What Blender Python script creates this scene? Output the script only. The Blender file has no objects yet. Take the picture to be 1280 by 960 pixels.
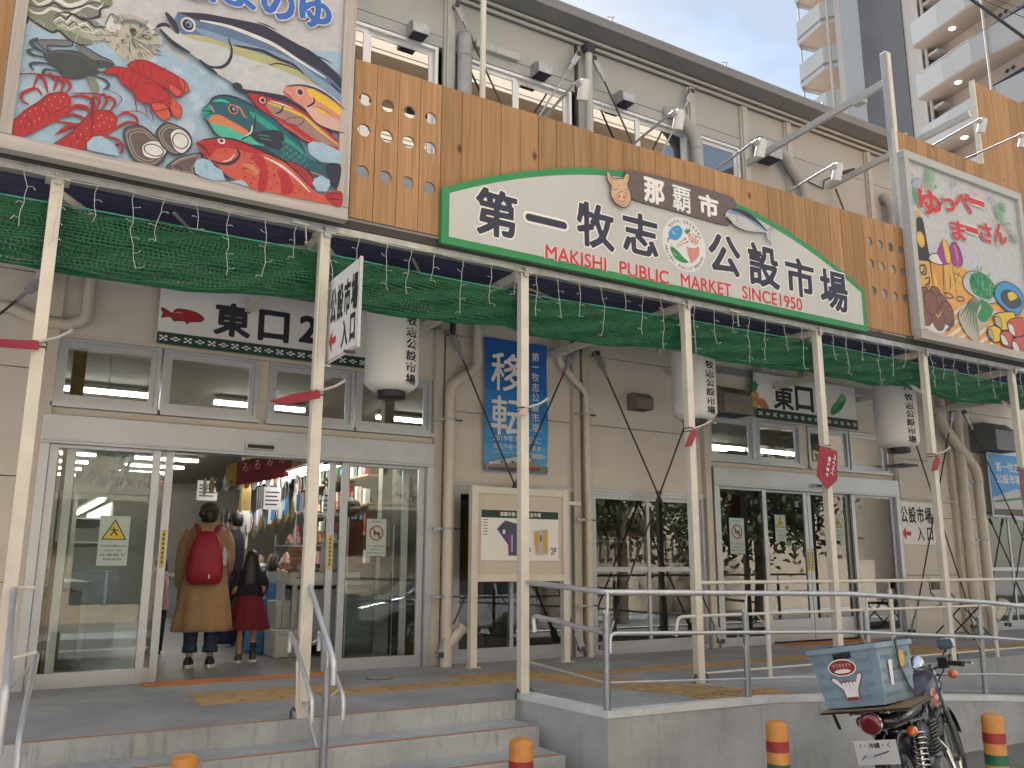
import bpy, bmesh, math, random
import numpy as np
from mathutils import Vector, Matrix, Euler
from mathutils.geometry import tessellate_polygon
random.seed(7)
S = bpy.context.scene
COL = S.collection
PI = math.pi
# ---------------------------------------------------------------- camera
cam = bpy.data.cameras.new('camera'); camo = bpy.data.objects.new('camera', cam); COL.objects.link(camo)
cam.sensor_fit = 'HORIZONTAL'; cam.sensor_width = 36.0; cam.lens = 36.0 * 1085 / 1280
cam.clip_start = 0.05; cam.clip_end = 2000
_yaw, _pit, _rol = math.radians(30.79), math.radians(11.75), math.radians(0.144)
_f = Vector((math.sin(_yaw)*math.cos(_pit), math.cos(_yaw)*math.cos(_pit), math.sin(_pit)))
_r = Vector((math.cos(_yaw), -math.sin(_yaw), 0)); _u = _r.cross(_f)
_r2 = _r*math.cos(_rol) + _u*math.sin(_rol); _u2 = -_r*math.sin(_rol) + _u*math.cos(_rol)
camo.matrix_world = Matrix(((_r2.x, _u2.x, -_f.x, 0), (_r2.y, _u2.y, -_f.y, 0), (_r2.z, _u2.z, -_f.z, 1.0), (0, 0, 0, 1)))
S.camera = camo
# ---------------------------------------------------------------- sky, sun, exposure
SUN_EL, SUN_ROT = math.radians(52), math.radians(10)
W = bpy.data.worlds.new('World'); S.world = W; W.use_nodes = True
nt = W.node_tree; N = nt.nodes; L = nt.links; N.clear()
out = N.new('ShaderNodeOutputWorld'); bg = N.new('ShaderNodeBackground'); bg.inputs[1].default_value = 0.06
sky = N.new('ShaderNodeTexSky'); sky.sky_type = 'NISHITA'; sky.sun_disc = False
sky.sun_elevation = SUN_EL; sky.sun_rotation = SUN_ROT; sky.air_density = 1.3; sky.dust_density = 0.4
tc = N.new('ShaderNodeTexCoord'); mp = N.new('ShaderNodeMapping'); mp.inputs['Scale'].default_value = (1.0, 1.0, 1.6)
mp.inputs['Location'].default_value = (0.9, 0.45, 0.1)
nz = N.new('ShaderNodeTexNoise'); nz.inputs['Scale'].default_value = 2.6; nz.inputs['Detail'].default_value = 9; nz.inputs['Roughness'].default_value = 0.55
rp = N.new('ShaderNodeValToRGB'); rp.color_ramp.elements[0].position = 0.38; rp.color_ramp.elements[1].position = 0.52; rp.color_ramp.elements[0].color = (0.6, 0.6, 0.6, 1)
nz2 = N.new('ShaderNodeTexNoise'); nz2.inputs['Scale'].default_value = 1.7; nz2.inputs['Detail'].default_value = 5
rc = N.new('ShaderNodeValToRGB'); rc.color_ramp.elements[0].color = (1.75, 2.1, 2.65, 1); rc.color_ramp.elements[1].color = (3.05, 3.07, 3.1, 1)
rc.color_ramp.elements[0].position = 0.42; rc.color_ramp.elements[1].position = 0.62
mx = N.new('ShaderNodeMix'); mx.data_type = 'RGBA'
L.new(tc.outputs['Generated'], mp.inputs[0]); L.new(mp.outputs[0], nz.inputs['Vector']); L.new(mp.outputs[0], nz2.inputs['Vector'])
L.new(nz.outputs['Fac'], rp.inputs[0]); L.new(nz2.outputs['Fac'], rc.inputs[0])
L.new(rp.outputs[0], mx.inputs[0]); L.new(sky.outputs[0], mx.inputs[6]); L.new(rc.outputs[0], mx.inputs[7])
L.new(mx.outputs[2], bg.inputs[0]); L.new(bg.outputs[0], out.inputs[0])
sl = bpy.data.lights.new('sun', 'SUN'); sl.energy = 5.0; sl.angle = math.radians(7); sl.color = (1.0, 0.985, 0.96)
slo = bpy.data.objects.new('sun', sl); COL.objects.link(slo)
_sd = Vector((math.sin(SUN_ROT)*math.cos(SUN_EL), math.cos(SUN_ROT)*math.cos(SUN_EL), math.sin(SUN_EL)))
slo.rotation_euler = _sd.to_track_quat('Z', 'Y').to_euler(); slo.location = (-5, -10, 20)
S.view_settings.view_transform = 'Standard'; S.view_settings.look = 'None'; S.view_settings.exposure = 2.5; S.view_settings.gamma = 1
S.cycles.max_bounces = 8; S.cycles.transparent_max_bounces = 16
# ---------------------------------------------------------------- materials
MATS = {}
def mat(name, col, rough=0.6, metal=0.0, var=0.12, scale=6.0, bump=0.0, bscale=60.0, stretch=(1, 1, 1), col2=None, spec=None, detail=5, island=0.0, coat=0.0):
    """principled material with a noise variation of its colour (object space) and optional fine relief"""
    if name in MATS: return MATS[name]
    m = bpy.data.materials.new(name); m.use_nodes = True; t = m.node_tree; n = t.nodes; l = t.links
    p = n['Principled BSDF']; p.inputs['Roughness'].default_value = rough; p.inputs['Metallic'].default_value = metal
    if spec is not None: p.inputs['Specular IOR Level'].default_value = spec
    if coat: p.inputs['Coat Weight'].default_value = coat
    c = n.new('ShaderNodeTexCoord'); mpn = n.new('ShaderNodeMapping'); mpn.inputs['Scale'].default_value = stretch
    l.new(c.outputs['Object'], mpn.inputs[0])
    if var > 0 or col2:
        a = n.new('ShaderNodeTexNoise'); a.inputs['Scale'].default_value = scale; a.inputs['Detail'].default_value = detail; a.inputs['Roughness'].default_value = 0.6
        l.new(mpn.outputs[0], a.inputs['Vector'])
        r = n.new('ShaderNodeValToRGB'); r.color_ramp.elements[0].position = 0.3; r.color_ramp.elements[1].position = 0.7
        if col2: c0, c1 = col, col2
        else: c0 = tuple(x*(1-var) for x in col); c1 = tuple(min(1, x*(1+var)) for x in col)
        r.color_ramp.elements[0].color = (*c0, 1); r.color_ramp.elements[1].color = (*c1, 1)
        l.new(a.outputs['Fac'], r.inputs[0]); src = r.outputs[0]
        if island:
            oi = n.new('ShaderNodeObjectInfo'); hv = n.new('ShaderNodeHueSaturation'); mr = n.new('ShaderNodeMapRange')
            mr.inputs['To Min'].default_value = 1-island; mr.inputs['To Max'].default_value = 1+island
            l.new(oi.outputs['Random'], mr.inputs[0]); l.new(mr.outputs[0], hv.inputs['Value']); l.new(src, hv.inputs['Color']); src = hv.outputs[0]
        l.new(src, p.inputs['Base Color'])
    else: p.inputs['Base Color'].default_value = (*col, 1)
    if bump > 0:
        b = n.new('ShaderNodeTexNoise'); b.inputs['Scale'].default_value = bscale; b.inputs['Detail'].default_value = 6
        l.new(mpn.outputs[0], b.inputs['Vector'])
        bp = n.new('ShaderNodeBump'); bp.inputs['Strength'].default_value = bump; bp.inputs['Distance'].default_value = 0.01
        l.new(b.outputs['Fac'], bp.inputs['Height']); l.new(bp.outputs[0], p.inputs['Normal'])
    MATS[name] = m; return m
def emit(name, col, strength):
    if name in MATS: return MATS[name]
    m = bpy.data.materials.new(name); m.use_nodes = True; p = m.node_tree.nodes['Principled BSDF']
    p.inputs['Base Color'].default_value = (*col, 1); p.inputs['Emission Color'].default_value = (*col, 1); p.inputs['Emission Strength'].default_value = strength
    MATS[name] = m; return m
def glass(name, tint=(0.86, 0.9, 0.88), ior=1.55, rough=0.0, dirt=0.008):
    m = bpy.data.materials.new(name); m.use_nodes = True; t = m.node_tree; n = t.nodes; l = t.links; n.clear()
    o = n.new('ShaderNodeOutputMaterial'); tr = n.new('ShaderNodeBsdfTransparent'); tr.inputs[0].default_value = (*tint, 1)
    g = n.new('ShaderNodeBsdfGlossy'); g.inputs['Roughness'].default_value = rough; g.inputs['Color'].default_value = (0.95, 0.97, 0.97, 1)
    fr = n.new('ShaderNodeFresnel'); fr.inputs[0].default_value = ior
    mxs = n.new('ShaderNodeMixShader'); d = n.new('ShaderNodeBsdfDiffuse'); d.inputs[0].default_value = (0.5, 0.5, 0.48, 1)
    m2 = n.new('ShaderNodeMixShader')
    a = n.new('ShaderNodeTexNoise'); a.inputs['Scale'].default_value = 5; a.inputs['Detail'].default_value = 8
    c = n.new('ShaderNodeTexCoord'); l.new(c.outputs['Object'], a.inputs['Vector'])
    mr = n.new('ShaderNodeMapRange'); mr.inputs['From Min'].default_value = 0.3; mr.inputs['From Max'].default_value = 0.8; mr.inputs['To Max'].default_value = dirt*2
    l.new(a.outputs['Fac'], mr.inputs[0])
    l.new(fr.outputs[0], mxs.inputs[0]); l.new(tr.outputs[0], mxs.inputs[1]); l.new(g.outputs[0], mxs.inputs[2])
    l.new(mr.outputs[0], m2.inputs[0]); l.new(mxs.outputs[0], m2.inputs[1]); l.new(d.outputs[0], m2.inputs[2]); l.new(m2.outputs[0], o.inputs[0])
    MATS[name] = m; return m
def wood(name, c0, c1, st=(22, 22, 0.9), knot=(0.09, 0.045, 0.02), isl=0.12, rough=0.7, kscale=3.2):
    m = bpy.data.materials.new(name); m.use_nodes = True; t = m.node_tree; n = t.nodes; l = t.links
    p = n['Principled BSDF']; p.inputs['Roughness'].default_value = rough; p.inputs['Specular IOR Level'].default_value = 0.25
    c = n.new('ShaderNodeTexCoord'); oi = n.new('ShaderNodeObjectInfo')
    ad = n.new('ShaderNodeVectorMath'); ad.operation = 'ADD'
    ml = n.new('ShaderNodeVectorMath'); ml.operation = 'SCALE'; ml.inputs['Scale'].default_value = 37.0
    cb = n.new('ShaderNodeCombineXYZ'); l.new(oi.outputs['Random'], cb.inputs[0]); l.new(oi.outputs['Random'], cb.inputs[1]); l.new(oi.outputs['Random'], cb.inputs[2])
    l.new(cb.outputs[0], ml.inputs[0]); l.new(c.outputs['Object'], ad.inputs[0]); l.new(ml.outputs[0], ad.inputs[1])
    mpn = n.new('ShaderNodeMapping'); mpn.inputs['Scale'].default_value = st; l.new(ad.outputs[0], mpn.inputs[0])
    a = n.new('ShaderNodeTexNoise'); a.inputs['Scale'].default_value = 1.6; a.inputs['Detail'].default_value = 7; a.inputs['Distortion'].default_value = 0.6
    l.new(mpn.outputs[0], a.inputs['Vector'])
    r = n.new('ShaderNodeValToRGB'); r.color_ramp.elements[0].position = 0.3; r.color_ramp.elements[1].position = 0.68
    r.color_ramp.elements[0].color = (*c0, 1); r.color_ramp.elements[1].color = (*c1, 1); l.new(a.outputs['Fac'], r.inputs[0])
    mk = n.new('ShaderNodeMapping'); mk.inputs['Scale'].default_value = (1, 1, 0.55); l.new(ad.outputs[0], mk.inputs[0])
    v = n.new('ShaderNodeTexVoronoi'); v.inputs['Scale'].default_value = kscale; l.new(mk.outputs[0], v.inputs['Vector'])
    rk = n.new('ShaderNodeValToRGB'); rk.color_ramp.elements[0].position = 0.045; rk.color_ramp.elements[1].position = 0.10
    rk.color_ramp.elements[0].color = (1, 1, 1, 1); rk.color_ramp.elements[1].color = (0, 0, 0, 1); l.new(v.outputs['Distance'], rk.inputs[0])
    mxx = n.new('ShaderNodeMix'); mxx.data_type = 'RGBA'; l.new(rk.outputs[0], mxx.inputs[0]); l.new(r.outputs[0], mxx.inputs[6]); mxx.inputs[7].default_value = (*knot, 1)
    hv = n.new('ShaderNodeHueSaturation'); mr = n.new('ShaderNodeMapRange'); mr.inputs['To Min'].default_value = 1-isl; mr.inputs['To Max'].default_value = 1+isl
    l.new(oi.outputs['Random'], mr.inputs[0]); l.new(mr.outputs[0], hv.inputs['Value']); l.new(mxx.outputs[2], hv.inputs['Color']); l.new(hv.outputs[0], p.inputs['Base Color'])
    bp = n.new('ShaderNodeBump'); bp.inputs['Strength'].default_value = 0.25; bp.inputs['Distance'].default_value = 0.004; l.new(a.outputs['Fac'], bp.inputs['Height']); l.new(bp.outputs[0], p.inputs['Normal'])
    MATS[name] = m; return m
def concrete(name, base, dark, rough=0.85, streak=0.6, scale=1.3):
    """cast concrete: broad mottling, dark run-off streaks and pitting"""
    m = bpy.data.materials.new(name); m.use_nodes = True; t = m.node_tree; n = t.nodes; l = t.links
    p = n['Principled BSDF']; p.inputs['Roughness'].default_value = rough; p.inputs['Specular IOR Level'].default_value = 0.3
    c = n.new('ShaderNodeTexCoord')
    def noise(sc, st, det=8, ro=0.62):
        q = n.new('ShaderNodeMapping'); q.inputs['Scale'].default_value = st; l.new(c.outputs['Object'], q.inputs[0])
        a = n.new('ShaderNodeTexNoise'); a.inputs['Scale'].default_value = sc; a.inputs['Detail'].default_value = det; a.inputs['Roughness'].default_value = ro
        l.new(q.outputs[0], a.inputs['Vector']); return a
    a = noise(scale, (1, 1, 1)); b = noise(7, (3.0, 3.0, 0.5)); d = noise(55, (1, 1, 1), 4)
    r = n.new('ShaderNodeValToRGB'); r.color_ramp.elements[0].position = 0.32; r.color_ramp.elements[1].position = 0.66
    r.color_ramp.elements[0].color = (*[x*0.72 for x in base], 1); r.color_ramp.elements[1].color = (*[x*1.15 for x in base], 1); l.new(a.outputs['Fac'], r.inputs[0])
    rb = n.new('ShaderNodeValToRGB'); rb.color_ramp.elements[0].position = 0.54; rb.color_ramp.elements[1].position = 0.72
    rb.color_ramp.elements[1].color = (streak, streak, streak, 1); l.new(b.outputs['Fac'], rb.inputs[0])
    mxx = n.new('ShaderNodeMix'); mxx.data_type = 'RGBA'; l.new(rb.outputs[0], mxx.inputs[0]); l.new(r.outputs[0], mxx.inputs[6]); mxx.inputs[7].default_value = (*dark, 1)
    mm = n.new('ShaderNodeMix'); mm.data_type = 'RGBA'; mm.blend_type = 'MULTIPLY'; mm.inputs[0].default_value = 0.35
    l.new(mxx.outputs[2], mm.inputs[6]); l.new(d.outputs['Color'], mm.inputs[7])
    rd = n.new('ShaderNodeValToRGB'); rd.color_ramp.elements[0].color = (0.55, 0.55, 0.55, 1); l.new(d.outputs['Fac'], rd.inputs[0]); l.new(rd.outputs[0], mm.inputs[7])
    l.new(mm.outputs[2], p.inputs['Base Color'])
    bp = n.new('ShaderNodeBump'); bp.inputs['Strength'].default_value = 0.35; bp.inputs['Distance'].default_value = 0.004; l.new(d.outputs['Fac'], bp.inputs['Height']); l.new(bp.outputs[0], p.inputs['Normal'])
    MATS[name] = m; return m
# ---------------------------------------------------------------- mesh helpers
ORG = {}          # world origin of every thing that is not rotated
class MB:
    def __init__(s): s.v = []; s.f = []; s.m = []; s.mats = []
    def mi(s, m):
        if m not in s.mats: s.mats.append(m)
        return s.mats.index(m)
    def add(s, vs, fs, m):
        o = len(s.v); k = s.mi(m); s.v += [tuple(q) for q in vs]; s.f += [tuple(i+o for i in f) for f in fs]; s.m += [k]*len(fs)
    def box(s, x0, x1, y0, y1, z0, z1, m):
        s.add([(x, y, z) for z in (z0, z1) for y in (y0, y1) for x in (x0, x1)], [(0, 2, 3, 1), (4, 5, 7, 6), (0, 1, 5, 4), (2, 6, 7, 3), (0, 4, 6, 2), (1, 3, 7, 5)], m)
    def beam(s, a, b, w, h, m, up=(0, 0, 1)):
        a = Vector(a); b = Vector(b); d = (b-a).normalized(); u = Vector(up)
        if abs(d.dot(u)) > 0.98: u = Vector((0, 1, 0))
        sx = d.cross(u).normalized()*w/2; sz = sx.cross(d).normalized()*h/2
        q = [p+i*sx+j*sz for p in (a, b) for j in (-1, 1) for i in (-1, 1)]
        s.add(q, [(0, 2, 3, 1), (4, 5, 7, 6), (0, 1, 5, 4), (2, 6, 7, 3), (0, 4, 6, 2), (1, 3, 7, 5)], m)
    def tube(s, pts, r, m, n=8, cap=True):
        pts = [Vector(p) for p in pts]; rs = r if isinstance(r, (list, tuple)) else [r]*len(pts); rings = []; prev = None
        for i, p in enumerate(pts):
            t = (pts[min(i+1, len(pts)-1)]-pts[max(i-1, 0)]).normalized()
            if prev is None: prev = t.orthogonal().normalized()
            prev = (prev-t*prev.dot(t)).normalized(); b = t.cross(prev)
            rings.append([p+(prev*math.cos(2*PI*k/n)+b*math.sin(2*PI*k/n))*rs[i] for k in range(n)])
        vs = [q for g in rings for q in g]
        fs = [(i*n+k, i*n+(k+1) % n, (i+1)*n+(k+1) % n, (i+1)*n+k) for i in range(len(pts)-1) for k in range(n)]
        if cap: fs += [tuple(range(n-1, -1, -1)), tuple((len(pts)-1)*n+k for k in range(n))]
        s.add(vs, fs, m)
    def loft(s, rings, m, cap=True, close=True):
        n = len(rings[0]); vs = [q for g in rings for q in g]; kk = n if close else n-1
        fs = [(i*n+k, i*n+(k+1) % n, (i+1)*n+(k+1) % n, (i+1)*n+k) for i in range(len(rings)-1) for k in range(kk)]
        if cap: fs += [tuple(range(n-1, -1, -1)), tuple((len(rings)-1)*n+k for k in range(n))]
        s.add(vs, fs, m)
    def lathe(s, c, prof, m, n=16, ax='z'):
        rings = []
        for r, h in prof:
            g = []
            for k in range(n):
                a = 2*PI*k/n; p = (r*math.cos(a), r*math.sin(a), h)
                if ax == 'x': p = (h, p[0], p[1])
                if ax == 'y': p = (p[0], h, p[1])
                g.append((c[0]+p[0], c[1]+p[1], c[2]+p[2]))
            rings.append(g)
        s.loft(rings, m)
    def prism(s, loops, y0, y1, m, ms=None):
        """outline (with holes) in x,z, from y0 (front) to y1"""
        if not isinstance(loops[0][0], (tuple, list)): loops = [loops]
        flat = [p for lp in loops for p in lp]; n = len(flat)
        tri = tessellate_polygon([[Vector((p[0], p[1], 0)) for p in lp] for lp in loops])
        vs = [(p[0], y0, p[1]) for p in flat]+[(p[0], y1, p[1]) for p in flat]
        fs = []
        for t in tri:
            a, b, c = [flat[i] for i in t]
            if (b[0]-a[0])*(c[1]-a[1])-(b[1]-a[1])*(c[0]-a[0]) < 0: t = (t[0], t[2], t[1])
            fs.append(tuple(t)); fs.append((t[0]+n, t[2]+n, t[1]+n))
        s.add(vs, fs, m)
        o = 0; fs = []
        for lp in loops:
            k = len(lp); fs += [(o+i, o+i+n, o+(i+1) % k+n, o+(i+1) % k) for i in range(k)]; o += k
        s.add(vs, fs, ms or m)
    def poly(s, pts, y, m, sm=0):
        if sm: pts = smooth(pts, sm, True)
        flat = [Vector((p[0], p[1], 0)) for p in pts]; fs = []
        for t in tessellate_polygon([flat]):
            a, b, c = [pts[i] for i in t]
            if (b[0]-a[0])*(c[1]-a[1])-(b[1]-a[1])*(c[0]-a[0]) < 0: t = (t[0], t[2], t[1])
            fs.append(tuple(t))
        s.add([(p[0], y, p[1]) for p in pts], fs, m)
    def stroke(s, pts, w, y, m, sm=4, taper=True, close=False):
        if sm: pts = smooth(pts, sm, close)
        if close: pts = pts+[pts[0]]
        n = len(pts); vs = []
        for i, p in enumerate(pts):
            a = pts[max(i-1, 0)]; b = pts[min(i+1, n-1)]; dx, dz = b[0]-a[0], b[1]-a[1]; l = math.hypot(dx, dz) or 1
            t = i/max(1, n-1); k = (0.35+0.65*math.sin(PI*min(1, max(0, t)))) if taper and not close else 1.0
            ox, oz = -dz/l*w/2*k, dx/l*w/2*k; vs += [(p[0]+ox, y, p[1]+oz), (p[0]-ox, y, p[1]-oz)]
        s.add(vs, [(2*i, 2*i+1, 2*i+3, 2*i+2) for i in range(n-1)], m)
    def oval(s, cx, cz, rx, rz, y, m, n=16, rot=0.0):
        c, q = math.cos(rot), math.sin(rot)
        s.add([(cx+rx*math.cos(2*PI*k/n)*c-rz*math.sin(2*PI*k/n)*q, y, cz+rx*math.cos(2*PI*k/n)*q+rz*math.sin(2*PI*k/n)*c) for k in range(n)], [tuple(range(n))], m)
    def build(s, name, parent=None, smooth=False, local=False, bevel=0.0):
        me = bpy.data.meshes.new(name)
        o = (0, 0, 0) if (local or parent is None) else ORG.get(parent.name, (0, 0, 0))
        me.from_pydata([(a-o[0], b-o[1], c-o[2]) for a, b, c in s.v], [], s.f)
        for m in s.mats: me.materials.append(M(m))
        me.polygons.foreach_set('material_index', s.m)
        if smooth: me.polygons.foreach_set('use_smooth', [True]*len(s.f))
        me.update()
        ob = bpy.data.objects.new(name, me); COL.objects.link(ob)
        if parent is not None: ob.parent = parent; ORG[ob.name] = o
        if smooth and smooth != 2:
            me.set_sharp_from_angle(angle=math.radians(40)) if hasattr(me, 'set_sharp_from_angle') else None
        if bevel:
            b = ob.modifiers.new('bevel', 'BEVEL'); b.width = bevel; b.segments = 2; b.limit_method = 'ANGLE'
        return ob
def M(m): return MATS[m] if isinstance(m, str) else m
def smooth(pts, k, close):
    n = len(pts); o = []
    rng = range(n) if close else range(n-1)
    for i in rng:
        g = (lambda j: pts[j % n]) if close else (lambda j: pts[max(0, min(n-1, j))])
        p0, p1, p2, p3 = g(i-1), g(i), g(i+1), g(i+2)
        for j in range(k):
            t = j/k; o.append(tuple(0.5*(2*p1[d]+(p2[d]-p0[d])*t+(2*p0[d]-5*p1[d]+4*p2[d]-p3[d])*t*t+(3*p1[d]-p0[d]-3*p2[d]+p3[d])*t**3) for d in range(len(p1))))
    if not close: o.append(tuple(pts[-1]))
    return o
def thing(name, label, cat, loc=(0, 0, 0), group=None, rot=None):
    o = bpy.data.objects.new(name, None); COL.objects.link(o); o.location = loc; o.empty_display_size = 0.1
    if rot: o.rotation_euler = rot; ORG[o.name] = (0, 0, 0)
    else: ORG[o.name] = tuple(loc)
    return tag(o, label, cat, group)
def tag(o, label, cat, group=None):
    o['label'] = label; o['category'] = cat
    if group: o['group'] = group
    return o
def struct(o): o['kind'] = 'structure'; return o
def stuff(o): o['kind'] = 'stuff'; return o
def dup(root, loc, label=None, rotz=None):
    r = root.copy(); COL.objects.link(r); r.location = loc; ORG[r.name] = tuple(loc)
    if label: r['label'] = label
    if rotz is not None: r.rotation_euler[2] = rotz
    for ch in list(root.children):
        c = ch.copy(); COL.objects.link(c); c.parent = r
        for g in list(ch.children):
            d = g.copy(); COL.objects.link(d); d.parent = c
    return r
TXT = {}
def glyphs(body, bold=0.0, res=4):
    k = (body, bold)
    if k in TXT: return TXT[k]
    c = bpy.data.curves.new('t', 'FONT'); c.body = body; c.size = 1; c.offset = bold; c.resolution_u = res; c.align_x = 'LEFT'
    o = bpy.data.objects.new('t', c); COL.objects.link(o); bpy.context.view_layer.update()
    me = bpy.data.meshes.new_from_object(o.evaluated_get(bpy.context.evaluated_depsgraph_get()))
    vs = [(v.co.x, v.co.y) for v in me.vertices]; fs = [tuple(p.vertices) for p in me.polygons]
    bpy.data.objects.remove(o); bpy.data.meshes.remove(me); bpy.data.curves.remove(c)
    TXT[k] = (vs, fs); return TXT[k]
def text(mb, body, c, w, h, m, bold=0.0, ux=(1, 0, 0), uz=(0, 0, 1), rot=0.0, pad=None, shear=0.0):
    """lettering centred on the 3-D point c, fitted into w by h along ux and uz"""
    ref = glyphs(body, 0.0)[0]
    vs, fs = fatglyph(body, bold) if bold > 0.012 else glyphs(body, bold)
    if not vs or not ref: return
    if not pad: ref = vs
    x0, x1 = min(v[0] for v in ref), max(v[0] for v in ref); y0, y1 = min(v[1] for v in ref), max(v[1] for v in ref)
    sx = w/(x1-x0) if w else None; sy = h/(y1-y0) if h else None
    sx = sx or sy; sy = sy or sx
    ux = Vector(ux); uz = Vector(uz); c = Vector(c); cr, sr = math.cos(rot), math.sin(rot); q = []
    for a, b in vs:
        a = (a-(x0+x1)/2)*sx; b = (b-(y0+y1)/2)*sy; a += shear*b; q.append(c+ux*(a*cr-b*sr)+uz*(a*sr+b*cr))
    mb.add(q, fs, m)
def fatglyph(body, r, res=110):
    """the same lettering drawn with a round pen: strokes thickened by r and their corners rounded"""
    k = ('fat', body, r)
    if k in TXT: return TXT[k]
    vs, fs = glyphs(body, 0.0); P = np.array(vs)
    lo = P.min(0)-r-0.04; hi = P.max(0)+r+0.04; nx = int((hi[0]-lo[0])*res)+2; ny = int((hi[1]-lo[1])*res)+2
    g = np.zeros((ny, nx), bool)
    for f in fs:
        for i in range(1, len(f)-1):
            T = (P[[f[0], f[i], f[i+1]]]-lo)*res; x0, y0 = np.floor(T.min(0)).astype(int); x1, y1 = np.ceil(T.max(0)).astype(int)
            if x1 < x0 or y1 < y0: continue
            X, Y = np.meshgrid(np.arange(x0, x1+1), np.arange(y0, y1+1)); d = []
            for a, b in ((0, 1), (1, 2), (2, 0)): d.append((T[b][0]-T[a][0])*(Y-T[a][1])-(T[b][1]-T[a][1])*(X-T[a][0]))
            ins = ((d[0] >= 0) & (d[1] >= 0) & (d[2] >= 0)) | ((d[0] <= 0) & (d[1] <= 0) & (d[2] <= 0)); g[y0:y1+1, x0:x1+1] |= ins
    R = r*res; e = g.copy(); n = int(R)+1
    for dy in range(-n, n+1):
        for dx in range(-n, n+1):
            if dx*dx+dy*dy <= R*R:
                e[max(0, dy):ny+min(0, dy), max(0, dx):nx+min(0, dx)] |= g[max(0, -dy):ny+min(0, -dy), max(0, -dx):nx+min(0, -dx)]
    q = np.pad(e.astype(float), 1)
    for _ in range(2):
        q[1:-1] = (q[:-2]+2*q[1:-1]+q[2:])/4; q[:, 1:-1] = (q[:, :-2]+2*q[:, 1:-1]+q[:, 2:])/4
    seg = {}
    B = q > 0.5; H, Wd = q.shape
    cells = np.argwhere((B[:-1, :-1].astype(int)+B[1:, :-1]+B[:-1, 1:]+B[1:, 1:]) % 4 != 0)
    def pt(i, j, i2, j2):
        a, b = q[i, j], q[i2, j2]; t = (0.5-a)/(b-a); return (j+(j2-j)*t, i+(i2-i)*t)
    for i, j in cells:
        c = [(i, j), (i, j+1), (i+1, j+1), (i+1, j)]; v = [B[p] for p in c]; st = []; en = []
        for k2 in range(4):
            a, b = k2, (k2+1) % 4
            if v[a] != v[b]:
                lo_, hi_ = sorted((c[a], c[b])); key = (lo_, hi_)
                (st if v[a] and not v[b] else en).append((key, pt(*lo_, *hi_)))
        if len(st) == 1: seg[st[0][0]] = (en[0][0], st[0][1])
        else:
            for s_ in st:
                e_ = min(en, key=lambda z: (z[1][0]-s_[1][0])**2+(z[1][1]-s_[1][1])**2); en.remove(e_); seg[s_[0]] = (e_[0], s_[1])
    loops = []
    while seg:
        k0 = next(iter(seg)); lp = []; kk = k0
        while kk in seg: nx_, p = seg.pop(kk); lp.append(p); kk = nx_
        if len(lp) < 8: continue
        out_ = [lp[0]]
        for i in range(1, len(lp)-1):          # drop points that lie on a straight run
            a, b, c = out_[-1], lp[i], lp[i+1]; cr = abs((b[0]-a[0])*(c[1]-a[1])-(b[1]-a[1])*(c[0]-a[0])); L_ = math.hypot(c[0]-a[0], c[1]-a[1])
            if cr > 0.22*max(L_, 0.5) or L_ > 25: out_.append(b)
        if len(out_) > 3: loops.append([((p[0]-1)/res+lo[0], (p[1]-1)/res+lo[1]) for p in out_])
    def area(lp): return sum(lp[i][0]*lp[(i+1) % len(lp)][1]-lp[(i+1) % len(lp)][0]*lp[i][1] for i in range(len(lp)))/2
    def inside(p, lp):
        r = False
        for i in range(len(lp)):
            (x0, y0), (x1, y1) = lp[i], lp[i-1]
            if (y0 > p[1]) != (y1 > p[1]) and p[0] < (x1-x0)*(p[1]-y0)/(y1-y0)+x0: r = not r
        return r
    big = max(loops, key=lambda lp: abs(area(lp))); sg = 1 if area(big) > 0 else -1
    outs = [lp for lp in loops if area(lp)*sg > 0]; holes = [lp for lp in loops if area(lp)*sg <= 0]; flat = []; o = []
    for lp in outs:
        grp = [lp]+[h for h in holes if inside(h[0], lp) and min((abs(area(q)) for q in outs if inside(h[0], q)), default=0) == abs(area(lp))]
        base = len(flat); fl = [p for g_ in grp for p in g_]; flat += fl
        for t in tessellate_polygon([[Vector((p[0], p[1], 0)) for p in g_] for g_ in grp]):
            a, b, c = [fl[i] for i in t]
            if (b[0]-a[0])*(c[1]-a[1])-(b[1]-a[1])*(c[0]-a[0]) < 0: t = (t[0], t[2], t[1])
            o.append(tuple(i+base for i in t))
    TXT[k] = (flat, o); return TXT[k]
def circle(cx, cz, r, n=20): return [(cx+r*math.cos(2*PI*k/n), cz+r*math.sin(2*PI*k/n)) for k in range(n)]
def skinbody(name, joints, edges, parent, m, sub=2, shade=True):
    """one continuous body grown round a skeleton: joints = [(x, y, z, radius), ...]"""
    me = bpy.data.meshes.new(name); me.from_pydata([j[:3] for j in joints], edges, [])
    o = bpy.data.objects.new(name, me); COL.objects.link(o)
    sk = o.modifiers.new('skin', 'SKIN'); sk.use_smooth_shade = True
    lay = me.skin_vertices[0].data if len(me.skin_vertices) else None
    if lay is None:
        bm = bmesh.new(); bm.from_mesh(me); bm.verts.layers.skin.verify(); bm.to_mesh(me); bm.free(); lay = me.skin_vertices[0].data
    for i, j in enumerate(joints):
        r = j[3]; lay[i].radius = r if isinstance(r, tuple) else (r, r)
        lay[i].use_root = (i == 0)
    ss = o.modifiers.new('sub', 'SUBSURF'); ss.levels = ss.render_levels = sub
    bpy.context.view_layer.update()
    m2 = bpy.data.meshes.new_from_object(o.evaluated_get(bpy.context.evaluated_depsgraph_get()))
    o.modifiers.clear(); o.data = m2; m2.name = name; bpy.data.meshes.remove(me); m2.materials.clear(); m2.materials.append(M(m))
    m2.polygons.foreach_set('use_smooth', [True]*len(m2.polygons))
    if parent is not None: o.parent = parent
    return o
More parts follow.
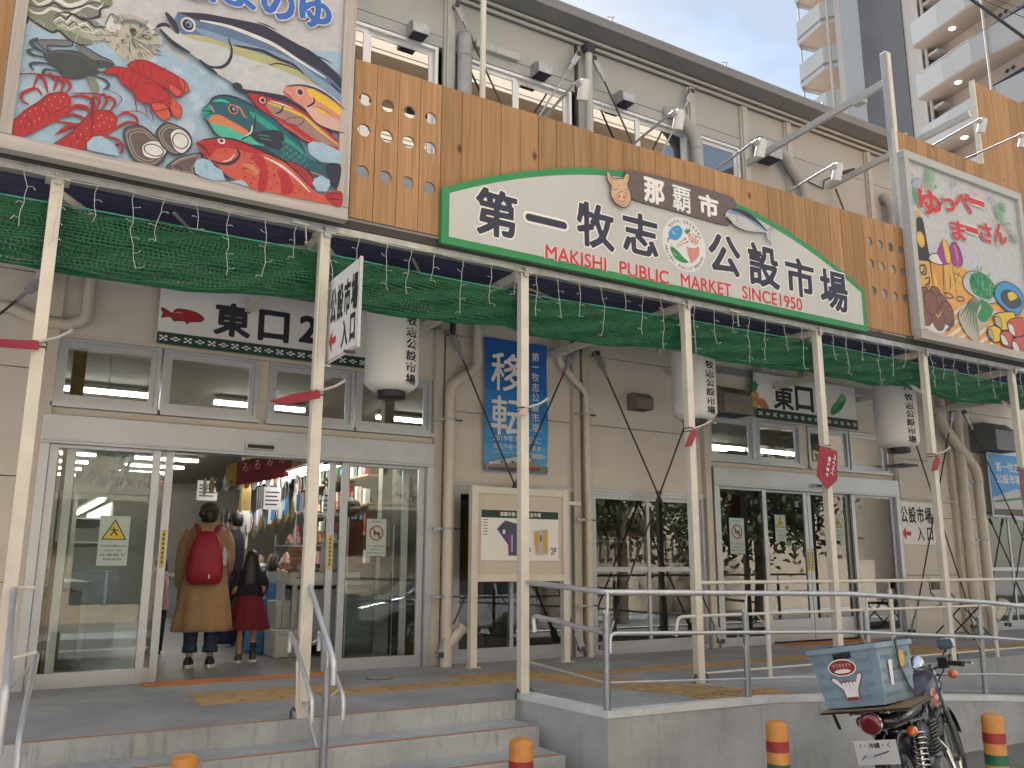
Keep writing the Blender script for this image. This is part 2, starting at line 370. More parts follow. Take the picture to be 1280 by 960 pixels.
# ---------------------------------------------------------------- palette
mat('beige_wall', (0.6, 0.56, 0.495), 0.65, var=0.05, scale=0.9, bump=0.06, bscale=90)
mat('beige_trim', (0.53, 0.485, 0.41), 0.5, var=0.05, scale=2)
mat('upper_wall_daylit', (0.35, 0.37, 0.375), 0.65, var=0.05, scale=0.8, bump=0.05, bscale=80)  # same paint as beige_wall; its daylit greyness is put into this colour
mat('joint_dark', (0.05, 0.045, 0.04), 0.8, var=0)
mat('cream_steel', (0.62, 0.59, 0.51), 0.42, var=0.08, scale=5, bump=0.05, bscale=30)
mat('alu', (0.44, 0.47, 0.51), 0.38, metal=0.55, var=0.06, scale=3)
mat('alu_bright', (0.62, 0.64, 0.68), 0.35, metal=0.5, var=0.05, scale=3)
mat('steel_rail', (0.6, 0.61, 0.63), 0.42, metal=0.75, var=0.1, scale=9, bump=0.04, bscale=50)
mat('steel_post', (0.34, 0.355, 0.38), 0.38, metal=0.75, var=0.12, scale=9)
mat('galv', (0.4, 0.42, 0.44), 0.45, metal=0.7, var=0.2, scale=12)
mat('dark_steel', (0.07, 0.07, 0.075), 0.5, metal=0.6, var=0.15)
mat('black', (0.012, 0.012, 0.014), 0.5, var=0)
mat('rubber', (0.018, 0.018, 0.018), 0.75, var=0.2)
mat('tarp', (0.05, 0.055, 0.13), 0.6, var=0.15, scale=3)
mat('gutter_grey', (0.16, 0.168, 0.18), 0.5, var=0.1, scale=2)
mat('gutter_light', (0.4, 0.41, 0.4), 0.5, var=0.06, scale=2)
mat('pipe_beige', (0.58, 0.53, 0.45), 0.45, var=0.07, scale=4)
mat('pipe_grey', (0.33, 0.34, 0.34), 0.5, var=0.1, scale=4)
mat('white', (0.74, 0.74, 0.73), 0.55, var=0.04, scale=3)
mat('ink', (0.02, 0.021, 0.035), 0.6, var=0)
mat('navy_ink', (0.025, 0.03, 0.06), 0.6, var=0)
mat('print_red', (0.5, 0.04, 0.05), 0.6, var=0.05)
mat('sign_green', (0.015, 0.23, 0.075), 0.45, var=0.08, scale=3)
mat('sign_white', (0.47, 0.48, 0.475), 0.5, var=0.06, scale=1.2, stretch=(1, 1, 0.6))
mat('net_green', (0.004, 0.11, 0.045), 0.55, var=0.25, scale=8)
mat('orange_line', (0.42, 0.15, 0.045), 0.8, var=0.35, scale=14, col2=(0.3, 0.2, 0.13))
mat('orange_mat', (0.5, 0.16, 0.035), 0.75, var=0.2, scale=7)
mat('tactile', (0.38, 0.26, 0.13), 0.8, scale=6, var=0.2, bump=0.1, island=0.08)
wood('cedar', (0.28, 0.16, 0.078), (0.4, 0.24, 0.125), isl=0.16)
wood('grey_wood_h', (0.33, 0.305, 0.285), (0.46, 0.435, 0.41), st=(0.9, 22, 22), knot=(0.1, 0.08, 0.07), isl=0.05, kscale=2.2)
wood('grey_wood', (0.33, 0.305, 0.285), (0.46, 0.435, 0.41), knot=(0.1, 0.08, 0.07), isl=0.05, kscale=2.2)
concrete('deck_conc', (0.34, 0.355, 0.37), (0.17, 0.17, 0.17), streak=0.3, scale=1.1)
concrete('wall_conc', (0.42, 0.445, 0.465), (0.24, 0.25, 0.255), streak=0.4)
concrete('step_conc', (0.41, 0.43, 0.445), (0.09, 0.09, 0.09), streak=0.45)
concrete('asphalt', (0.2, 0.195, 0.185), (0.07, 0.07, 0.07), streak=0.3, scale=2)
concrete('floor_in', (0.2, 0.195, 0.185), (0.09, 0.085, 0.08), rough=0.45, streak=0.3)
glass('pane_glass', (0.76, 0.81, 0.78), 1.45)
glass('shop_glass', (0.7, 0.74, 0.7), 1.85)
glass('upper_glass', (0.3, 0.32, 0.33), 3.4)
emit('tube_light', (1.0, 0.98, 0.92), 3.8)
emit('warm_lamp', (1.0, 0.85, 0.6), 1.2)
# ================================================================ ground
DECK = 0.0; STREET = -0.62
b = MB(); b.box(-60, 140, -60, 140, STREET-0.5, STREET, 'asphalt'); struct(b.build('street'))
b = MB(); b.box(-6, 3.55, 5.9, 8.28, -0.6, 0.0, 'deck_conc'); b.box(3.55, 30, 5.92, 8.28, -0.6, 0.0, 'deck_conc'); struct(b.build('deck'))
b = MB()  # landing and ramp behind the retaining wall, falling to the right
for (xa, za), (xb, zb) in (((3.78, -0.002), (5.7, -0.002)), ((5.7, -0.002), (6.6, -0.05)), ((6.6, -0.05), (14, -0.62))):
    b.add([(xa, 5.1, -0.6), (xb, 5.1, -0.6), (xb, 5.919, -0.6), (xa, 5.919, -0.6), (xa, 5.1, za), (xb, 5.1, zb), (xb, 5.919, zb), (xa, 5.919, za)], [(0, 3, 2, 1), (4, 5, 6, 7), (0, 1, 5, 4), (2, 3, 7, 6), (1, 2, 6, 5), (3, 0, 4, 7)], 'deck_conc')
struct(b.build('ramp'))
for i, (y0, y1, z) in enumerate(((5.53, 5.9, -0.13), (5.2, 5.53, -0.265), (4.87, 5.2, -0.39), (4.54, 4.87, -0.51))):
    b = MB(); b.box(-6, 3.53+0.0*i, y0, y1, -0.62, z, 'step_conc'); o = struct(b.build('step', bevel=0.006))
    b = MB(); b.box(-6, 3.51, y0+0.03, y0+0.065, z, z+0.003, 'orange_line'); o2 = struct(b.build('step_line'))
b = MB(); b.box(-6, 3.545, 5.892, 5.9, -0.13, 0.0015, 'step_conc'); struct(b.build('top_riser'))
b = MB(); b.box(-6, 3.53, 5.925, 5.955, 0.0, 0.003, 'orange_line'); struct(b.build('step_line'))
# retaining wall of the ramp with its pale coping
rw = thing('retaining_wall', 'grey concrete retaining wall with pale coping beside the steps, under the silver ramp railing', 'wall', (3.8, 5.03, STREET))
b = MB(); c = MB()
pts = [(3.60, 5.98, 0.045), (3.76, 5.03, 0.02), (5.3, 5.0, 0.012), (6.4, 4.98, -0.045), (8.2, 4.97, -0.18), (12, 4.95, -0.52)]
ins = [(3.72, 6.0), (3.87, 5.13), (5.3, 5.11), (6.4, 5.09), (8.2, 5.08), (12, 5.06)]
for i in range(5):
    (xa, ya, za), (xb, yb, zb) = pts[i], pts[i+1]; (ia, ja), (ib, jb) = ins[i], ins[i+1]
    for mb, d0, d1, g in ((b, None, 0.045, 0.0), (c, 0.045, 0.0, 0.006)):
        q = [(xa-(g if i == 0 else 0), ya-g, STREET if d0 is None else za-d0), (xb, yb-g, STREET if d0 is None else zb-d0), (ib, jb, STREET if d0 is None else zb-d0), (ia, ja, STREET if d0 is None else za-d0), (xa-(g if i == 0 else 0), ya-g, za-d1), (xb, yb-g, zb-d1), (ib, jb, zb-d1), (ia, ja, za-d1)]
        mb.add(q, [(0, 3, 2, 1), (4, 5, 6, 7), (0, 1, 5, 4), (2, 3, 7, 6), (1, 2, 6, 5), (3, 0, 4, 7)], 'wall_conc' if mb is b else 'coping')
mat('coping', (0.55, 0.58, 0.6), 0.8, var=0.15, scale=6, bump=0.1)
b.build('wall_body', rw); c.build('coping', rw)
# tactile paving: 30 cm tiles with raised bars
def tac(x, y, lines, rot=0.0):
    k = ('tac', lines)
    if k not in TXT:
        m_ = MB(); m_.box(-0.148, 0.148, -0.148, 0.148, 0, 0.004, 'tactile')
        if lines:
            for j in range(4): m_.box(-0.13, 0.13, -0.115+j*0.07, -0.085+j*0.07, 0.004, 0.009, 'tactile')
        else:
            for j in range(4):
                for q in range(4): m_.box(-0.125+q*0.07, -0.095+q*0.07, -0.125+j*0.07, -0.095+j*0.07, 0.004, 0.009, 'tactile')
        TXT[k] = m_.build('tactile_tile'); o = TXT[k]
    else: o = TXT[k].copy(); COL.objects.link(o)
    o.location = (x, y, 0.0); o.rotation_euler = (0, 0, rot); struct(o)
for i in range(24): tac(1.6+0.3*i, 6.95, True)
for i in range(4): tac(1.62+0.3*i, 7.27, True)
for i in range(3): tac(3.92+0.3*i, 7.26, False)
for j in range(5): tac(4.5+0.13*j, 6.62-0.3*j, True, PI/2+0.42)
for j in range(5): tac(4.84+0.13*j, 6.62-0.3*j, True, PI/2+0.42)
for i in range(3): tac(5.0+0.3*i-0.05, 5.28, True)
for j in range(4):
    for q in range(2): tac(9.9+0.3*q, 7.9-0.3*j, False)
for i in range(12): tac(9.1+0.3*i, 6.65, True)
b = MB(); b.box(1.25, 2.95, 8.02, 8.27, 0.0, 0.006, 'orange_mat'); tag(b.build('door_mat'), 'orange mat laid along the threshold of the open sliding door', 'mat')
b = MB(); b.box(8.9, 10.62, 8.0, 8.27, 0.0, 0.006, 'orange_mat'); tag(b.build('door_mat'), 'orange mat laid at the closed double doors on the right', 'mat')
mh = thing('manhole_cover', 'small round grey cover set in the deck by the open door', 'cover', (3.15, 7.6, 0)); b = MB(); b.lathe((3.15, 7.6, 0.0), [(0.11, 0), (0.11, 0.006), (0.0, 0.006)], 'galv', 20); b.build('lid', mh)
b = MB(); b.lathe((3.15, 7.6, 0.0), [(0.125, 0), (0.125, 0.004), (0.112, 0.004), (0.112, 0)], 'dark_steel', 20); b.build('ring', mh)
# ================================================================ market building
BL = thing('market_building', 'two storey beige prefabricated market building with grey eaves, upper windows and sliding glass doors', 'building', (4, 8.3, 0))
YW = 8.30
def panel(x0, x1, z0, z1, m='beige_wall'):
    g = 0.004; b = MB(); b.box(x0+g, x1-g, YW, YW+0.10, z0+g, z1-g, m); b.build('wall_panel', BL, bevel=0.002)
b = MB(); b.box(-7, 0.24, YW+0.09, YW+0.12, 0, 7.6, 'joint_dark'); b.box(3.95, 4.2, YW+0.09, YW+0.12, 0, 3.0, 'joint_dark'); b.box(5.72, 6.0, YW+0.09, YW+0.12, 0, 1.9, 'joint_dark'); b.box(11.63, 13.8, YW+0.09, YW+0.12, 0, 3.0, 'joint_dark')
b.box(0.24, 16, YW+0.09, YW+0.12, 2.96, 5.6, 'joint_dark'); b.box(4.1, 7.8, YW+0.09, YW+0.12, 1.87, 2.96, 'joint_dark')
b.box(0.24, 16, YW+0.09, YW+0.12, 6.95, 7.6, 'joint_dark'); b.build('wall_lining', BL)
for z0, z1 in ((0, 0.85), (0.85, 1.71), (1.71, 2.63), (2.63, 3.48), (3.48, 3.78)):
    panel(-5.4, -3.6, z0, z1); panel(-3.6, -1.75, z0, z1); panel(-1.75, 0.2, z0, z1)
for z0, z1 in ((1.86, 2.63), (2.63, 3.48), (3.48, 3.78)): panel(4.22, 5.76, z0, z1); panel(5.98, 7.78, z0, z1)
for z0, z1 in ((0, 0.86), (0.86, 1.72), (1.72, 2.6), (2.6, 3.48), (3.48, 3.78)): panel(11.66, 13.02, z0, z1); panel(13.15, 13.8, z0, z1)
for z0, z1 in ((1.86, 2.6), (2.6, 3.48), (3.48, 3.78)): panel(13.8, 15.8, z0, z1); panel(15.8, 20, z0, z1)
panel(16.2, 20, 0, 1.86)
for x0, x1 in ((0.2, 2.1), (2.1, 4.0), (7.86, 9.72), (9.72, 11.66)): panel(x0, x1, 2.97, 3.78)
# upper storey panels round the windows
UX = [-5.4, -3.6, -1.75, 0.2, 2.1, 4.05, 5.95, 7.86, 8.84, 9.77, 11.62, 13.5, 15.4, 17.3]
for i in range(len(UX)-1):
    x0, x1 = UX[i], UX[i+1]
    panel(x0, x1, 7.07, 7.6, 'upper_wall_daylit')
    if x1 <= 8.9: panel(x0, x1, 3.8, 5.5, 'upper_wall_daylit')
    if x0 >= 8.8 or x1 <= 0.2:
        panel(x0, x1, 5.5, 7.07, 'upper_wall_daylit')
        if x0 >= 8.8: panel(x0, x1, 3.8, 5.5, 'upper_wall_daylit')
    else: panel(x0, x1, 6.93, 7.07, 'upper_wall_daylit')
panel(4.05, 4.17, 5.5, 6.93, 'upper_wall_daylit')
for x in (4.02, 5.9, 7.8, 8.82, 9.74, 11.6, 13.46, 2.05):
    b = MB(); b.box(x, x+0.10, YW-0.055, YW+0.02, 3.5, 7.58, 'gutter_light'); b.box(x-0.03, x, YW-0.03, YW+0.02, 3.5, 7.58, 'joint_dark' if x == 5.9 else 'gutter_light'); b.build('upper_pilaster', BL)
def frame(b, x0, x1, z0, z1, y0, y1, t, m, tb=None, tt=None):
    tb = tb or t; tt = tt or t
    b.box(x0, x0+t, y0, y1, z0, z1, m); b.box(x1-t, x1, y0, y1, z0, z1, m)
    b.box(x0+t, x1-t, y0+0.002, y1, z0, z0+tb, m); b.box(x0+t, x1-t, y0+0.002, y1, z1-tt, z1, m)
def pane(x0, x1, z0, z1, y, parent, m='pane_glass'):
    b = MB(); b.add([(x0, y, z0), (x1, y, z0), (x1, y, z1), (x0, y, z1)], [(0, 1, 2, 3)], m); return b.build('pane', parent)
def window(x0, x1, z0, z1, n=2, m='alu', gm='pane_glass', t=0.06, mull=True, yo=-0.03):
    b = MB(); frame(b, x0, x1, z0, z1, YW+yo, YW+0.06, t*0.55, m); w = b.build('window', BL)
    xs = [x0+t*0.55+(x1-x0-t*1.1)*i/n for i in range(n+1)]
    for i in range(n):
        yy = YW+0.0+(0.022 if i % 2 else 0)
        b = MB(); frame(b, xs[i]-(0.012 if i else 0), xs[i+1], z0+t*0.55, z1-t*0.55, yy, yy+0.02, t*0.8, m); b.build('sash', w)
        pane(xs[i]+t*0.6, xs[i+1]-t*0.6, z0+t, z1-t, yy+0.01, w, gm)
    b = MB(); b.box(x0-0.02, x1+0.02, YW-0.07, YW+0.02, z0-0.035, z0-0.002, m); b.build('sill', w)
    return w
# upper windows, each in its own frame
window(0.3, 2.02, 5.5, 6.9, 2, 'alu_bright', 'upper_glass', 0.07); window(2.22, 3.92, 5.5, 6.9, 2, 'alu_bright', 'upper_glass', 0.07)
window(4.2, 5.8, 5.5, 6.9, 2, 'alu_bright', 'upper_glass', 0.07); window(6.05, 7.76, 5.5, 6.9, 2, 'alu_bright', 'upper_glass', 0.07)
window(7.95, 8.74, 5.5, 6.9, 1, 'alu_bright', 'upper_glass', 0.07)
# transom windows over the doors
for x0, x1 in ((0.36, 1.20), (1.22, 2.09), (2.19, 3.06), (3.08, 3.93)): window(x0, x1, 2.35, 2.93, 1)
for x0, x1 in ((7.9, 8.72), (8.78, 9.62), (9.78, 10.63), (10.67, 11.52)): window(x0, x1, 2.35, 2.92, 1, gm='shop_glass')
for q in ((2.09, 2.19, YW-0.01, YW+0.06, 2.312, 2.933), (9.63, 9.77, YW-0.01, YW+0.06, 2.312, 2.928), (0.24, 4.0, YW-0.02, YW+0.06, 2.245, 2.31), (7.84, 11.66, YW-0.02, YW+0.06, 2.245, 2.31), (0.24, 4.0, YW-0.02, YW+0.06, 2.935, 2.97), (7.84, 11.66, YW-0.02, YW+0.06, 2.93, 2.97)):
    b = MB(); b.box(*q, 'beige_trim'); b.build('transom_rail', BL)
for x0, x1 in ((0.24, 3.99), (7.84, 11.66)): b = MB(); b.box(x0, x1, YW-0.025, YW+0.04, 3.5, 3.6, 'alu'); b.build('lintel_strip', BL)
# ground floor columns
for x0, x1 in ((0.2, 0.36), (3.95, 4.05), (4.07, 4.2), (5.74, 5.84), (5.88, 5.98), (7.78, 7.88), (11.6, 11.66), (13.02, 13.14)):
    b = MB(); b.box(x0, x1, YW-0.07, YW+0.03, 0, 3.5, 'beige_trim'); b.build('column', BL, bevel=0.004)
b = MB(); b.box(4.2, 5.76, YW-0.04, YW+0.05, 1.82, 1.86, 'alu'); b.box(5.98, 7.78, YW-0.04, YW+0.05, 1.84, 1.88, 'alu'); b.build('window_head', BL)
# sliding entrance doors
def door_set(x0, x1, header, leaves, sensor):
    b = MB(); b.box(x0, x1, YW-0.09, YW+0.09, header, 2.24, 'alu'); b.box(x0+0.01, x1-0.01, YW-0.10, YW-0.09, header+0.02, header+0.035, 'alu')
    b.box(x0, x0+0.075, YW-0.085, YW+0.06, 0, header, 'alu'); b.box(x1-0.075, x1, YW-0.085, YW+0.06, 0, header, 'alu'); d = b.build('door_frame', BL, bevel=0.003)
    s_ = MB(); s_.box(sensor-0.14, sensor+0.14, YW-0.15, YW-0.09, 2.05, 2.10, 'alu'); s_.box(sensor-0.125, sensor+0.125, YW-0.155, YW-0.15, 2.058, 2.092, 'black'); s_.build('door_sensor', d, bevel=0.004)
    for a, c, y, bot, z0 in leaves:
        b = MB(); frame(b, a, c, z0, header, y, y+0.035, 0.068, 'alu', tb=bot, tt=0.03); lf = b.build('door', BL, bevel=0.002)
        pane(a+0.06, c-0.06, z0+bot-0.01, header-0.02, y+0.016, lf, 'pane_glass' if x0 < 4 else 'shop_glass')
door_set(0.30, 3.95, 1.995, [(0.38, 1.27, YW-0.03, 0.12, 0.0), (0.52, 1.39, YW+0.03, 0.12, 0.0), (2.97, 3.87, YW-0.03, 0.11, 0.0), (2.86, 3.72, YW+0.03, 0.11, 0.0)], 2.12)
door_set(7.9, 11.62, 1.995, [(7.98, 8.88, YW-0.03, 0.11, 0.0), (8.86, 9.735, YW+0.03, 0.28, 0.02), (9.745, 10.62, YW+0.03, 0.28, 0.02), (10.6, 11.54, YW-0.03, 0.11, 0.0)], 9.86)
# small slope at the sill and floor-length windows between the doors
for x0, x1, zt, xm, ztr in ((4.22, 5.72, 1.82, 4.93, None), (6.0, 7.76, 1.84, 6.85, 0.92), (13.85, 15.75, 1.84, 14.5, 0.92)):
    b = MB(); frame(b, x0, x1, 0.0, zt, YW-0.03, YW+0.05, 0.035, 'alu', tb=0.05); w = b.build('window', BL)
    for k, (a, c) in enumerate(((x0+0.035, xm+0.03), (xm-0.03, x1-0.035))):
        yy = YW+0.02*k
        s_ = MB(); frame(s_, a, c, 0.05, zt-0.035, yy-0.018, yy, 0.045, 'alu', tb=0.09)
        if ztr: s_.box(a+0.045, c-0.045, yy-0.016, yy, ztr, ztr+0.055, 'alu')
        s_.build('sash', w)
        for z0, z1 in (((0.14, ztr), (ztr+0.055, zt-0.08)) if ztr else ((0.14, zt-0.08),)): pane(a+0.04, c-0.04, z0, z1, yy-0.008, w, 'shop_glass')
# eaves
b = MB(); ev = [(YW+0.2, 7.6), (YW-0.05, 7.6), (YW-0.05, 7.64), (YW-0.12, 7.64), (YW-0.12, 7.67), (YW-0.30, 7.69), (YW-0.40, 7.70), (YW-0.42, 7.80), (YW-0.40, 7.83), (YW+0.2, 7.86)]
b.loft([[(x, p[0], p[1]) for p in ev] for x in (-6, 24)], 'gutter_grey'); b.build('gutter', BL)
b = MB(); b.box(-6, 24, YW-0.075, YW-0.052, 7.585, 7.625, 'gutter_light'); b.box(-6, 24, YW-0.15, YW-0.122, 7.625, 7.655, 'gutter_light'); b.build('eave_trim', BL)
b = MB()
for x in (5.35, 6.2, 8.2, 10.2, 12.2, 14.2): b.beam((x, YW-0.36, 7.83), (x+0.02, YW-0.36, 7.93), 0.03, 0.02, 'galv'); b.beam((x-0.05, YW-0.36, 7.9), (x+0.06, YW-0.36, 7.93), 0.015, 0.015, 'galv')
b.build('roof_clips', BL)
b = MB(); b.box(-6, 24, YW+0.2, 26, 7.60, 7.8, 'gutter_grey'); b.build('roof', BL)
b = MB(); b.box(-6, -5.9, YW+0.12, 26, 0, 7.6, 'beige_wall'); b.box(24, 24.1, YW+0.12, 26, 0, 7.6, 'beige_wall'); b.box(-6, 24, 26, 26.1, 0, 7.6, 'beige_wall'); b.build('outer_wall', BL)
# vent hoods, conduit, ducts
mat('hood_brown', (0.2, 0.18, 0.155), 0.45, var=0.08)
def hood(x, z, w=0.24, h=0.16, d=0.14, m='galv', y=None, name='vent_hood'):
    y = YW if y is None else y; b = MB(); r = [(y, z+h/2), (y-d*0.6, z+h/2), (y-d, z+h*0.2), (y-d, z-h/2), (y, z-h/2)]
    b.loft([[(xx, p[0], p[1]) for p in r] for xx in (x-w/2, x+w/2)], m); b.box(x-w/2+0.012, x+w/2-0.012, y-d+0.01, y-0.01, z-h/2-0.004, z-h/2-0.0005, 'navy_ink'); b.build(name, BL, bevel=0.004)
for x, z in ((3.62, 6.98), (5.3, 7.01), (6.6, 7.01)): hood(x, z, 0.2, 0.17, 0.2)
hood(2.45, 7.3, 0.62, 0.5, 0.5); hood(9.2, 6.95, 0.34, 0.34, 0.26); hood(8.15, 3.09, 0.5, 0.36, 0.34, 'hood_brown'); hood(6.72, 2.96, 0.26, 0.2, 0.2, 'hood_brown')
hood(14.0, 3.05, 0.62, 0.46, 0.45, 'gutter_grey')
b = MB(); b.box(4.4, 5.0, YW-0.07, YW, 7.06, 7.16, 'gutter_light'); b.box(4.66, 4.69, YW-0.08, YW, 7.05, 7.17, 'gutter_light'); b.build('cable_cover', BL, bevel=0.01)
def pipe(pts, r, m='pipe_beige', name='drain_pipe', n=14, bands=()):
    pts2 = [pts[0]]
    for i in range(1, len(pts)-1):
        a, p, c = Vector(pts[i-1]), Vector(pts[i]), Vector(pts[i+1]); k = min(r*1.6, (a-p).length*0.4, (c-p).length*0.4)
        pts2 += [tuple(p+(a-p).normalized()*k), tuple(p*0.7+(p+(a-p).normalized()*k)*0.15+(p+(c-p).normalized()*k)*0.15), tuple(p+(c-p).normalized()*k)]
    pts2.append(pts[-1]); b = MB(); b.tube(pts2, r, m, n)
    for i in range(1, len(pts)-1):
        for q in (pts[i-1], pts[i+1]):
            p = Vector(pts[i]); d = (Vector(q)-p).normalized(); b.tube([p+d*r*1.5, p+d*r*2.1], r*1.09, m, n)
    o = b.build(name, BL, smooth=True)
    for z in bands:
        c = MB(); x = [p for p in pts if True]; 
        for i in range(len(pts)-1):
            if min(pts[i][2], pts[i+1][2]) <= z <= max(pts[i][2], pts[i+1][2]):
                t = (z-pts[i][2])/((pts[i+1][2]-pts[i][2]) or 1); px_ = pts[i][0]+(pts[i+1][0]-pts[i][0])*t; py_ = pts[i][1]
                c.lathe((px_, py_, z), [(r*1.12, -0.012), (r*1.2, -0.012), (r*1.2, 0.012), (r*1.12, 0.012)], 'galv', 14); c.box(px_+r, px_+r+0.09, py_-0.01, py_+0.01, z-0.008, z+0.008, 'dark_steel'); c.box(px_-r-0.12, px_-r, py_-0.008, py_+0.012, z-0.012, z+0.012, 'galv')
                c.build('pipe_band', o)
    return o
pipe([(4.42, YW-0.13, 3.75), (4.42, YW-0.13, 3.12), (4.08, YW-0.17, 2.86), (4.08, YW-0.17, 0.0)], 0.055, bands=(2.5, 1.36, 0.68))
b = MB(); b.tube([(4.09, YW-0.17, 0.2), (4.25, YW-0.21, 0.37)], 0.055, 'pipe_beige', 14); b.tube([(4.235, YW-0.207, 0.355), (4.26, YW-0.212, 0.38)], 0.065, 'pipe_beige', 14); b.tube([(4.08, YW-0.17, 0.0), (4.08, YW-0.17, 0.22)], 0.062, 'pipe_beige', 14); b.build('pipe_branch', BL, smooth=True)
pipe([(5.55, YW-0.02, 3.62), (5.52, YW-0.12, 3.5), (5.52, YW-0.12, 3.3), (5.88, YW-0.14, 2.98), (5.88, YW-0.14, 0.0)], 0.038, bands=(2.72, 1.5, 0.55))
pipe([(12.74, YW-0.15, 3.75), (12.74, YW-0.15, 3.2), (13.5, YW-0.18, 2.5), (13.5, YW-0.18, 0.0)], 0.075, bands=(2.3, 1.4))
pipe([(13.2, YW-0.12, 3.6), (13.2, YW-0.12, 0.0)], 0.08)
b = MB(); b.tube([(13.5, YW-0.2, 0.2), (13.74, YW-0.25, 0.42)], 0.085, 'pipe_beige', 14); b.tube([(13.7, YW-0.24, 0.38), (13.76, YW-0.253, 0.44)], 0.1, 'pipe_beige', 14); b.build('pipe_branch', BL, smooth=True)
pipe([(0.55, YW-0.1, 3.7), (0.55, YW-0.1, 3.1), (0.42, YW-0.1, 3.02), (0.2, YW-0.1, 3.03), (-0.05, YW-0.1, 3.12), (-0.15, YW+0.02, 3.13)], 0.05, 'pipe_beige')
pipe([(4.22, YW-0.12, 5.4), (4.22, YW-0.12, 7.0), (4.25, YW-0.05, 7.15)], 0.085, 'pipe_grey', name='duct')
pipe([(7.4, YW, 7.08), (7.5, YW-0.12, 7.06), (7.8, YW-0.14, 6.75), (7.86, YW-0.14, 5.4)], 0.08, 'pipe_grey', name='duct')
pipe([(9.42, YW, 7.06), (9.5, YW-0.12, 7.02), (9.95, YW-0.14, 6.5), (10.0, YW-0.14, 5.4)], 0.08, 'pipe_grey', name='duct')
pipe([(11.95, YW-0.05, 6.9), (12.0, YW-0.14, 6.7), (12.0, YW-0.14, 5.9)], 0.09, 'pipe_grey', name='duct')
pipe([(5.98, YW-0.16, 4.8), (5.98, YW-0.16, 7.55)], 0.05, 'gutter_light', name='drain_pipe')
b = MB(); b.lathe((5.98, YW-0.16, 7.42), [(0.05, 0), (0.09, 0.08), (0.1, 0.1), (0.0, 0.1)], 'navy_ink', 14); b.build('rain_hopper', BL, smooth=True)
pipe([(4.28, YW-0.45, 4.8), (4.28, YW-0.45, 7.9)], 0.035, 'cream_steel', name='stand_pipe', n=8)
# crossed tie rods with their end clevises
def clevis(p, d, w=BL, s=1.0):
    p = Vector(p); d = Vector(d).normalized(); b = MB(); b.beam(p-d*0.03*s, p+d*0.2*s, 0.03, 0.075*s, 'galv', up=(1, 0, 0.3)); b.beam(p+Vector((0, 0.06, 0)), p-Vector((0, 0.03, 0)), 0.05, 0.05, 'dark_steel'); b.beam(p+d*0.2*s, p+d*0.32*s, 0.03, 0.03, 'galv'); b.build('clevis', w)
def rod(a, c, r=0.011, m='dark_steel'):
    a = Vector(a); c = Vector(c); b = MB(); b.tube([a, c], r, m, 8); mdl = (a+c)/2; d = (c-a).normalized(); b.tube([mdl-d*0.1, mdl+d*0.1], r*1.8, m, 8); b.build('tie_rod', BL)
    clevis(a, c-a); clevis(c, a-c)
yb = YW-0.2
rod((4.07, yb, 3.44), (5.72, yb-0.02, 0.1)); rod((5.68, yb+0.02, 3.46), (4.0, yb, 0.12))
rod((6.0, yb, 3.46), (7.78, yb-0.02, 0.1)); rod((7.74, yb+0.02, 3.46), (6.02, yb, 0.1))
rod((11.75, yb-0.02, 3.3), (13.0, yb, 0.1)); rod((13.0, yb, 3.42), (11.5, yb, 0.08)); rod((13.3, yb, 3.42), (15.4, yb-0.02, 0.1)); rod((-0.9, yb, 2.0), (0.2, yb, 3.4)); rod((15.5, yb, 3.4), (13.9, yb, 0.1))
rod((4.1, YW-0.12, 7.46), (5.8, YW-0.14, 4.4), 0.012); rod((5.85, YW-0.12, 7.4), (4.1, YW-0.16, 4.4), 0.012, 'galv'); rod((6.1, YW-0.12, 7.42), (7.8, YW-0.14, 4.4), 0.012); rod((7.78, YW-0.12, 7.46), (6.1, YW-0.16, 4.4), 0.012, 'galv')
# black camera on the upper wall with its cable
b = MB(); b.tube([(9.95, YW-0.02, 6.78), (10.15, YW-0.03, 6.72), (10.5, YW-0.03, 6.68), (10.52, YW-0.04, 6.82), (10.8, YW-0.25, 6.95)], 0.011, 'black', 6); b.beam((10.72, YW-0.2, 6.92), (10.9, YW-0.32, 6.98), 0.05, 0.045, 'black'); b.build('wall_camera', BL)
# conduit low on the right wall
b = MB(); b.box(11.42, 11.75, YW-0.35, YW-0.05, 2.44, 2.47, 'dark_steel'); b.tube([(11.62, YW-0.1, 2.45), (11.68, YW-0.06, 2.0), (13.4, YW-0.06, 1.98)], 0.012, 'pipe_beige', 6); b.build('conduit', BL)
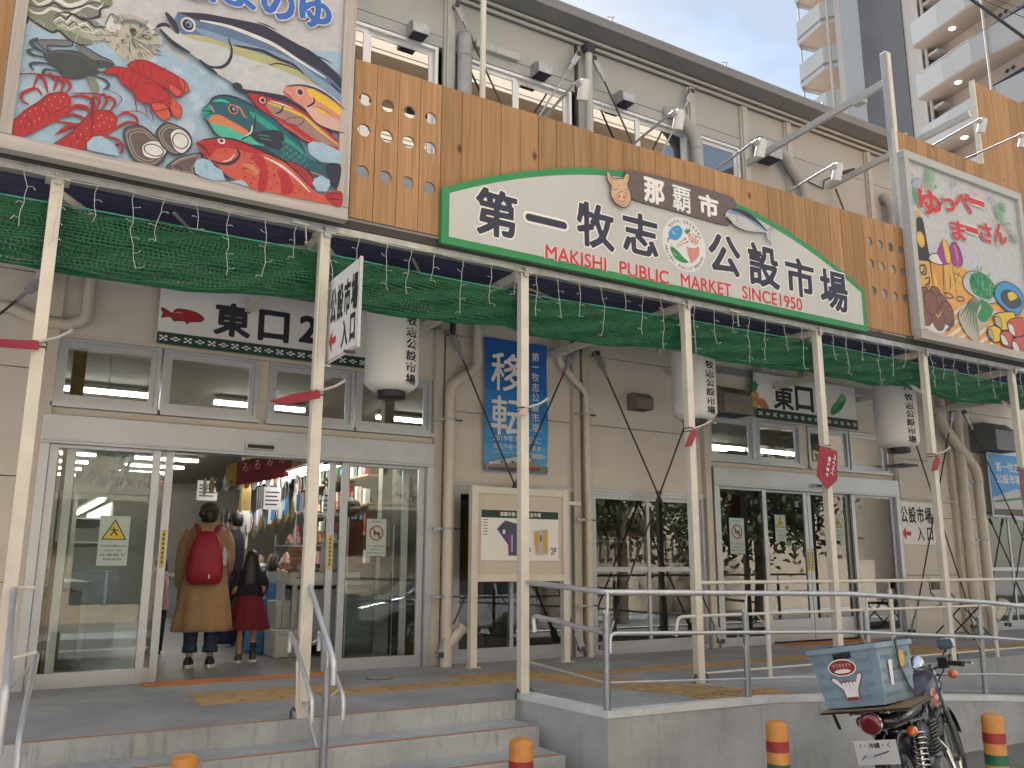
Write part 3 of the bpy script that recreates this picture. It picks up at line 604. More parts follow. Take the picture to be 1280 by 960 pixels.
# ---------------------------------------------------------------- canopy on posts
CN = thing('entrance_canopy', 'cream steel canopy on square posts along the shop front with a dark blue sheet roof', 'canopy', (5.4, 5.95, 0))
PX = [0.15, 1.92, 3.65, 5.45, 7.27, 9.07, 10.86, 12.65]
for i, x in enumerate(PX):
    b = MB(); b.box(x-0.0375, x+0.0375, 5.915, 5.985, 0.0 if i != 0 else 0.0, 3.40, 'cream_steel'); p = b.build('post', CN, bevel=0.004)
    b = MB(); b.box(x-0.07, x+0.07, 5.9, 6.03, 3.40, 3.412, 'cream_steel'); b.box(x-0.02, x+0.02, 5.885, 5.9, 3.36, 3.44, 'galv'); b.lathe((x-0.01, 5.885, 3.41), [(0.012, 0), (0.012, 0.02), (0, 0.02)], 'galv', 6); b.build('post_cap', p)
    b = MB(); b.box(x-0.03, x+0.03, 6.0, YW-0.06, 3.36, 3.44, 'cream_steel'); b.build('rafter', CN)
    b = MB(); b.beam((x, 6.0, 2.95), (x, 6.5, 3.36), 0.03, 0.03, 'cream_steel') if i in (5, 6) else b.beam((x+0.02, 6.02, 3.34), (x+0.9, 7.4, 3.38), 0.045, 0.05, 'cream_steel'); b.build('knee_brace', CN)
    if i in (1, 2, 3, 5):
        for sx in (-1, 1):
            b = MB(); b.tube([(x+sx*0.075, 5.93, 0.0), (x+sx*0.075, 5.93, 0.05), (x+sx*0.06, 5.93, 0.075), (x+sx*0.05, 5.93, 0.05)], 0.008, 'dark_steel', 6); b.build('anchor_hook', CN)
b = MB(); b.box(-3, 15, 5.91, 6.0, 3.415, 3.465, 'galv'); b.box(-3, 15, 5.90, 5.935, 3.468, 3.53, 'joint_dark'); b.build('front_beam', CN)  # upper strip coloured dark to stand for the shaded gap below the frame
b = MB(); b.tube([(1.88, 5.9, 0.03), (1.86, 5.9, 0.35), (1.885, 5.92, 0.5), (1.885, 5.905, 3.2)], 0.009, 'cream_steel', 6); b.build('cable_sleeve', CN, smooth=True)
b = MB(); n = 60
for i in range(n):
    ya, yc = 6.0+(YW-6.01)*i/n, 6.0+(YW-6.01)*(i+1)/n; za, zc = 3.49+0.28*i/n+0.018*math.sin(i*1.3), 3.49+0.28*(i+1)/n+0.018*math.sin((i+1)*1.3)
    b.add([(-3, ya, za), (15, ya, za), (15, yc, zc), (-3, yc, zc), (-3, ya, za+0.004), (15, ya, za+0.004), (15, yc, zc+0.004), (-3, yc, zc+0.004)], [(0, 3, 2, 1), (4, 5, 6, 7)], 'tarp')
b.build('roof_sheet', CN)
b = MB()
for x0, x1 in ((0.9, 2.6), (2.75, 4.6), (5.6, 7.2), (9.2, 10.8)):
    b = MB(); b.tube([(x0, 6.2, 3.44)]+[(x0+(x1-x0)*t/8, 6.4+0.15*math.sin(t), 3.44-0.05*math.sin(PI*t/8)) for t in range(1, 9)], 0.012, 'pipe_grey', 6); b.build('cable', CN, smooth=True)
for x, y in ((2.9, 6.5), (6.1, 6.5)): b = MB(); b.box(x, x+0.12, y, y+0.12, 3.36, 3.43, 'pipe_grey'); b.build('junction_box', CN)
# ---------------------------------------------------------------- timber cladding above the canopy
TC = thing('timber_cladding', 'screen of upright brown timber boards above the canopy, drilled with rows of round holes', 'cladding', (5.4, 5.89, 3.5))
def plank(x0, x1, z0, z1, holes=(), y=5.88):
    lp = [[(x0, z0), (x1, z0), (x1, z1), (x0, z1)]]+[list(reversed(circle((x0+x1)/2, hz, 0.052, 20))) for hz in holes]
    b = MB(); b.prism(lp, y+random.uniform(-0.0015, 0.0015), y+0.022, 'cedar'); b.build('plank', TC)
x = 2.075
for i in range(36):
    hz = (4.54, 4.28, 3.935) if i < 4 else ((4.575, 4.31, 3.99) if i >= 32 else ())
    plank(x+0.0025, x+0.1855, 3.55, 4.865+random.uniform(-0.004, 0.004), hz); x += 0.188
x = 8.86
for i in range(9): plank(x+0.0025, x+0.1955, 3.55, 6.12+random.uniform(-0.004, 0.004)); x += 0.198
for i in range(16): plank(x+0.0025, x+0.1955, 3.55, 7.32+random.uniform(-0.004, 0.004)); x += 0.198
for i in range(8): plank(-0.02-0.19*(i+1), -0.02-0.19*i-0.004, 3.55, 6.6)
b = MB()
for z in (3.62, 4.1, 4.7): b.box(2.05, 8.8, 5.905, 5.945, z, z+0.05, 'galv') if z != 4.1 else None
for x in (8.84,): b.box(x-0.035, x+0.012, 5.86, 5.905, 3.56, 6.13, 'cream_steel')
b.box(10.62, 10.645, 5.86, 5.93, 6.13, 7.33, 'cream_steel')
for z in (3.8, 5.0, 5.9): b.box(8.9, 13.5, 5.905, 5.945, z, z+0.05, 'galv')
b.build('backing_rail', TC)
# steel outriggers that tie the screens back to the building
SF = thing('steel_outrigger', 'pale upright steel post with long channel beams running back to the eaves', 'steel frame', (8.9, 5.95, 3.5))
b = MB(); b.box(8.86, 8.95, 5.91, 6.0, 3.5, 7.2, 'gutter_light'); b.box(8.875, 8.935, 5.905, 5.91, 6.13, 7.19, 'cream_steel'); b.build('post', SF, bevel=0.004)
for za, zb, xa, xb in ((6.82, 6.5, 8.9, 8.86),):
    b = MB(); b.beam((xa, 5.98, za), (xb, YW-0.05, za-0.14), 0.05, 0.09, 'gutter_light'); b.beam((xa+0.028, 5.98, za+0.03), (xb+0.028, YW-0.05, za-0.11), 0.02, 0.02, 'dark_steel'); b.box(xa-0.03, xa+0.07, 6.3, 6.45, za-0.1, za-0.05, 'gutter_light'); b.build('channel_beam', SF)
b = MB(); b.beam((10.66, 5.98, 6.9), (10.62, YW-0.05, 6.74), 0.05, 0.09, 'gutter_light'); b.beam((10.69, 5.98, 6.93), (10.65, YW-0.05, 6.77), 0.02, 0.02, 'dark_steel'); b.build('channel_beam', SF)
b = MB(); b.beam((10.7, YW-0.1, 6.7), (11.1, YW-0.4, 4.9), 0.022, 0.022, 'dark_steel'); b.build('tie_rod', SF)
# ================================================================ seafood billboard
for n_, c_ in dict(p_grey=(0.52, 0.53, 0.57), p_ice=(0.33, 0.49, 0.64), p_ice2=(0.42, 0.57, 0.7), p_red=(0.42, 0.02, 0.03), p_red2=(0.55, 0.09, 0.06), p_red3=(0.25, 0.01, 0.02), p_orange=(0.62, 0.2, 0.1), p_white=(0.66, 0.67, 0.66), p_navy=(0.016, 0.02, 0.05), p_blue=(0.1, 0.17, 0.3), p_blue2=(0.2, 0.3, 0.45),
                    p_silver=(0.5, 0.53, 0.56), p_olive=(0.42, 0.42, 0.2), p_pink=(0.62, 0.26, 0.2), p_pink2=(0.62, 0.4, 0.34), p_yellow=(0.72, 0.5, 0.03), p_mauve=(0.33, 0.2, 0.19), p_teal=(0.01, 0.1, 0.14), p_teal2=(0.01, 0.3, 0.26), p_mint=(0.06, 0.45, 0.32), p_slate=(0.045, 0.06, 0.07), p_slate2=(0.16, 0.17, 0.19),
                    p_brown=(0.12, 0.09, 0.085), p_shell=(0.3, 0.27, 0.24), p_clam=(0.2, 0.22, 0.17), p_clam2=(0.36, 0.37, 0.3), p_lblue=(0.03, 0.13, 0.5), p_puff=(0.45, 0.44, 0.38), p_skin=(0.66, 0.43, 0.28), p_taupe=(0.13, 0.1, 0.1), p_sky=(0.05, 0.3, 0.62), p_salmon=(0.6, 0.27, 0.22), p_leaf=(0.02, 0.26, 0.08), p_leaf2=(0.2, 0.48, 0.24), p_gold=(0.65, 0.4, 0.08), p_purple=(0.3, 0.04, 0.26), p_choc=(0.2, 0.085, 0.06), p_stripe=(0.72, 0.36, 0.1), p_bottle=(0.03, 0.025, 0.02), p_beer=(0.62, 0.3, 0.05)).items():
    mat(n_, tuple(v*0.86 for v in c_), 0.5, var=0.1, scale=14)
YB = 5.80
SB = thing('seafood_billboard', 'framed billboard painted with a tuna, lobsters, crab and red fish above the canopy', 'billboard', (0.92, YB, 3.47))
b = MB(); b.box(-0.12, 1.98, YB+0.004, YB+0.04, 3.5, 5.95, 'p_grey'); b.build('panel', SB)
for nm, q in (('frame_rail', (-0.2, 2.03, 3.47, 3.565)), ('frame_rail', (-0.2, 2.03, 5.9, 6.0)), ('frame_stile', (-0.2, -0.13, 3.567, 5.898)), ('frame_stile', (1.935, 2.03, 3.567, 5.898))):
    b = MB(); b.box(q[0], q[1], YB-0.035, YB+0.05, q[2], q[3], 'grey_wood_h' if nm == 'frame_rail' else 'grey_wood'); b.build(nm, SB, bevel=0.004)
lay = [0]
def Ly(y, k=0.00012): lay[0] += 1; return y-0.0006-lay[0]*k
# painted ice ground
b = MB(); ICE = [(-0.208,4.316),(-0.156,4.35),(-0.035,4.341),(0.133,4.306),(0.334,4.353),(0.478,4.306),(0.628,4.463),(0.819,4.395)]+[(0.928,4.42),(1.13,4.384),(1.369,4.602),(1.604,4.705),(1.724,4.772),(1.951,4.834)]
b.poly([(-0.13, 3.56)]+[(-0.13, ICE[0][1])]+ICE+[(1.94, ICE[-1][1]), (1.94, 3.56)], Ly(YB), 'p_ice')
y0 = Ly(YB); rr = random.Random(3)
for _ in range(260):
    cx, cz = rr.uniform(-0.1, 1.9), rr.uniform(3.58, 4.75)
    if cz > 4.45-0.0*cx and rr.random() < 0.6: continue
    r = rr.uniform(0.03, 0.09); a0 = rr.uniform(0, 6); pts = [(cx+r*math.cos(a0+k*1.2+rr.uniform(-.3, .3)), cz+r*math.sin(a0+k*1.2)) for k in range(5)]
    if all(p[1] < 4.62 and -0.12 < p[0] < 1.93 and p[1] > 3.57 for p in pts): b.stroke(pts, 0.004, y0-_*3e-6, 'p_ice2', 0, close=True) if rr.random() < 0.8 else b.poly(pts, y0-0.0001-_*3e-6, 'p_ice2')
b.build('painted_ice', SB)
def motif(name, parent, ybase, items, layer0=None):
    """flat print: every item is (kind, points, colour, ...) laid a hair in front of the last"""
    mb = MB(); k = 0
    if layer0 is not None: lay[0] = layer0
    for it in items:
        y = Ly(ybase, 0.00012)
        if it[0] == 'P': mb.poly(it[1], y, it[2], it[3] if len(it) > 3 else 4)
        elif it[0] == 'S': mb.stroke(it[1], it[3], y, it[2], 5)
        elif it[0] == 'L': mb.stroke(it[1], it[3], y, it[2], 4, close=True)
        elif it[0] == 'O':
            for p in it[1]: mb.oval(p[0], p[1], it[3], it[4], y, it[2])
    return mb.build(name, parent)
motif('painted_clam', SB, YB, [
 ('P', [(-0.149,4.434),(-0.146,4.486),(-0.149,4.671),(0.021,4.779),(0.256,4.828),(0.339,4.686),(0.33,4.634),(0.277,4.599),(0.287,4.538),(0.233,4.508),(0.287,4.485),(0.331,4.426),(0.331,4.384),(0.251,4.32),(0.185,4.298),(0.116,4.316),(0.063,4.352),(-0.001,4.33),(-0.068,4.35),(-0.128,4.39)], 'p_clam'),
 ('P', [(0.016,4.41),(0.052,4.465),(0.086,4.456),(0.116,4.493),(0.168,4.475),(0.221,4.451),(0.289,4.464),(0.328,4.414),(0.297,4.372),(0.213,4.354),(0.144,4.372),(0.068,4.377)], 'p_clam2'),
 ('S', [(-0.127,4.452),(-0.093,4.434),(-0.046,4.451),(-0.009,4.495),(0.032,4.499),(0.083,4.486),(0.13,4.524),(0.192,4.589),(0.26,4.592),(0.29,4.646)], 'p_white', 0.022),
 ('S', [(-0.109,4.52),(-0.075,4.502),(-0.03,4.539),(-0.009,4.578),(0.042,4.566),(0.093,4.553),(0.157,4.597),(0.203,4.646),(0.272,4.65)], 'p_white', 0.03),
 ('S', [(-0.138,4.484),(-0.081,4.479),(-0.027,4.509),(0.011,4.544),(0.054,4.523),(0.111,4.539),(0.16,4.567),(0.223,4.622),(0.317,4.635)], 'p_navy', 0.012),
 ('S', [(0.016,4.41),(0.053,4.45),(0.089,4.426),(0.117,4.478),(0.155,4.439),(0.203,4.461),(0.242,4.411),(0.291,4.444),(0.328,4.414)], 'p_white', 0.014),
 ('S', [(0.033,4.396),(0.072,4.43),(0.099,4.409),(0.136,4.453),(0.165,4.416),(0.214,4.438),(0.252,4.394),(0.31,4.419)], 'p_navy', 0.008),
 ('S', [(0.043,4.379),(0.082,4.408),(0.117,4.389),(0.156,4.423),(0.192,4.399),(0.234,4.408),(0.271,4.379)], 'p_white', 0.008),
 ('S', [(0.014,4.425),(0.051,4.467),(0.086,4.451),(0.115,4.498),(0.168,4.48),(0.219,4.482),(0.255,4.453),(0.314,4.473),(0.332,4.416),(0.331,4.384)], 'p_navy', 0.012),
 ('S', [(-0.151,4.413),(-0.12,4.388),(-0.052,4.356),(0.015,4.333),(0.054,4.357),(0.116,4.316),(0.184,4.301),(0.25,4.323)], 'p_navy', 0.014),
 ('S', [(0.282,4.537),(0.233,4.508),(0.167,4.49),(0.115,4.503),(0.05,4.485),(0.02,4.453)], 'p_navy', 0.012),
 ('S', [(0.33,4.634),(0.277,4.596),(0.273,4.544),(0.233,4.514)], 'p_navy', 0.012)])
pc = [(0.484,4.452)][0]; sp_ = []
for k in range(95):
    a = rr.uniform(0, 2*PI); r0 = rr.uniform(0.0, 0.95); rx, rz = 0.185, 0.155
    p = (pc[0]+rx*r0*math.cos(a), pc[1]+rz*r0*math.sin(a)); q = (p[0]+0.035*math.cos(a)+0.01, p[1]+0.035*math.sin(a))
    sp_.append(('S', [p, q], 'p_slate2' if rr.random() < 0.5 else 'p_slate', 0.005))
motif('painted_pufferfish', SB, YB, [('P', circle(pc[0], pc[1], 0.17, 18), 'p_puff', 2), ('P', [(0.317,4.495),(0.333,4.555),(0.357,4.579),(0.401,4.536),(0.401,4.482),(0.351,4.454)], 'p_white'), ('P', [(0.565,4.561),(0.58,4.593),(0.614,4.572),(0.605,4.52)], 'p_white')]+sp_+[
 ('S', [(0.317,4.485),(0.329,4.548),(0.353,4.578),(0.397,4.524)], 'p_slate', 0.008), ('S', [(0.35,4.561),(0.39,4.51)], 'p_slate', 0.004), ('S', [(0.397,4.529),(0.456,4.566),(0.528,4.57),(0.585,4.54)], 'p_slate2', 0.02), ('O', [(0.486,4.506)], 'p_slate', 0.017, 0.014), ('O', [(0.571,4.482)], 'p_slate', 0.03, 0.012), ('O', [(0.573,4.481)], 'p_olive', 0.018, 0.006)])
motif('painted_crab', SB, YB, [
 ('P', [(-0.016,4.15),(0.02,4.198),(0.091,4.226),(0.156,4.243),(0.217,4.226),(0.272,4.182),(0.31,4.132),(0.255,4.089),(0.167,4.041),(0.109,4.043),(0.056,4.082)], 'p_slate'),
 ('P', [(0.013,4.189),(-0.046,4.215),(-0.061,4.241),(-0.003,4.265),(0.117,4.301),(0.138,4.275),(0.089,4.25),(0.001,4.226),(0.027,4.214)], 'p_slate2'),
 ('P', [(0.153,4.277),(0.202,4.288),(0.308,4.25),(0.37,4.239),(0.392,4.209),(0.314,4.184),(0.295,4.204),(0.243,4.218),(0.19,4.242)], 'p_slate2'),
 ('P', [(0.245,4.198),(0.345,4.23),(0.39,4.208),(0.307,4.171),(0.265,4.163)], 'p_slate'),
 ('S', [(-0.001,4.169),(-0.06,4.19),(-0.091,4.22),(-0.055,4.261)], 'p_slate', 0.024), ('S', [(0.009,4.142),(-0.071,4.136),(-0.101,4.157),(-0.067,4.178)], 'p_slate', 0.02), ('S', [(0.046,4.103),(-0.026,4.095),(-0.08,4.068),(-0.056,4.031)], 'p_slate', 0.018), ('S', [(0.066,4.064),(0.009,4.061),(-0.003,4.027),(0.038,4.02)], 'p_slate', 0.018),
 ('S', [(0.271,4.098),(0.34,4.094),(0.373,4.062),(0.342,4.02)], 'p_slate', 0.018), ('P', [(0.239,4.078),(0.28,4.086),(0.32,4.026),(0.298,3.983),(0.27,4.011)], 'p_clam'), ('S', [(0.276,4.136),(0.335,4.144),(0.39,4.203)], 'p_slate', 0.014),
 ('L', [(0.013,4.189),(-0.046,4.215),(-0.061,4.241),(-0.003,4.265),(0.117,4.301),(0.138,4.275),(0.089,4.25),(0.001,4.226)], 'p_navy', 0.006), ('S', [(0.153,4.277),(0.202,4.288),(0.308,4.25),(0.37,4.239),(0.392,4.209)], 'p_navy', 0.008), ('S', [(-0.007,4.147),(0.029,4.189),(0.117,4.213),(0.21,4.208),(0.282,4.158)], 'p_slate2', 0.006)])
def lob(nm, body, head, segs, legs, ant, dots):
    it = [('S', a_, 'p_red3', 0.02) for a_ in legs]+[('S', a_, 'p_red', 0.013) for a_ in legs]+[('P', body, 'p_red'), ('P', head, 'p_red')]
    it += [('S', s_, 'p_red3', 0.007) for s_ in segs]+[('S', a_, 'p_red3', w_) for a_, w_ in ant]+[('O', dots, 'p_pink2', 0.004, 0.004)]
    it += [('S', body[:len(body)//2+1], 'p_red3', 0.01)]
    motif(nm, SB, YB, it)
lob('painted_lobster', [(-0.171,3.592),(-0.132,3.66),(-0.071,3.755),(-0.008,3.828),(0.035,3.885),(0.111,3.933),(0.154,3.916),(0.169,3.845),(0.128,3.763),(0.054,3.688),(-0.025,3.612),(-0.098,3.554),(-0.167,3.553)],
    [(0.006,3.847),(0.041,3.902),(0.112,3.93),(0.159,3.912),(0.168,3.854),(0.135,3.775),(0.066,3.735),(0.022,3.772)],
    [[(-0.15,3.617),(-0.125,3.595),(-0.106,3.557)], [(-0.127,3.652),(-0.098,3.631),(-0.077,3.579)], [(-0.104,3.688),(-0.074,3.662),(-0.048,3.601)], [(-0.08,3.723),(-0.046,3.694),(-0.019,3.624)], [(-0.052,3.761),(-0.013,3.723),(0.01,3.651)], [(-0.025,3.798),(0.015,3.76),(0.039,3.679)], [(0.008,3.832),(0.044,3.789),(0.068,3.707)], [(0.047,3.76),(0.1,3.795),(0.151,3.859)]],
    [[(0.004,3.876),(-0.032,3.915),(-0.098,3.865),(-0.101,3.815),(-0.06,3.798)], [(0.033,3.904),(0.01,3.977),(-0.026,4.006),(-0.048,3.91)], [(0.063,3.924),(0.072,3.997),(0.036,4.036),(0.021,4.021)], [(0.103,3.936),(0.113,3.999),(0.07,4.021),(0.039,4.006)], [(0.136,3.935),(0.155,3.992),(0.119,4.021),(0.079,4.014)], [(0.155,3.911),(0.218,3.94),(0.286,3.93),(0.307,3.885)], [(0.127,3.772),(0.182,3.798),(0.249,3.787),(0.237,3.743)], [(0.091,3.723),(0.163,3.733),(0.197,3.723),(0.1,3.636)], [(0.163,3.823),(0.209,3.856),(0.276,3.855)]],
    [([(-0.161,3.974),(-0.065,4.004),(0.021,4.021),(0.093,4.033),(0.175,4.044)], 0.012), ([(0.16,3.938),(0.249,3.964),(0.316,3.979),(0.359,3.977)], 0.012)],
    [(0.045,3.858),(0.075,3.887),(0.109,3.867),(0.065,3.824),(0.098,3.814),(0.123,3.901),(0.025,3.823),(-0.019,3.78),(-0.048,3.752),(0.003,3.718),(-0.075,3.715),(-0.018,3.692),(-0.087,3.673),(-0.043,3.666),(0.021,3.782),(0.139,3.856)])
lob('painted_lobster', [(0.084,3.554),(0.142,3.618),(0.193,3.682),(0.243,3.765),(0.272,3.814),(0.318,3.862),(0.393,3.879),(0.441,3.846),(0.436,3.779),(0.384,3.698),(0.319,3.666),(0.283,3.596),(0.237,3.558),(0.148,3.556)],
    [(0.28,3.816),(0.326,3.862),(0.393,3.877),(0.441,3.841),(0.433,3.773),(0.375,3.696),(0.315,3.705),(0.285,3.757)],
    [[(0.127,3.6),(0.153,3.582),(0.164,3.56)], [(0.156,3.637),(0.191,3.612),(0.204,3.561)], [(0.186,3.67),(0.23,3.642),(0.245,3.566)], [(0.215,3.712),(0.259,3.68),(0.283,3.606)], [(0.244,3.755),(0.289,3.718),(0.311,3.664)], [(0.323,3.717),(0.372,3.731),(0.427,3.786)]],
    [[(0.279,3.826),(0.258,3.87),(0.192,3.861),(0.157,3.801)], [(0.31,3.86),(0.329,3.932),(0.301,3.954),(0.273,3.895)], [(0.342,3.874),(0.37,3.944),(0.349,3.989),(0.326,3.962)], [(0.393,3.879),(0.421,3.949),(0.384,3.979),(0.352,3.959)], [(0.439,3.851),(0.487,3.896),(0.55,3.882),(0.566,3.845)], [(0.271,3.733),(0.22,3.739),(0.158,3.702),(0.114,3.65)], [(0.406,3.73),(0.477,3.81),(0.544,3.839),(0.664,3.79)], [(0.376,3.691),(0.443,3.699),(0.49,3.661),(0.482,3.598)], [(0.36,3.677),(0.414,3.641),(0.464,3.664),(0.425,3.618)], [(0.232,3.792),(0.182,3.798),(0.136,3.765)]],
    [([(0.444,3.888),(0.546,3.923),(0.6,3.917),(0.658,3.871)], 0.006), ([(0.549,3.892),(0.58,3.756),(0.595,3.658),(0.594,3.56)], 0.013), ([(0.288,3.961),(0.294,3.85),(0.311,3.664)], 0.022), ([(0.345,4.029),(0.407,4.017),(0.457,3.985),(0.425,3.909)], 0.006)],
    [(0.331,3.81),(0.346,3.835),(0.381,3.824),(0.367,3.79),(0.403,3.769),(0.344,3.763),(0.272,3.723),(0.243,3.675),(0.278,3.655),(0.231,3.622),(0.204,3.655),(0.312,3.744),(0.411,3.823)])
def slip(nm, body, claws, segs, eyes):
    motif(nm, SB, YB, [('P', body, 'p_red')]+[('P', c_, 'p_red2') for c_ in claws]+[('L', c_, 'p_red3', 0.006) for c_ in claws]+[('L', body, 'p_red3', 0.008)]+[('S', s_, 'p_red3', 0.007) for s_ in segs]+[('O', eyes, 'p_slate', 0.008, 0.008)])
slip('painted_slipper_lobster', [(0.475,4.242),(0.524,4.288),(0.595,4.302),(0.679,4.281),(0.754,4.261),(0.822,4.228),(0.836,4.168),(0.795,4.101),(0.746,4.13),(0.633,4.17),(0.559,4.189),(0.486,4.219)], [[(0.733,4.179),(0.79,4.164),(0.83,4.133),(0.804,4.099),(0.757,4.111)], [(0.793,4.241),(0.842,4.223),(0.865,4.165),(0.838,4.146),(0.807,4.191)]], [[(0.542,4.29),(0.527,4.254),(0.554,4.198)], [(0.578,4.296),(0.564,4.244),(0.586,4.192)], [(0.623,4.295),(0.61,4.237),(0.632,4.18)], [(0.663,4.254),(0.706,4.289)]], [(0.721,4.194)])
slip('painted_slipper_lobster', [(0.336,4.135),(0.366,4.181),(0.425,4.205),(0.487,4.209),(0.559,4.189),(0.633,4.17),(0.719,4.121),(0.756,4.068),(0.738,3.999),(0.651,3.953),(0.629,3.999),(0.558,3.999),(0.518,4.05),(0.481,4.07),(0.434,4.108),(0.413,4.144),(0.354,4.13)],
     [[(0.638,4.002),(0.709,4.023),(0.748,3.991),(0.759,3.942),(0.727,3.904),(0.67,3.937)], [(0.75,4.088),(0.798,4.059),(0.829,4.015),(0.82,3.948),(0.783,3.954),(0.751,4.014)]], [[(0.426,4.2),(0.412,4.154),(0.433,4.113)], [(0.469,4.208),(0.448,4.149),(0.476,4.074)], [(0.514,4.202),(0.493,4.137),(0.513,4.059)], [(0.564,4.186),(0.53,4.117),(0.521,4.062)], [(0.573,4.13),(0.625,4.157)], [(0.644,4.035),(0.699,4.035),(0.741,4.075)], [(0.528,4.032),(0.542,3.974),(0.556,3.915)], [(0.566,4.002),(0.605,3.961),(0.619,3.902)], [(0.612,3.994),(0.644,3.93),(0.662,3.877)]], [(0.639,4.037)])
def oys(nm, sh, wh, c, rx, rz):
    it = [('P', sh, 'p_brown'), ('L', sh, 'p_navy', 0.008)]
    m0 = (sum(p[0] for p in sh)/len(sh), sum(p[1] for p in sh)/len(sh))
    for k in (0.85, 0.7): it.append(('L', [(m0[0]+(p[0]-m0[0])*k, m0[1]+(p[1]-m0[1])*k) for p in sh], 'p_shell', 0.007))
    if wh: it += [('P', wh, 'p_white'), ('L', wh, 'p_navy', 0.006)]
    it += [('L', [(c[0]+rx*math.cos(a*PI/4), c[1]+rz*math.sin(a*PI/4)) for a in range(8)], 'p_navy', 0.007)]
    motif(nm, SB, YB, it)
oys('painted_oyster', [(0.486,3.751),(0.521,3.802),(0.599,3.824),(0.683,3.774),(0.751,3.719),(0.741,3.623),(0.674,3.555),(0.594,3.565),(0.537,3.612)], [(0.605,3.691),(0.668,3.744),(0.732,3.735),(0.756,3.679),(0.7,3.621),(0.624,3.622)], [(0.678,3.677)][0], 0.06, 0.04)
oys('painted_oyster', [(0.683,3.809),(0.736,3.889),(0.808,3.889),(0.879,3.863),(0.911,3.788),(0.879,3.717),(0.804,3.677),(0.729,3.716)], [(0.77,3.816),(0.82,3.871),(0.88,3.845),(0.907,3.781),(0.859,3.7),(0.8,3.723)], [(0.837,3.786)][0], 0.05, 0.055)
oys('painted_oyster', [(0.765,3.579),(0.826,3.653),(0.906,3.703),(0.968,3.731),(0.981,3.698),(0.935,3.603),(0.95,3.566),(0.865,3.551),(0.783,3.548)], None, [(0.822,3.575)][0], 0.04, 0.025)
motif('painted_tuna', SB, YB, [
 ('P', [(0.667,4.691),(0.744,4.718),(0.85,4.753),(1.013,4.785),(1.193,4.81),(1.356,4.818),(1.478,4.79),(1.601,4.751),(1.727,4.719),(1.857,4.652),(1.956,4.575),(1.965,4.382),(1.808,4.356),(1.623,4.341),(1.458,4.305),(1.319,4.276),(1.227,4.287),(1.101,4.324),(1.032,4.35),(0.975,4.385),(0.862,4.436),(0.763,4.478),(0.664,4.531),(0.627,4.568),(0.669,4.595),(0.723,4.576),(0.756,4.563)], 'p_silver', 3),
 ('P', [(0.777,4.576),(0.915,4.61),(1.069,4.616),(1.252,4.615),(1.488,4.601),(1.686,4.545),(1.815,4.465),(1.615,4.496),(1.374,4.525),(1.143,4.534),(1.073,4.568),(0.864,4.555)], 'p_olive', 3),
 ('P', [(0.745,4.715),(1.013,4.783),(1.193,4.808),(1.356,4.816),(1.478,4.787),(1.602,4.749),(1.727,4.716),(1.857,4.65),(1.956,4.573),(1.964,4.391),(1.867,4.427),(1.739,4.482),(1.612,4.548),(1.465,4.587),(1.299,4.598),(1.116,4.596),(0.948,4.603),(0.851,4.589),(0.771,4.574)], 'p_blue', 3),
 ('P', [(0.869,4.639),(0.945,4.653),(1.112,4.646),(1.297,4.643),(1.462,4.639),(1.609,4.614),(1.761,4.542),(1.942,4.463),(1.964,4.402),(1.842,4.433),(1.688,4.519),(1.538,4.578),(1.37,4.595),(1.138,4.597),(0.948,4.603)], 'p_blue2', 3),
 ('P', [(0.744,4.721),(0.903,4.772),(1.035,4.793),(1.297,4.827),(1.38,4.816),(1.49,4.787),(1.601,4.758),(1.727,4.722),(1.956,4.569),(1.96,4.488),(1.835,4.571),(1.707,4.618),(1.607,4.646),(1.484,4.679),(1.363,4.705),(1.199,4.721),(1.04,4.724),(0.886,4.708),(0.798,4.718)], 'p_navy', 3),
 ('S', [(0.896,4.712),(1.073,4.733),(1.245,4.723),(1.423,4.696),(1.608,4.629),(1.81,4.557)], 'p_white', 0.03),
 ('O', [(0.822,4.654)], 'p_white', 0.05, 0.055), ('O', [(0.82,4.652)], 'p_navy', 0.038, 0.042), ('O', [(0.826,4.658)], 'p_blue2', 0.022, 0.026), ('O', [(0.82,4.65)], 'p_navy', 0.012, 0.014),
 ('S', [(1.093,4.639),(1.123,4.56),(1.113,4.473),(1.067,4.408),(0.997,4.385),(0.963,4.394)], 'p_navy', 0.022),
 ('S', [(0.67,4.695),(0.701,4.662),(0.736,4.618),(0.762,4.562)], 'p_navy', 0.04), ('S', [(0.622,4.56),(0.649,4.59),(0.684,4.603),(0.707,4.589)], 'p_navy', 0.028), ('S', [(0.641,4.56),(0.719,4.494),(0.774,4.469),(0.851,4.445)], 'p_navy', 0.032), ('S', [(0.913,4.415),(0.952,4.39),(0.998,4.367),(1.038,4.345)], 'p_navy', 0.026),
 ('S', [(1.138,4.601),(1.252,4.613),(1.345,4.62),(1.453,4.596),(1.562,4.585),(1.644,4.534)], 'p_navy', 0.028), ('S', [(1.386,4.522),(1.443,4.556),(1.514,4.564),(1.588,4.554)], 'p_navy', 0.012), ('S', [(1.164,4.299),(1.228,4.268),(1.388,4.291),(1.552,4.317)], 'p_navy', 0.04), ('O', [(1.181,4.292)], 'p_navy', 0.035, 0.03),
 ('S', [(1.703,4.711),(1.778,4.706),(1.855,4.69)], 'p_navy', 0.012), ('S', [(1.285,4.836),(1.355,4.834),(1.428,4.819)], 'p_navy', 0.012), ('S', [(1.85,4.529),(1.902,4.491),(1.961,4.455)], 'p_navy', 0.02), ('O', [(1.309,4.486),(1.329,4.491),(1.354,4.504)], 'p_navy', 0.004, 0.004)])
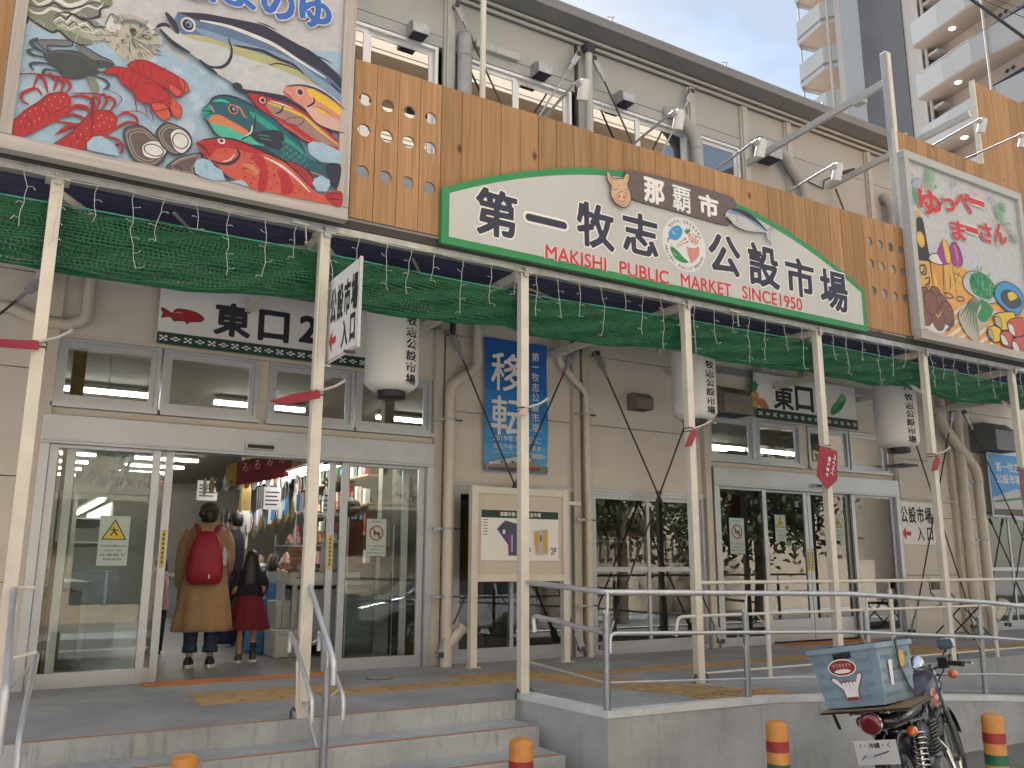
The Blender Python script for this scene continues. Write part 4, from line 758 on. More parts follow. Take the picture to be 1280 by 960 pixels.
motif('painted_red_stripe_fish', SB, YB, [
 ('P', [(1.249,4.255),(1.319,4.274),(1.459,4.279),(1.59,4.289),(1.702,4.231),(1.818,4.145),(1.946,4.075),(1.965,4.008),(1.825,3.997),(1.689,4.013),(1.591,4.057),(1.47,4.1),(1.398,4.131),(1.325,4.18),(1.267,4.226)], 'p_red'),
 ('P', [(1.379,4.24),(1.581,4.235),(1.704,4.192),(1.883,4.084),(1.955,4.031),(1.761,4.039),(1.587,4.12),(1.443,4.15)], 'p_mauve'), ('P', [(1.319,4.274),(1.458,4.296),(1.626,4.3),(1.752,4.219),(1.894,4.114),(1.818,4.145),(1.691,4.221),(1.567,4.263),(1.436,4.27)], 'p_navy'),
 ('S', [(1.392,4.231),(1.51,4.221),(1.655,4.198),(1.782,4.122),(1.922,4.049)], 'p_yellow', 0.022), ('S', [(1.414,4.25),(1.509,4.246),(1.581,4.235)], 'p_white', 0.012), ('S', [(1.398,4.125),(1.517,4.088),(1.702,4.01),(1.837,4.007)], 'p_red2', 0.03),
 ('O', [(1.359,4.24)], 'p_red3', 0.038, 0.04), ('O', [(1.359,4.238)], 'p_pink2', 0.024, 0.026), ('O', [(1.361,4.239)], 'p_navy', 0.014, 0.015), ('S', [(1.509,4.24),(1.494,4.19),(1.454,4.16)], 'p_navy', 0.014), ('P', [(1.527,4.123),(1.596,4.174),(1.668,4.182),(1.635,4.121),(1.576,4.111)], 'p_mauve'), ('L', [(1.527,4.123),(1.596,4.174),(1.668,4.182),(1.635,4.121),(1.576,4.111)], 'p_navy', 0.005),
 ('S', [(1.252,4.256),(1.326,4.174),(1.446,4.1),(1.591,4.044),(1.714,4.0),(1.963,3.994)], 'p_navy', 0.014)])
motif('painted_pink_fish', SB, YB, [
 ('P', [(1.502,4.357),(1.518,4.391),(1.571,4.42),(1.716,4.438),(1.843,4.396),(1.969,4.33),(1.977,4.155),(1.88,4.15),(1.754,4.176),(1.664,4.262),(1.577,4.299),(1.518,4.323)], 'p_pink'), ('P', [(1.663,4.287),(1.799,4.274),(1.974,4.218),(1.977,4.165),(1.855,4.158),(1.741,4.192)], 'p_pink2'),
 ('P', [(1.686,4.428),(1.818,4.399),(1.97,4.317),(1.972,4.27),(1.808,4.336),(1.695,4.376)], 'p_yellow'), ('O', [(1.625,4.381)], 'p_pink2', 0.032, 0.036), ('O', [(1.625,4.381)], 'p_navy', 0.02, 0.022), ('P', [(1.736,4.298),(1.811,4.291),(1.873,4.256),(1.8,4.259)], 'p_yellow'),
 ('S', [(1.726,4.372),(1.734,4.334),(1.699,4.292),(1.675,4.278)], 'p_navy', 0.014), ('S', [(1.518,4.394),(1.618,4.435),(1.741,4.442),(1.868,4.401),(1.969,4.336)], 'p_navy', 0.016), ('S', [(1.664,4.262),(1.755,4.17),(1.88,4.146),(1.977,4.15)], 'p_navy', 0.012), ('S', [(1.5,4.35),(1.54,4.329),(1.577,4.308)], 'p_red', 0.012), ('S', [(1.736,4.298),(1.811,4.291),(1.873,4.256)], 'p_navy', 0.005)])
sc_ = []
for r_ in range(7):
    for c_ in range(6): sc_.append((0.022*c_+0.011*(r_ % 2), -0.03*r_-0.020*c_))
scp = [(1.513,3.96)][0]
motif('painted_parrotfish', SB, YB, [
 ('P', [(0.958,4.055),(0.995,4.096),(1.026,4.158),(1.098,4.195),(1.199,4.2),(1.326,4.161),(1.445,4.119),(1.568,4.038),(1.68,3.953),(1.708,3.883),(1.831,3.863),(1.955,3.888),(1.943,3.723),(1.875,3.726),(1.824,3.771),(1.725,3.786),(1.592,3.816),(1.485,3.839),(1.367,3.883),(1.253,3.878),(1.121,3.868),(1.052,3.91),(1.003,3.982),(0.967,4.003)], 'p_teal'),
 ('P', [(1.015,3.967),(1.113,3.976),(1.249,3.945),(1.353,3.923),(1.389,3.895),(1.254,3.876),(1.121,3.868),(1.052,3.91)], 'p_mint'), ('P', [(1.0,4.0),(1.065,4.042),(1.155,4.018),(1.27,3.976),(1.249,3.939),(1.125,3.967),(1.015,3.967)], 'p_orange'),
 ('P', [(1.277,4.128),(1.4,4.091),(1.521,4.019),(1.645,3.944),(1.696,3.88),(1.609,3.934),(1.5,3.975),(1.404,4.031),(1.309,4.08)], 'p_teal2'), ('S', [(1.026,4.13),(1.079,4.152),(1.135,4.149)], 'p_mint', 0.02), ('S', [(1.136,4.137),(1.203,4.132),(1.24,4.08),(1.263,4.074)], 'p_orange', 0.012), ('O', [(1.162,4.108)], 'p_orange', 0.034, 0.036), ('O', [(1.162,4.108)], 'p_navy', 0.026, 0.028), ('O', [(1.166,4.112)], 'p_blue2', 0.012, 0.014),
 ('S', [(1.318,4.115),(1.317,4.033),(1.293,3.963),(1.251,3.915),(1.23,3.891)], 'p_navy', 0.014), ('S', [(1.3,4.028),(1.293,3.97),(1.25,3.925)], 'p_white', 0.012), ('P', [(1.294,3.957),(1.405,4.016),(1.485,4.035),(1.529,3.996),(1.505,3.895),(1.412,3.895),(1.342,3.908)], 'p_navy'), ('S', [(1.339,3.963),(1.43,3.976)], 'p_teal2', 0.006), ('S', [(1.352,3.942),(1.444,3.948)], 'p_teal2', 0.006), ('S', [(1.252,3.903),(1.32,3.896),(1.389,3.899)], 'p_mint', 0.016),
 ('P', [(0.958,4.055),(1.001,4.098),(1.035,4.071),(1.013,3.997),(0.97,3.997)], 'p_teal2'), ('S', [(0.956,4.036),(1.004,4.05),(1.021,4.042),(0.981,4.0)], 'p_navy', 0.012), ('S', [(1.001,4.092),(1.042,4.048)], 'p_orange', 0.012), ('S', [(0.958,4.055),(0.995,4.096),(1.026,4.158),(1.098,4.197),(1.199,4.2),(1.326,4.161),(1.445,4.119),(1.568,4.038),(1.686,3.955)], 'p_navy', 0.012), ('S', [(0.97,3.991),(1.011,3.948),(1.053,3.898),(1.121,3.862)], 'p_navy', 0.014),
 ('S', [(1.726,3.779),(1.775,3.772),(1.83,3.767)], 'p_orange', 0.012), ('P', [(1.845,3.847),(1.955,3.888),(1.944,3.717),(1.9,3.713)], 'p_navy')]
 +[('S', [(scp[0]+p[0]*1.5, scp[1]+p[1]*0.9), (scp[0]+p[0]*1.5+0.012, scp[1]+p[1]*0.9-0.012), (scp[0]+p[0]*1.5+0.004, scp[1]+p[1]*0.9-0.025)], 'p_mint', 0.005) for p in sc_])
gd = []
motif('painted_grouper', SB, YB, [
 ('P', [(0.935,3.785),(0.972,3.822),(1.077,3.865),(1.186,3.879),(1.322,3.859),(1.415,3.836),(1.533,3.807),(1.644,3.74),(1.732,3.661),(1.794,3.625),(1.855,3.629),(1.967,3.677),(1.972,3.563),(1.871,3.56),(1.666,3.551),(1.49,3.552),(1.319,3.549),(1.228,3.579),(1.138,3.617),(1.069,3.672),(1.002,3.704),(0.961,3.753)], 'p_red2'),
 ('P', [(0.935,3.785),(0.972,3.822),(1.077,3.865),(1.186,3.879),(1.322,3.859),(1.415,3.836),(1.325,3.811),(1.191,3.813),(1.083,3.785),(1.034,3.712),(1.002,3.704),(0.961,3.753)], 'p_red'),
 ('P', [(1.304,3.793),(1.371,3.81),(1.422,3.724),(1.42,3.563),(1.364,3.55),(1.367,3.685)], 'p_red'), ('P', [(1.491,3.741),(1.574,3.711),(1.616,3.596),(1.536,3.559),(1.519,3.648)], 'p_red'), ('P', [(1.843,3.63),(1.967,3.68),(1.972,3.563),(1.895,3.565)], 'p_red'),
 ('P', [(1.556,3.817),(1.652,3.806),(1.727,3.761),(1.769,3.695),(1.731,3.667),(1.644,3.734)], 'p_red'), ('S', [(1.556,3.817),(1.652,3.806),(1.727,3.761),(1.769,3.695)], 'p_navy', 0.012), ('S', [(1.604,3.806),(1.643,3.753)], 'p_navy', 0.005), ('S', [(1.641,3.797),(1.68,3.737)], 'p_navy', 0.005), ('S', [(1.677,3.78),(1.717,3.708)], 'p_navy', 0.005),
 ('S', [(1.394,3.803),(1.512,3.771),(1.622,3.707),(1.736,3.618)], 'p_white', 0.02), ('S', [(1.203,3.828),(1.224,3.772),(1.176,3.705),(1.111,3.683),(1.041,3.689)], 'p_navy', 0.022), ('S', [(1.193,3.777),(1.163,3.726),(1.111,3.695)], 'p_white', 0.008), ('P', [(1.247,3.717),(1.307,3.738),(1.366,3.71),(1.347,3.656),(1.278,3.676)], 'p_orange'), ('S', [(1.247,3.717),(1.308,3.735),(1.361,3.702)], 'p_navy', 0.006), ('S', [(1.254,3.7),(1.34,3.667)], 'p_navy', 0.006),
 ('O', [(1.098,3.849)], 'p_white', 0.026, 0.024), ('O', [(1.098,3.849)], 'p_navy', 0.013, 0.012), ('S', [(0.937,3.789),(0.986,3.772),(1.033,3.723)], 'p_navy', 0.01), ('S', [(0.972,3.822),(1.077,3.865),(1.186,3.881),(1.322,3.862),(1.415,3.839),(1.533,3.81),(1.644,3.74),(1.732,3.663)], 'p_navy', 0.016), ('S', [(1.855,3.629),(1.903,3.647),(1.965,3.658)], 'p_navy', 0.008), ('S', [(1.856,3.601),(1.967,3.613)], 'p_navy', 0.008), ('S', [(1.047,3.667),(1.094,3.619),(1.173,3.575)], 'p_navy', 0.022),
 ('O', [(1.059,3.815),(1.029,3.771),(1.113,3.817),(1.156,3.84),(1.084,3.761),(1.126,3.784),(1.233,3.848),(1.279,3.836),(1.324,3.835),(1.259,3.794),(1.305,3.769),(1.352,3.756),(1.266,3.685),(1.337,3.629),(1.38,3.664),(1.421,3.748),(1.468,3.735),(1.427,3.651),(1.471,3.686),(1.541,3.678),(1.497,3.63),(1.565,3.659),(1.613,3.645),(1.546,3.592),(1.454,3.583),(1.406,3.609),(1.355,3.707),(1.628,3.586),(1.699,3.603),(1.784,3.591),(1.27,3.625),(1.317,3.588),(1.01,3.742),(0.974,3.786),(1.593,3.591),(1.662,3.619),(1.424,3.699),(1.268,3.821),(1.377,3.614)], 'p_red3', 0.006, 0.006)])
b = MB()
for pts in ([(1.697,3.983),(1.738,4.017),(1.811,4.023),(1.887,4.007),(1.959,3.984),(1.955,3.894),(1.88,3.882),(1.806,3.87),(1.713,3.91)], [(1.748,3.69),(1.764,3.732),(1.812,3.766),(1.874,3.745),(1.882,3.709),(1.854,3.649),(1.781,3.641)], [(0.934,3.621),(0.946,3.665),(0.982,3.689),(1.035,3.686),(1.07,3.649),(1.115,3.636),(1.141,3.568),(1.077,3.549),(0.991,3.555),(0.946,3.57)], [(1.172,3.565),(1.249,3.598),(1.284,3.58),(1.302,3.557),(1.229,3.561)], [(0.282,3.616),(0.311,3.664),(0.359,3.685),(0.403,3.668),(0.449,3.64),(0.471,3.575),(0.37,3.569),(0.286,3.572)]):
    y0 = Ly(YB); b.poly(pts, y0, 'p_ice'); c0 = (sum(p[0] for p in pts)/len(pts), sum(p[1] for p in pts)/len(pts))
    for p in pts: b.stroke([p, ((p[0]+c0[0])/2+rr.uniform(-.02, .02), (p[1]+c0[1])/2), c0], 0.005, y0-0.0004, 'p_ice2', 0)
    b.build('painted_ice', SB); b = MB()
b = MB(); y0 = YB-0.03
for ch, g in (('ゆ', (1.708,5.069,0.232,0.253)), ('の', (1.426,5.045,0.229,0.241)), ('よ', (1.152,5.022,0.217,0.213)), ('ま', (0.882,4.983,0.204,0.214))):
    text(b, ch, (g[0], y0+0.0012, g[1]), g[2], g[3], 'p_white', bold=0.07, pad=1); text(b, ch, (g[0], y0, g[1]), g[2], g[3], 'p_lblue', bold=0.042, pad=1)
b.build('lettering', SB)
# ================================================================ main sign
YS = 5.82
MS = thing('market_sign', 'arched white market name sign with green rim, pig, tuna and round emblem', 'sign', (5.385, YS, 3.47))
def arch(x0, x1, zb, k, top): return [(x0, zb)]+[(x1, zb)]+[(x1-(x1-x0)*i/24, top-k*(x1-(x1-x0)*i/24-5.385)**2) for i in range(25)]
b = MB(); b.prism(arch(2.82, 7.95, 3.475, 0.0985, 4.585), YS+0.004, YS+0.05, 'sign_green'); b.build('rim', MS, bevel=0.003)
b = MB(); b.prism(arch(2.885, 7.885, 3.535, 0.0985, 4.52), YS, YS+0.006, 'sign_white'); b.build('board', MS)
BIG = (('第', (3.317,3.823,0.413,0.439)), ('一', (3.804,3.858,0.417,0.109)), ('牧', (4.323,3.924,0.428,0.441)), ('志', (4.827,3.952,0.43,0.423)), ('公', (5.868,3.951,0.442,0.427)), ('設', (6.4,3.937,0.454,0.475)), ('市', (6.923,3.902,0.455,0.442)), ('場', (7.437,3.851,0.459,0.471)))
BIG = [(c, (g[0], g[1], g[2], min(g[3], 0.085) if c == '一' else g[3])) for c, g in BIG]
b = MB()
for ch, g in BIG:
    b = b if ch != '公' else (b.build('name_lettering', MS), MB())[1]
    w, h = g[2]*0.9, g[3]*0.9
    if ch == '一':
        for e, m_, yy in ((0.022, 'white', 0.0015), (0.0, 'navy_ink', 0.003)): b.poly([(g[0]+sx_*(g[2]/2-0.03)+(0.033+e)*math.cos(t_), g[1]+(0.033+e)*math.sin(t_)) for sx_, t0_ in ((1, -PI/2), (-1, PI/2)) for t_ in [t0_+PI*k_/6 for k_ in range(7)]], YS-yy, m_, 0)
        continue
    text(b, ch, (g[0], YS-0.0015, g[1]), w, h, 'white', bold=0.062, pad=1); text(b, ch, (g[0], YS-0.003, g[1]), w, h, 'navy_ink', bold=0.035, pad=1)
b.build('name_lettering', MS)
b = MB()
for wd, g in (('MAKISHI', (4.111,3.586,0.635,0.123)), ('PUBLIC', (4.863,3.588,0.572,0.134)), ('MARKET', (5.614,3.599,0.643,0.144)), ('SINCE1950', (6.503,3.612,0.848,0.137))):
    text(b, wd, (g[0], YS-0.0012, g[1]), g[2]+0.012, 0.125, 'white', bold=0.036, pad=1); text(b, wd, (g[0], YS-0.0025, g[1]), g[2], 0.125, 'print_red', bold=0.022, pad=1); b.build('english_word', MS); b = MB()
np_ = [(4.649,4.49),(4.669,4.535),(4.726,4.556),(5.341,4.582),(5.957,4.58),(6.015,4.568),(6.044,4.531),(6.043,4.457),(5.999,4.327),(5.924,4.26),(5.796,4.251),(5.217,4.257),(4.757,4.259),(4.697,4.279)]
b = MB(); b.prism(np_, YS-0.02, YS-0.004, 'p_taupe'); b.build('name_plate', MS, bevel=0.002)
b = MB()
for ch, g in (('那', (4.988,4.4,0.249,0.25)), ('覇', (5.325,4.397,0.243,0.27)), ('市', (5.668,4.407,0.26,0.229))):
    text(b, ch, (g[0], YS-0.022, g[1]), g[2]*.92, g[3]*.92, 'p_slate2', bold=0.06, pad=1); text(b, ch, (g[0], YS-0.0235, g[1]), g[2]*.92, g[3]*.92, 'white', bold=0.038 if ch != '覇' else 0.018, pad=1)
b.build('city_lettering', MS)
pig = [(4.433,4.458),(4.458,4.453),(4.506,4.405),(4.566,4.423),(4.616,4.431),(4.644,4.481),(4.684,4.496),(4.682,4.43),(4.665,4.383),(4.698,4.297),(4.696,4.229),(4.658,4.173),(4.598,4.153),(4.52,4.18),(4.472,4.245),(4.481,4.331),(4.442,4.373)]
lay[0] = 0
b = MB(); b.prism(pig, YS-0.034, YS-0.026, 'p_skin'); b.build('pig_face', MS)
motif('pig_drawing', MS, YS-0.0345, [('L', pig, 'p_navy', 0.008), ('L', [(4.537,4.252),(4.582,4.296),(4.638,4.3),(4.651,4.261),(4.62,4.215),(4.56,4.206)], 'p_choc', 0.006), ('O', [(4.567,4.247),(4.621,4.251)], 'p_choc', 0.011, 0.013), ('S', [(4.503,4.294),(4.553,4.314)], 'p_choc', 0.007), ('S', [(4.627,4.332),(4.663,4.332)], 'p_choc', 0.007), ('S', [(4.502,4.269),(4.521,4.214),(4.559,4.181),(4.619,4.181),(4.67,4.231)], 'p_choc', 0.006), ('S', [(4.59,4.205),(4.599,4.193),(4.629,4.205)], 'p_choc', 0.005), ('S', [(4.452,4.426),(4.476,4.389),(4.495,4.368)], 'p_orange', 0.012), ('S', [(4.667,4.47),(4.658,4.424)], 'p_orange', 0.01)], 0)
tun = [(5.874,4.368),(5.928,4.426),(6.05,4.453),(6.206,4.441),(6.336,4.373),(6.423,4.304),(6.496,4.346),(6.568,4.378),(6.493,4.31),(6.464,4.243),(6.488,4.165),(6.439,4.221),(6.425,4.279),(6.305,4.263),(6.147,4.247),(6.015,4.263),(5.931,4.313),(5.89,4.346)]
b = MB(); b.prism(tun, YS-0.034, YS-0.026, 'p_silver'); b.build('tuna_cutout', MS)
motif('tuna_drawing', MS, YS-0.0345, [('P', [(5.916,4.417),(6.05,4.45),(6.205,4.437),(6.336,4.37),(6.427,4.302),(6.31,4.324),(6.178,4.366),(6.046,4.389),(5.936,4.382)], 'p_blue2'), ('P', [(5.939,4.429),(6.05,4.457),(6.206,4.442),(6.348,4.376),(6.441,4.299),(6.324,4.353),(6.179,4.392),(6.048,4.418)], 'p_navy'), ('L', tun, 'p_navy', 0.005), ('S', [(5.869,4.367),(5.89,4.346),(5.867,4.333)], 'p_white', 0.014), ('O', [(5.91,4.388)], 'p_white', 0.009, 0.009), ('O', [(5.91,4.388)], 'p_navy', 0.005, 0.005), ('S', [(6.012,4.381),(6.038,4.344),(6.007,4.304)], 'p_navy', 0.005), ('S', [(6.067,4.376),(6.134,4.382),(6.2,4.37)], 'p_yellow', 0.005), ('S', [(6.258,4.236),(6.29,4.217),(6.312,4.204)], 'p_olive', 0.005)], 0)
# round emblem
ec = [(5.353,3.956)][0]; er = 0.255
b = MB(); b.oval(ec[0], ec[1], er*1.06, er*1.06, YS-0.0012, 'emb_white', 40) if mat('emb_white', (0.62, 0.63, 0.66), 0.5, var=0.03) else None
b.build('emblem_disc', MS)
motif('emblem_drawing', MS, YS-0.0015, [
 ('P', [(5.162,4.033),(5.2,4.087),(5.248,4.121),(5.289,4.134),(5.334,4.106),(5.332,4.064),(5.304,4.017),(5.246,3.976),(5.19,3.977),(5.164,3.964),(5.152,3.929),(5.144,3.968),(5.166,3.997)], 'p_sky'), ('S', [(5.223,4.071),(5.219,4.049),(5.249,4.034)], 'p_white', 0.01), ('O', [(5.27,4.091)], 'p_white', 0.006, 0.006),
 ('P', [(5.181,3.902),(5.217,3.904),(5.267,3.877),(5.336,3.825),(5.394,3.794),(5.37,3.777),(5.313,3.771),(5.232,3.797),(5.185,3.861)], 'p_leaf'), ('S', [(5.21,3.854),(5.234,3.834),(5.254,3.825)], 'p_white', 0.006), ('S', [(5.203,3.93),(5.183,3.935)], 'p_slate', 0.008),
 ('P', [(5.387,3.925),(5.425,3.939),(5.488,3.947),(5.531,3.97),(5.539,3.921),(5.515,3.858),(5.432,3.787),(5.409,3.83),(5.39,3.876)], 'p_salmon'), ('O', [(5.391,3.933)], 'p_salmon', 0.012, 0.012), ('O', [(5.463,3.905)], 'p_white', 0.006, 0.006),
 ('P', [(5.384,4.068),(5.352,4.101),(5.375,4.096),(5.388,4.134),(5.404,4.108),(5.433,4.144),(5.428,4.113),(5.439,4.111),(5.411,4.08)], 'p_leaf', 2),
 ('S', [(5.243,3.909),(5.302,3.967),(5.382,4.028)], 'p_olive', 0.01), ('S', [(5.253,3.903),(5.322,3.95),(5.407,4.0)], 'p_olive', 0.01), ('S', [(5.345,3.998),(5.382,4.028)], 'p_red', 0.012), ('S', [(5.364,3.971),(5.407,4.0)], 'p_red', 0.012),
 ('O', [(5.415,4.047),(5.436,4.064),(5.466,4.081),(5.429,4.025),(5.456,4.043),(5.489,4.062),(5.515,4.068),(5.444,4.007),(5.471,4.024),(5.498,4.039),(5.524,4.028),(5.464,3.999),(5.491,4.013),(5.517,4.005),(5.496,3.992),(5.421,4.074)], 'p_orange', 0.009, 0.011)], 0)
b = MB()
def ring_text(s, a0, a1, r, hgt, flip):
    for i, ch in enumerate(s):
        if ch == ' ': continue
        a = math.radians(a0+(a1-a0)*i/(len(s)-1)); w = {'I': 0.35, 'i': 0.3, 'l': 0.3, 'M': 1.1, 'W': 1.15}.get(ch, 0.8)*hgt
        text(b, ch, (ec[0]+r*math.cos(a), YS-0.0045, ec[1]+r*math.sin(a)), w*0.75, hgt, 'ink', bold=0.015, rot=(a-PI/2) if not flip else (a+PI/2))
ring_text('NAHA OKINAWA', 138, 28, 0.232, 0.032, False); ring_text('Makishi Public Market', 195, 338, 0.236, 0.028, True)
b.build('emblem_lettering', MS)
# ================================================================ food billboard on the right
YF = 5.78
FB = thing('food_billboard', 'framed billboard painted with a bottle, beer mug, ice creams and fried snacks', 'billboard', (9.95, YF, 3.5))
b = MB(); b.box(8.84, 11.12, YF+0.004, YF+0.04, 3.55, 5.75, 'p_grey'); b.build('panel', FB)
for nm, q in (('frame_rail', (8.76, 11.2, 3.5, 3.6)), ('frame_rail', (8.76, 11.2, 5.69, 5.79)), ('frame_stile', (8.76, 8.845, 3.602, 5.688)), ('frame_stile', (11.115, 11.2, 3.602, 5.688))):
    b = MB(); b.box(q[0], q[1], YF-0.045, YF+0.05, q[2], q[3], 'gutter_light' if nm == 'frame_stile' or q[2] > 4 else 'grey_wood_h'); b.build(nm, FB, bevel=0.004)
b = MB(); y0 = YF-0.0005
cl = [(8.875,4.071),(9.587,4.384),(9.755,4.378),(10.215,4.186),(10.978,4.159),(10.915,3.707),(10.109,3.617),(8.786,3.556)]
b.poly([(8.85, 3.6), (11.11, 3.6), (11.11, 4.25), (10.4, 4.3), (9.55, 4.62), (8.85, 4.35)], y0, 'p_stripe')
for k in range(14):
    x0 = 8.5+0.2*k; q = [(max(8.85, min(11.11, x0+s_*0.85)), 3.6+(0.62)*s_) for s_ in (0, .25, .5, .75, 1)]
    q = [(x0+0.85*s_, 3.6+0.62*s_*0.75) for s_ in (0, 1)]
    if q[0][0] > 8.86 and q[1][0] < 11.1: b.add([(q[0][0], y0-0.0006, q[0][1]), (q[0][0]+0.09, y0-0.0006, q[0][1]), (q[1][0]+0.06, y0-0.0006, q[1][1]), (q[1][0], y0-0.0006, q[1][1])], [(0, 1, 2, 3)], 'p_white')
b.build('painted_cloth', FB)
YF2 = YF-0.0015
lay[0] = 0
motif('painted_bottle', FB, YF2, [('P', [(8.944,4.974),(9.056,5.007),(9.089,4.837),(9.116,4.614),(9.138,4.496),(9.138,4.115),(8.862,4.069),(8.852,4.442),(8.865,4.617),(8.932,4.805)], 'p_bottle', 2), ('P', [(8.926,5.064),(9.031,5.095),(9.03,5.023),(8.935,5.003)], 'p_gold', 1), ('O', [(8.986,4.725)], 'p_gold', 0.075, 0.1), ('O', [(8.986,4.725)], 'p_yellow', 0.045, 0.065), ('P', [(8.86,4.444),(9.109,4.476),(9.128,4.122),(8.881,4.106)], 'p_gold', 1), ('L', [(8.923,4.387),(8.99,4.399),(8.98,4.328),(8.919,4.309)], 'ink', 0.02), ('S', [(8.894,4.373),(9.019,4.413),(9.016,4.309),(8.92,4.283)], 'ink', 0.025), ('S', [(8.98,4.242),(9.076,4.268),(9.052,4.195),(8.968,4.163)], 'ink', 0.025), ('S', [(8.923,4.13),(9.087,4.167)], 'print_red', 0.02), ('L', [(8.86,4.444),(9.109,4.476),(9.128,4.122),(8.881,4.106)], 'p_navy', 0.008)])
motif('painted_beer_mug', FB, YF2, [('P', [(9.126,4.45),(9.353,4.483),(9.326,4.112),(9.129,4.093)], 'p_beer', 1), ('S', [(9.196,4.35),(9.187,4.123)], 'p_yellow', 0.04), ('P', [(9.102,4.524),(9.179,4.582),(9.29,4.598),(9.381,4.568),(9.382,4.488),(9.242,4.472),(9.137,4.487)], 'p_white'), ('L', [(9.102,4.524),(9.179,4.582),(9.29,4.598),(9.381,4.568),(9.382,4.488),(9.242,4.472),(9.137,4.487)], 'p_navy', 0.012), ('S', [(9.367,4.398),(9.479,4.409),(9.459,4.204),(9.351,4.133)], 'p_navy', 0.02), ('S', [(9.131,4.451),(9.124,4.095)], 'p_navy', 0.012), ('S', [(9.369,4.495),(9.335,4.113)], 'p_navy', 0.012)])
motif('painted_ice_cream', FB, YF2, [('P', [(9.315,4.67),(9.419,4.806),(9.512,4.78),(9.548,4.573),(9.466,4.495),(9.369,4.495),(9.289,4.594)], 'p_purple'), ('P', [(9.418,4.797),(9.498,4.777),(9.539,4.571),(9.457,4.529),(9.423,4.655)], 'p_yellow'), ('P', [(9.38,4.479),(9.524,4.515),(9.433,4.129),(9.382,4.121)], 'p_gold', 1), ('P', [(9.544,4.715),(9.638,4.823),(9.737,4.77),(9.782,4.598),(9.662,4.495),(9.558,4.548)], 'p_purple'), ('S', [(9.626,4.785),(9.668,4.703),(9.673,4.56)], 'p_salmon', 0.03), ('P', [(9.563,4.495),(9.753,4.53),(9.65,4.13),(9.598,4.121)], 'p_gold', 1), ('L', [(9.544,4.715),(9.638,4.823),(9.737,4.77),(9.782,4.598),(9.662,4.495),(9.558,4.548)], 'p_navy', 0.008), ('S', [(9.549,4.413),(9.73,4.401)], 'p_navy', 0.012), ('L', [(9.568,4.108),(9.657,4.14),(9.737,4.109),(9.618,4.076)], 'p_navy', 0.012), ('L', [(9.35,4.124),(9.435,4.138),(9.512,4.104),(9.397,4.08)], 'p_navy', 0.012), ('S', [(9.567,4.469),(9.677,4.418)], 'p_choc', 0.008), ('S', [(9.566,4.345),(9.69,4.296)], 'p_choc', 0.008), ('S', [(9.733,4.499),(9.571,4.293)], 'p_choc', 0.008)])
balls = [(8.968,3.993),(9.16,4.033),(9.268,3.956),(9.351,3.883),(8.934,3.819),(9.162,3.794),(9.056,3.965)]
motif('painted_doughnuts', FB, YF2, [('P', [(8.824,3.727),(9.491,3.895),(9.419,3.713),(9.131,3.601),(8.877,3.652)], 'p_white', 1), ('P', [(9.274,3.658),(9.496,3.844),(9.467,3.754),(9.328,3.657)], 'p_brown', 1)]+[q for p in balls for q in (('O', [p], 'ink', 0.132, 0.152), ('O', [p], 'p_choc', 0.122, 0.14))]+[('S', [(9.118,3.856),(9.165,3.812),(9.245,3.892)], 'p_gold', 0.02)])
ml = [('P', [(9.737,4.357),(9.858,4.477),(10.04,4.519),(10.271,4.487),(10.429,4.367),(10.447,4.223),(10.329,4.159),(10.147,4.139),(9.921,4.183),(9.762,4.255)], 'p_silver'), ('L', [(9.737,4.357),(9.858,4.477),(10.04,4.519),(10.271,4.487),(10.429,4.367),(10.447,4.223),(10.329,4.159),(10.147,4.139),(9.921,4.183),(9.762,4.255)], 'p_navy', 0.01), ('P', [(9.87,4.38),(9.976,4.489),(10.216,4.514),(10.377,4.414),(10.364,4.265),(10.216,4.195),(10.039,4.194),(9.903,4.243)], 'p_leaf')]
q0 = [(10.11,4.341)][0]
for k in range(60):
    a = rr.uniform(0, 6.3); r = rr.uniform(0, 1); p = (q0[0]+0.24*r*math.cos(a), q0[1]+0.22*r*math.sin(a)); ml.append(('S', [p, (p[0]+rr.uniform(-.07, .07), p[1]+rr.uniform(-.06, .06)), (p[0]+rr.uniform(-.1, .1), p[1]+rr.uniform(-.1, .1))], 'p_leaf2' if k % 2 else 'p_teal2', 0.012))
ml += [('S', [(10.094,4.492),(10.058,4.54),(10.053,4.594)], 'p_leaf', 0.014), ('S', [(10.139,4.5),(10.128,4.553),(10.175,4.616)], 'p_leaf', 0.014), ('S', [(10.243,4.5),(10.307,4.521),(10.321,4.56)], 'p_leaf', 0.014)]
motif('painted_seaweed', FB, YF2, ml)
ml = [('P', [(9.887,4.151),(10.096,4.185),(10.286,4.089),(10.166,3.927),(9.96,3.755),(9.877,3.612),(9.713,3.651),(9.572,3.804),(9.582,3.944),(9.786,4.064)], 'p_puff', 2), ('P', [(10.065,4.171),(10.299,4.082),(10.166,3.927),(10.039,3.872),(9.933,3.927),(10.043,4.051)], 'p_leaf', 2)]
for k in range(9):
    p = [(9.889,4.16),(10.093,4.166)]; q = [(9.584,3.875),(9.94,3.647)]; t = k/8; ml.append(('S', [(p[0][0]+(p[1][0]-p[0][0])*t, p[0][1]+(p[1][1]-p[0][1])*t), ((p[0][0]+q[0][0])/2+0.18*t, (p[0][1]+q[0][1])/2-0.05*t), (q[0][0]+(q[1][0]-q[0][0])*t, q[0][1]+(q[1][1]-q[0][1])*t)], 'p_leaf' if k % 2 else 'p_navy', 0.016))
motif('painted_onions', FB, YF2, ml)
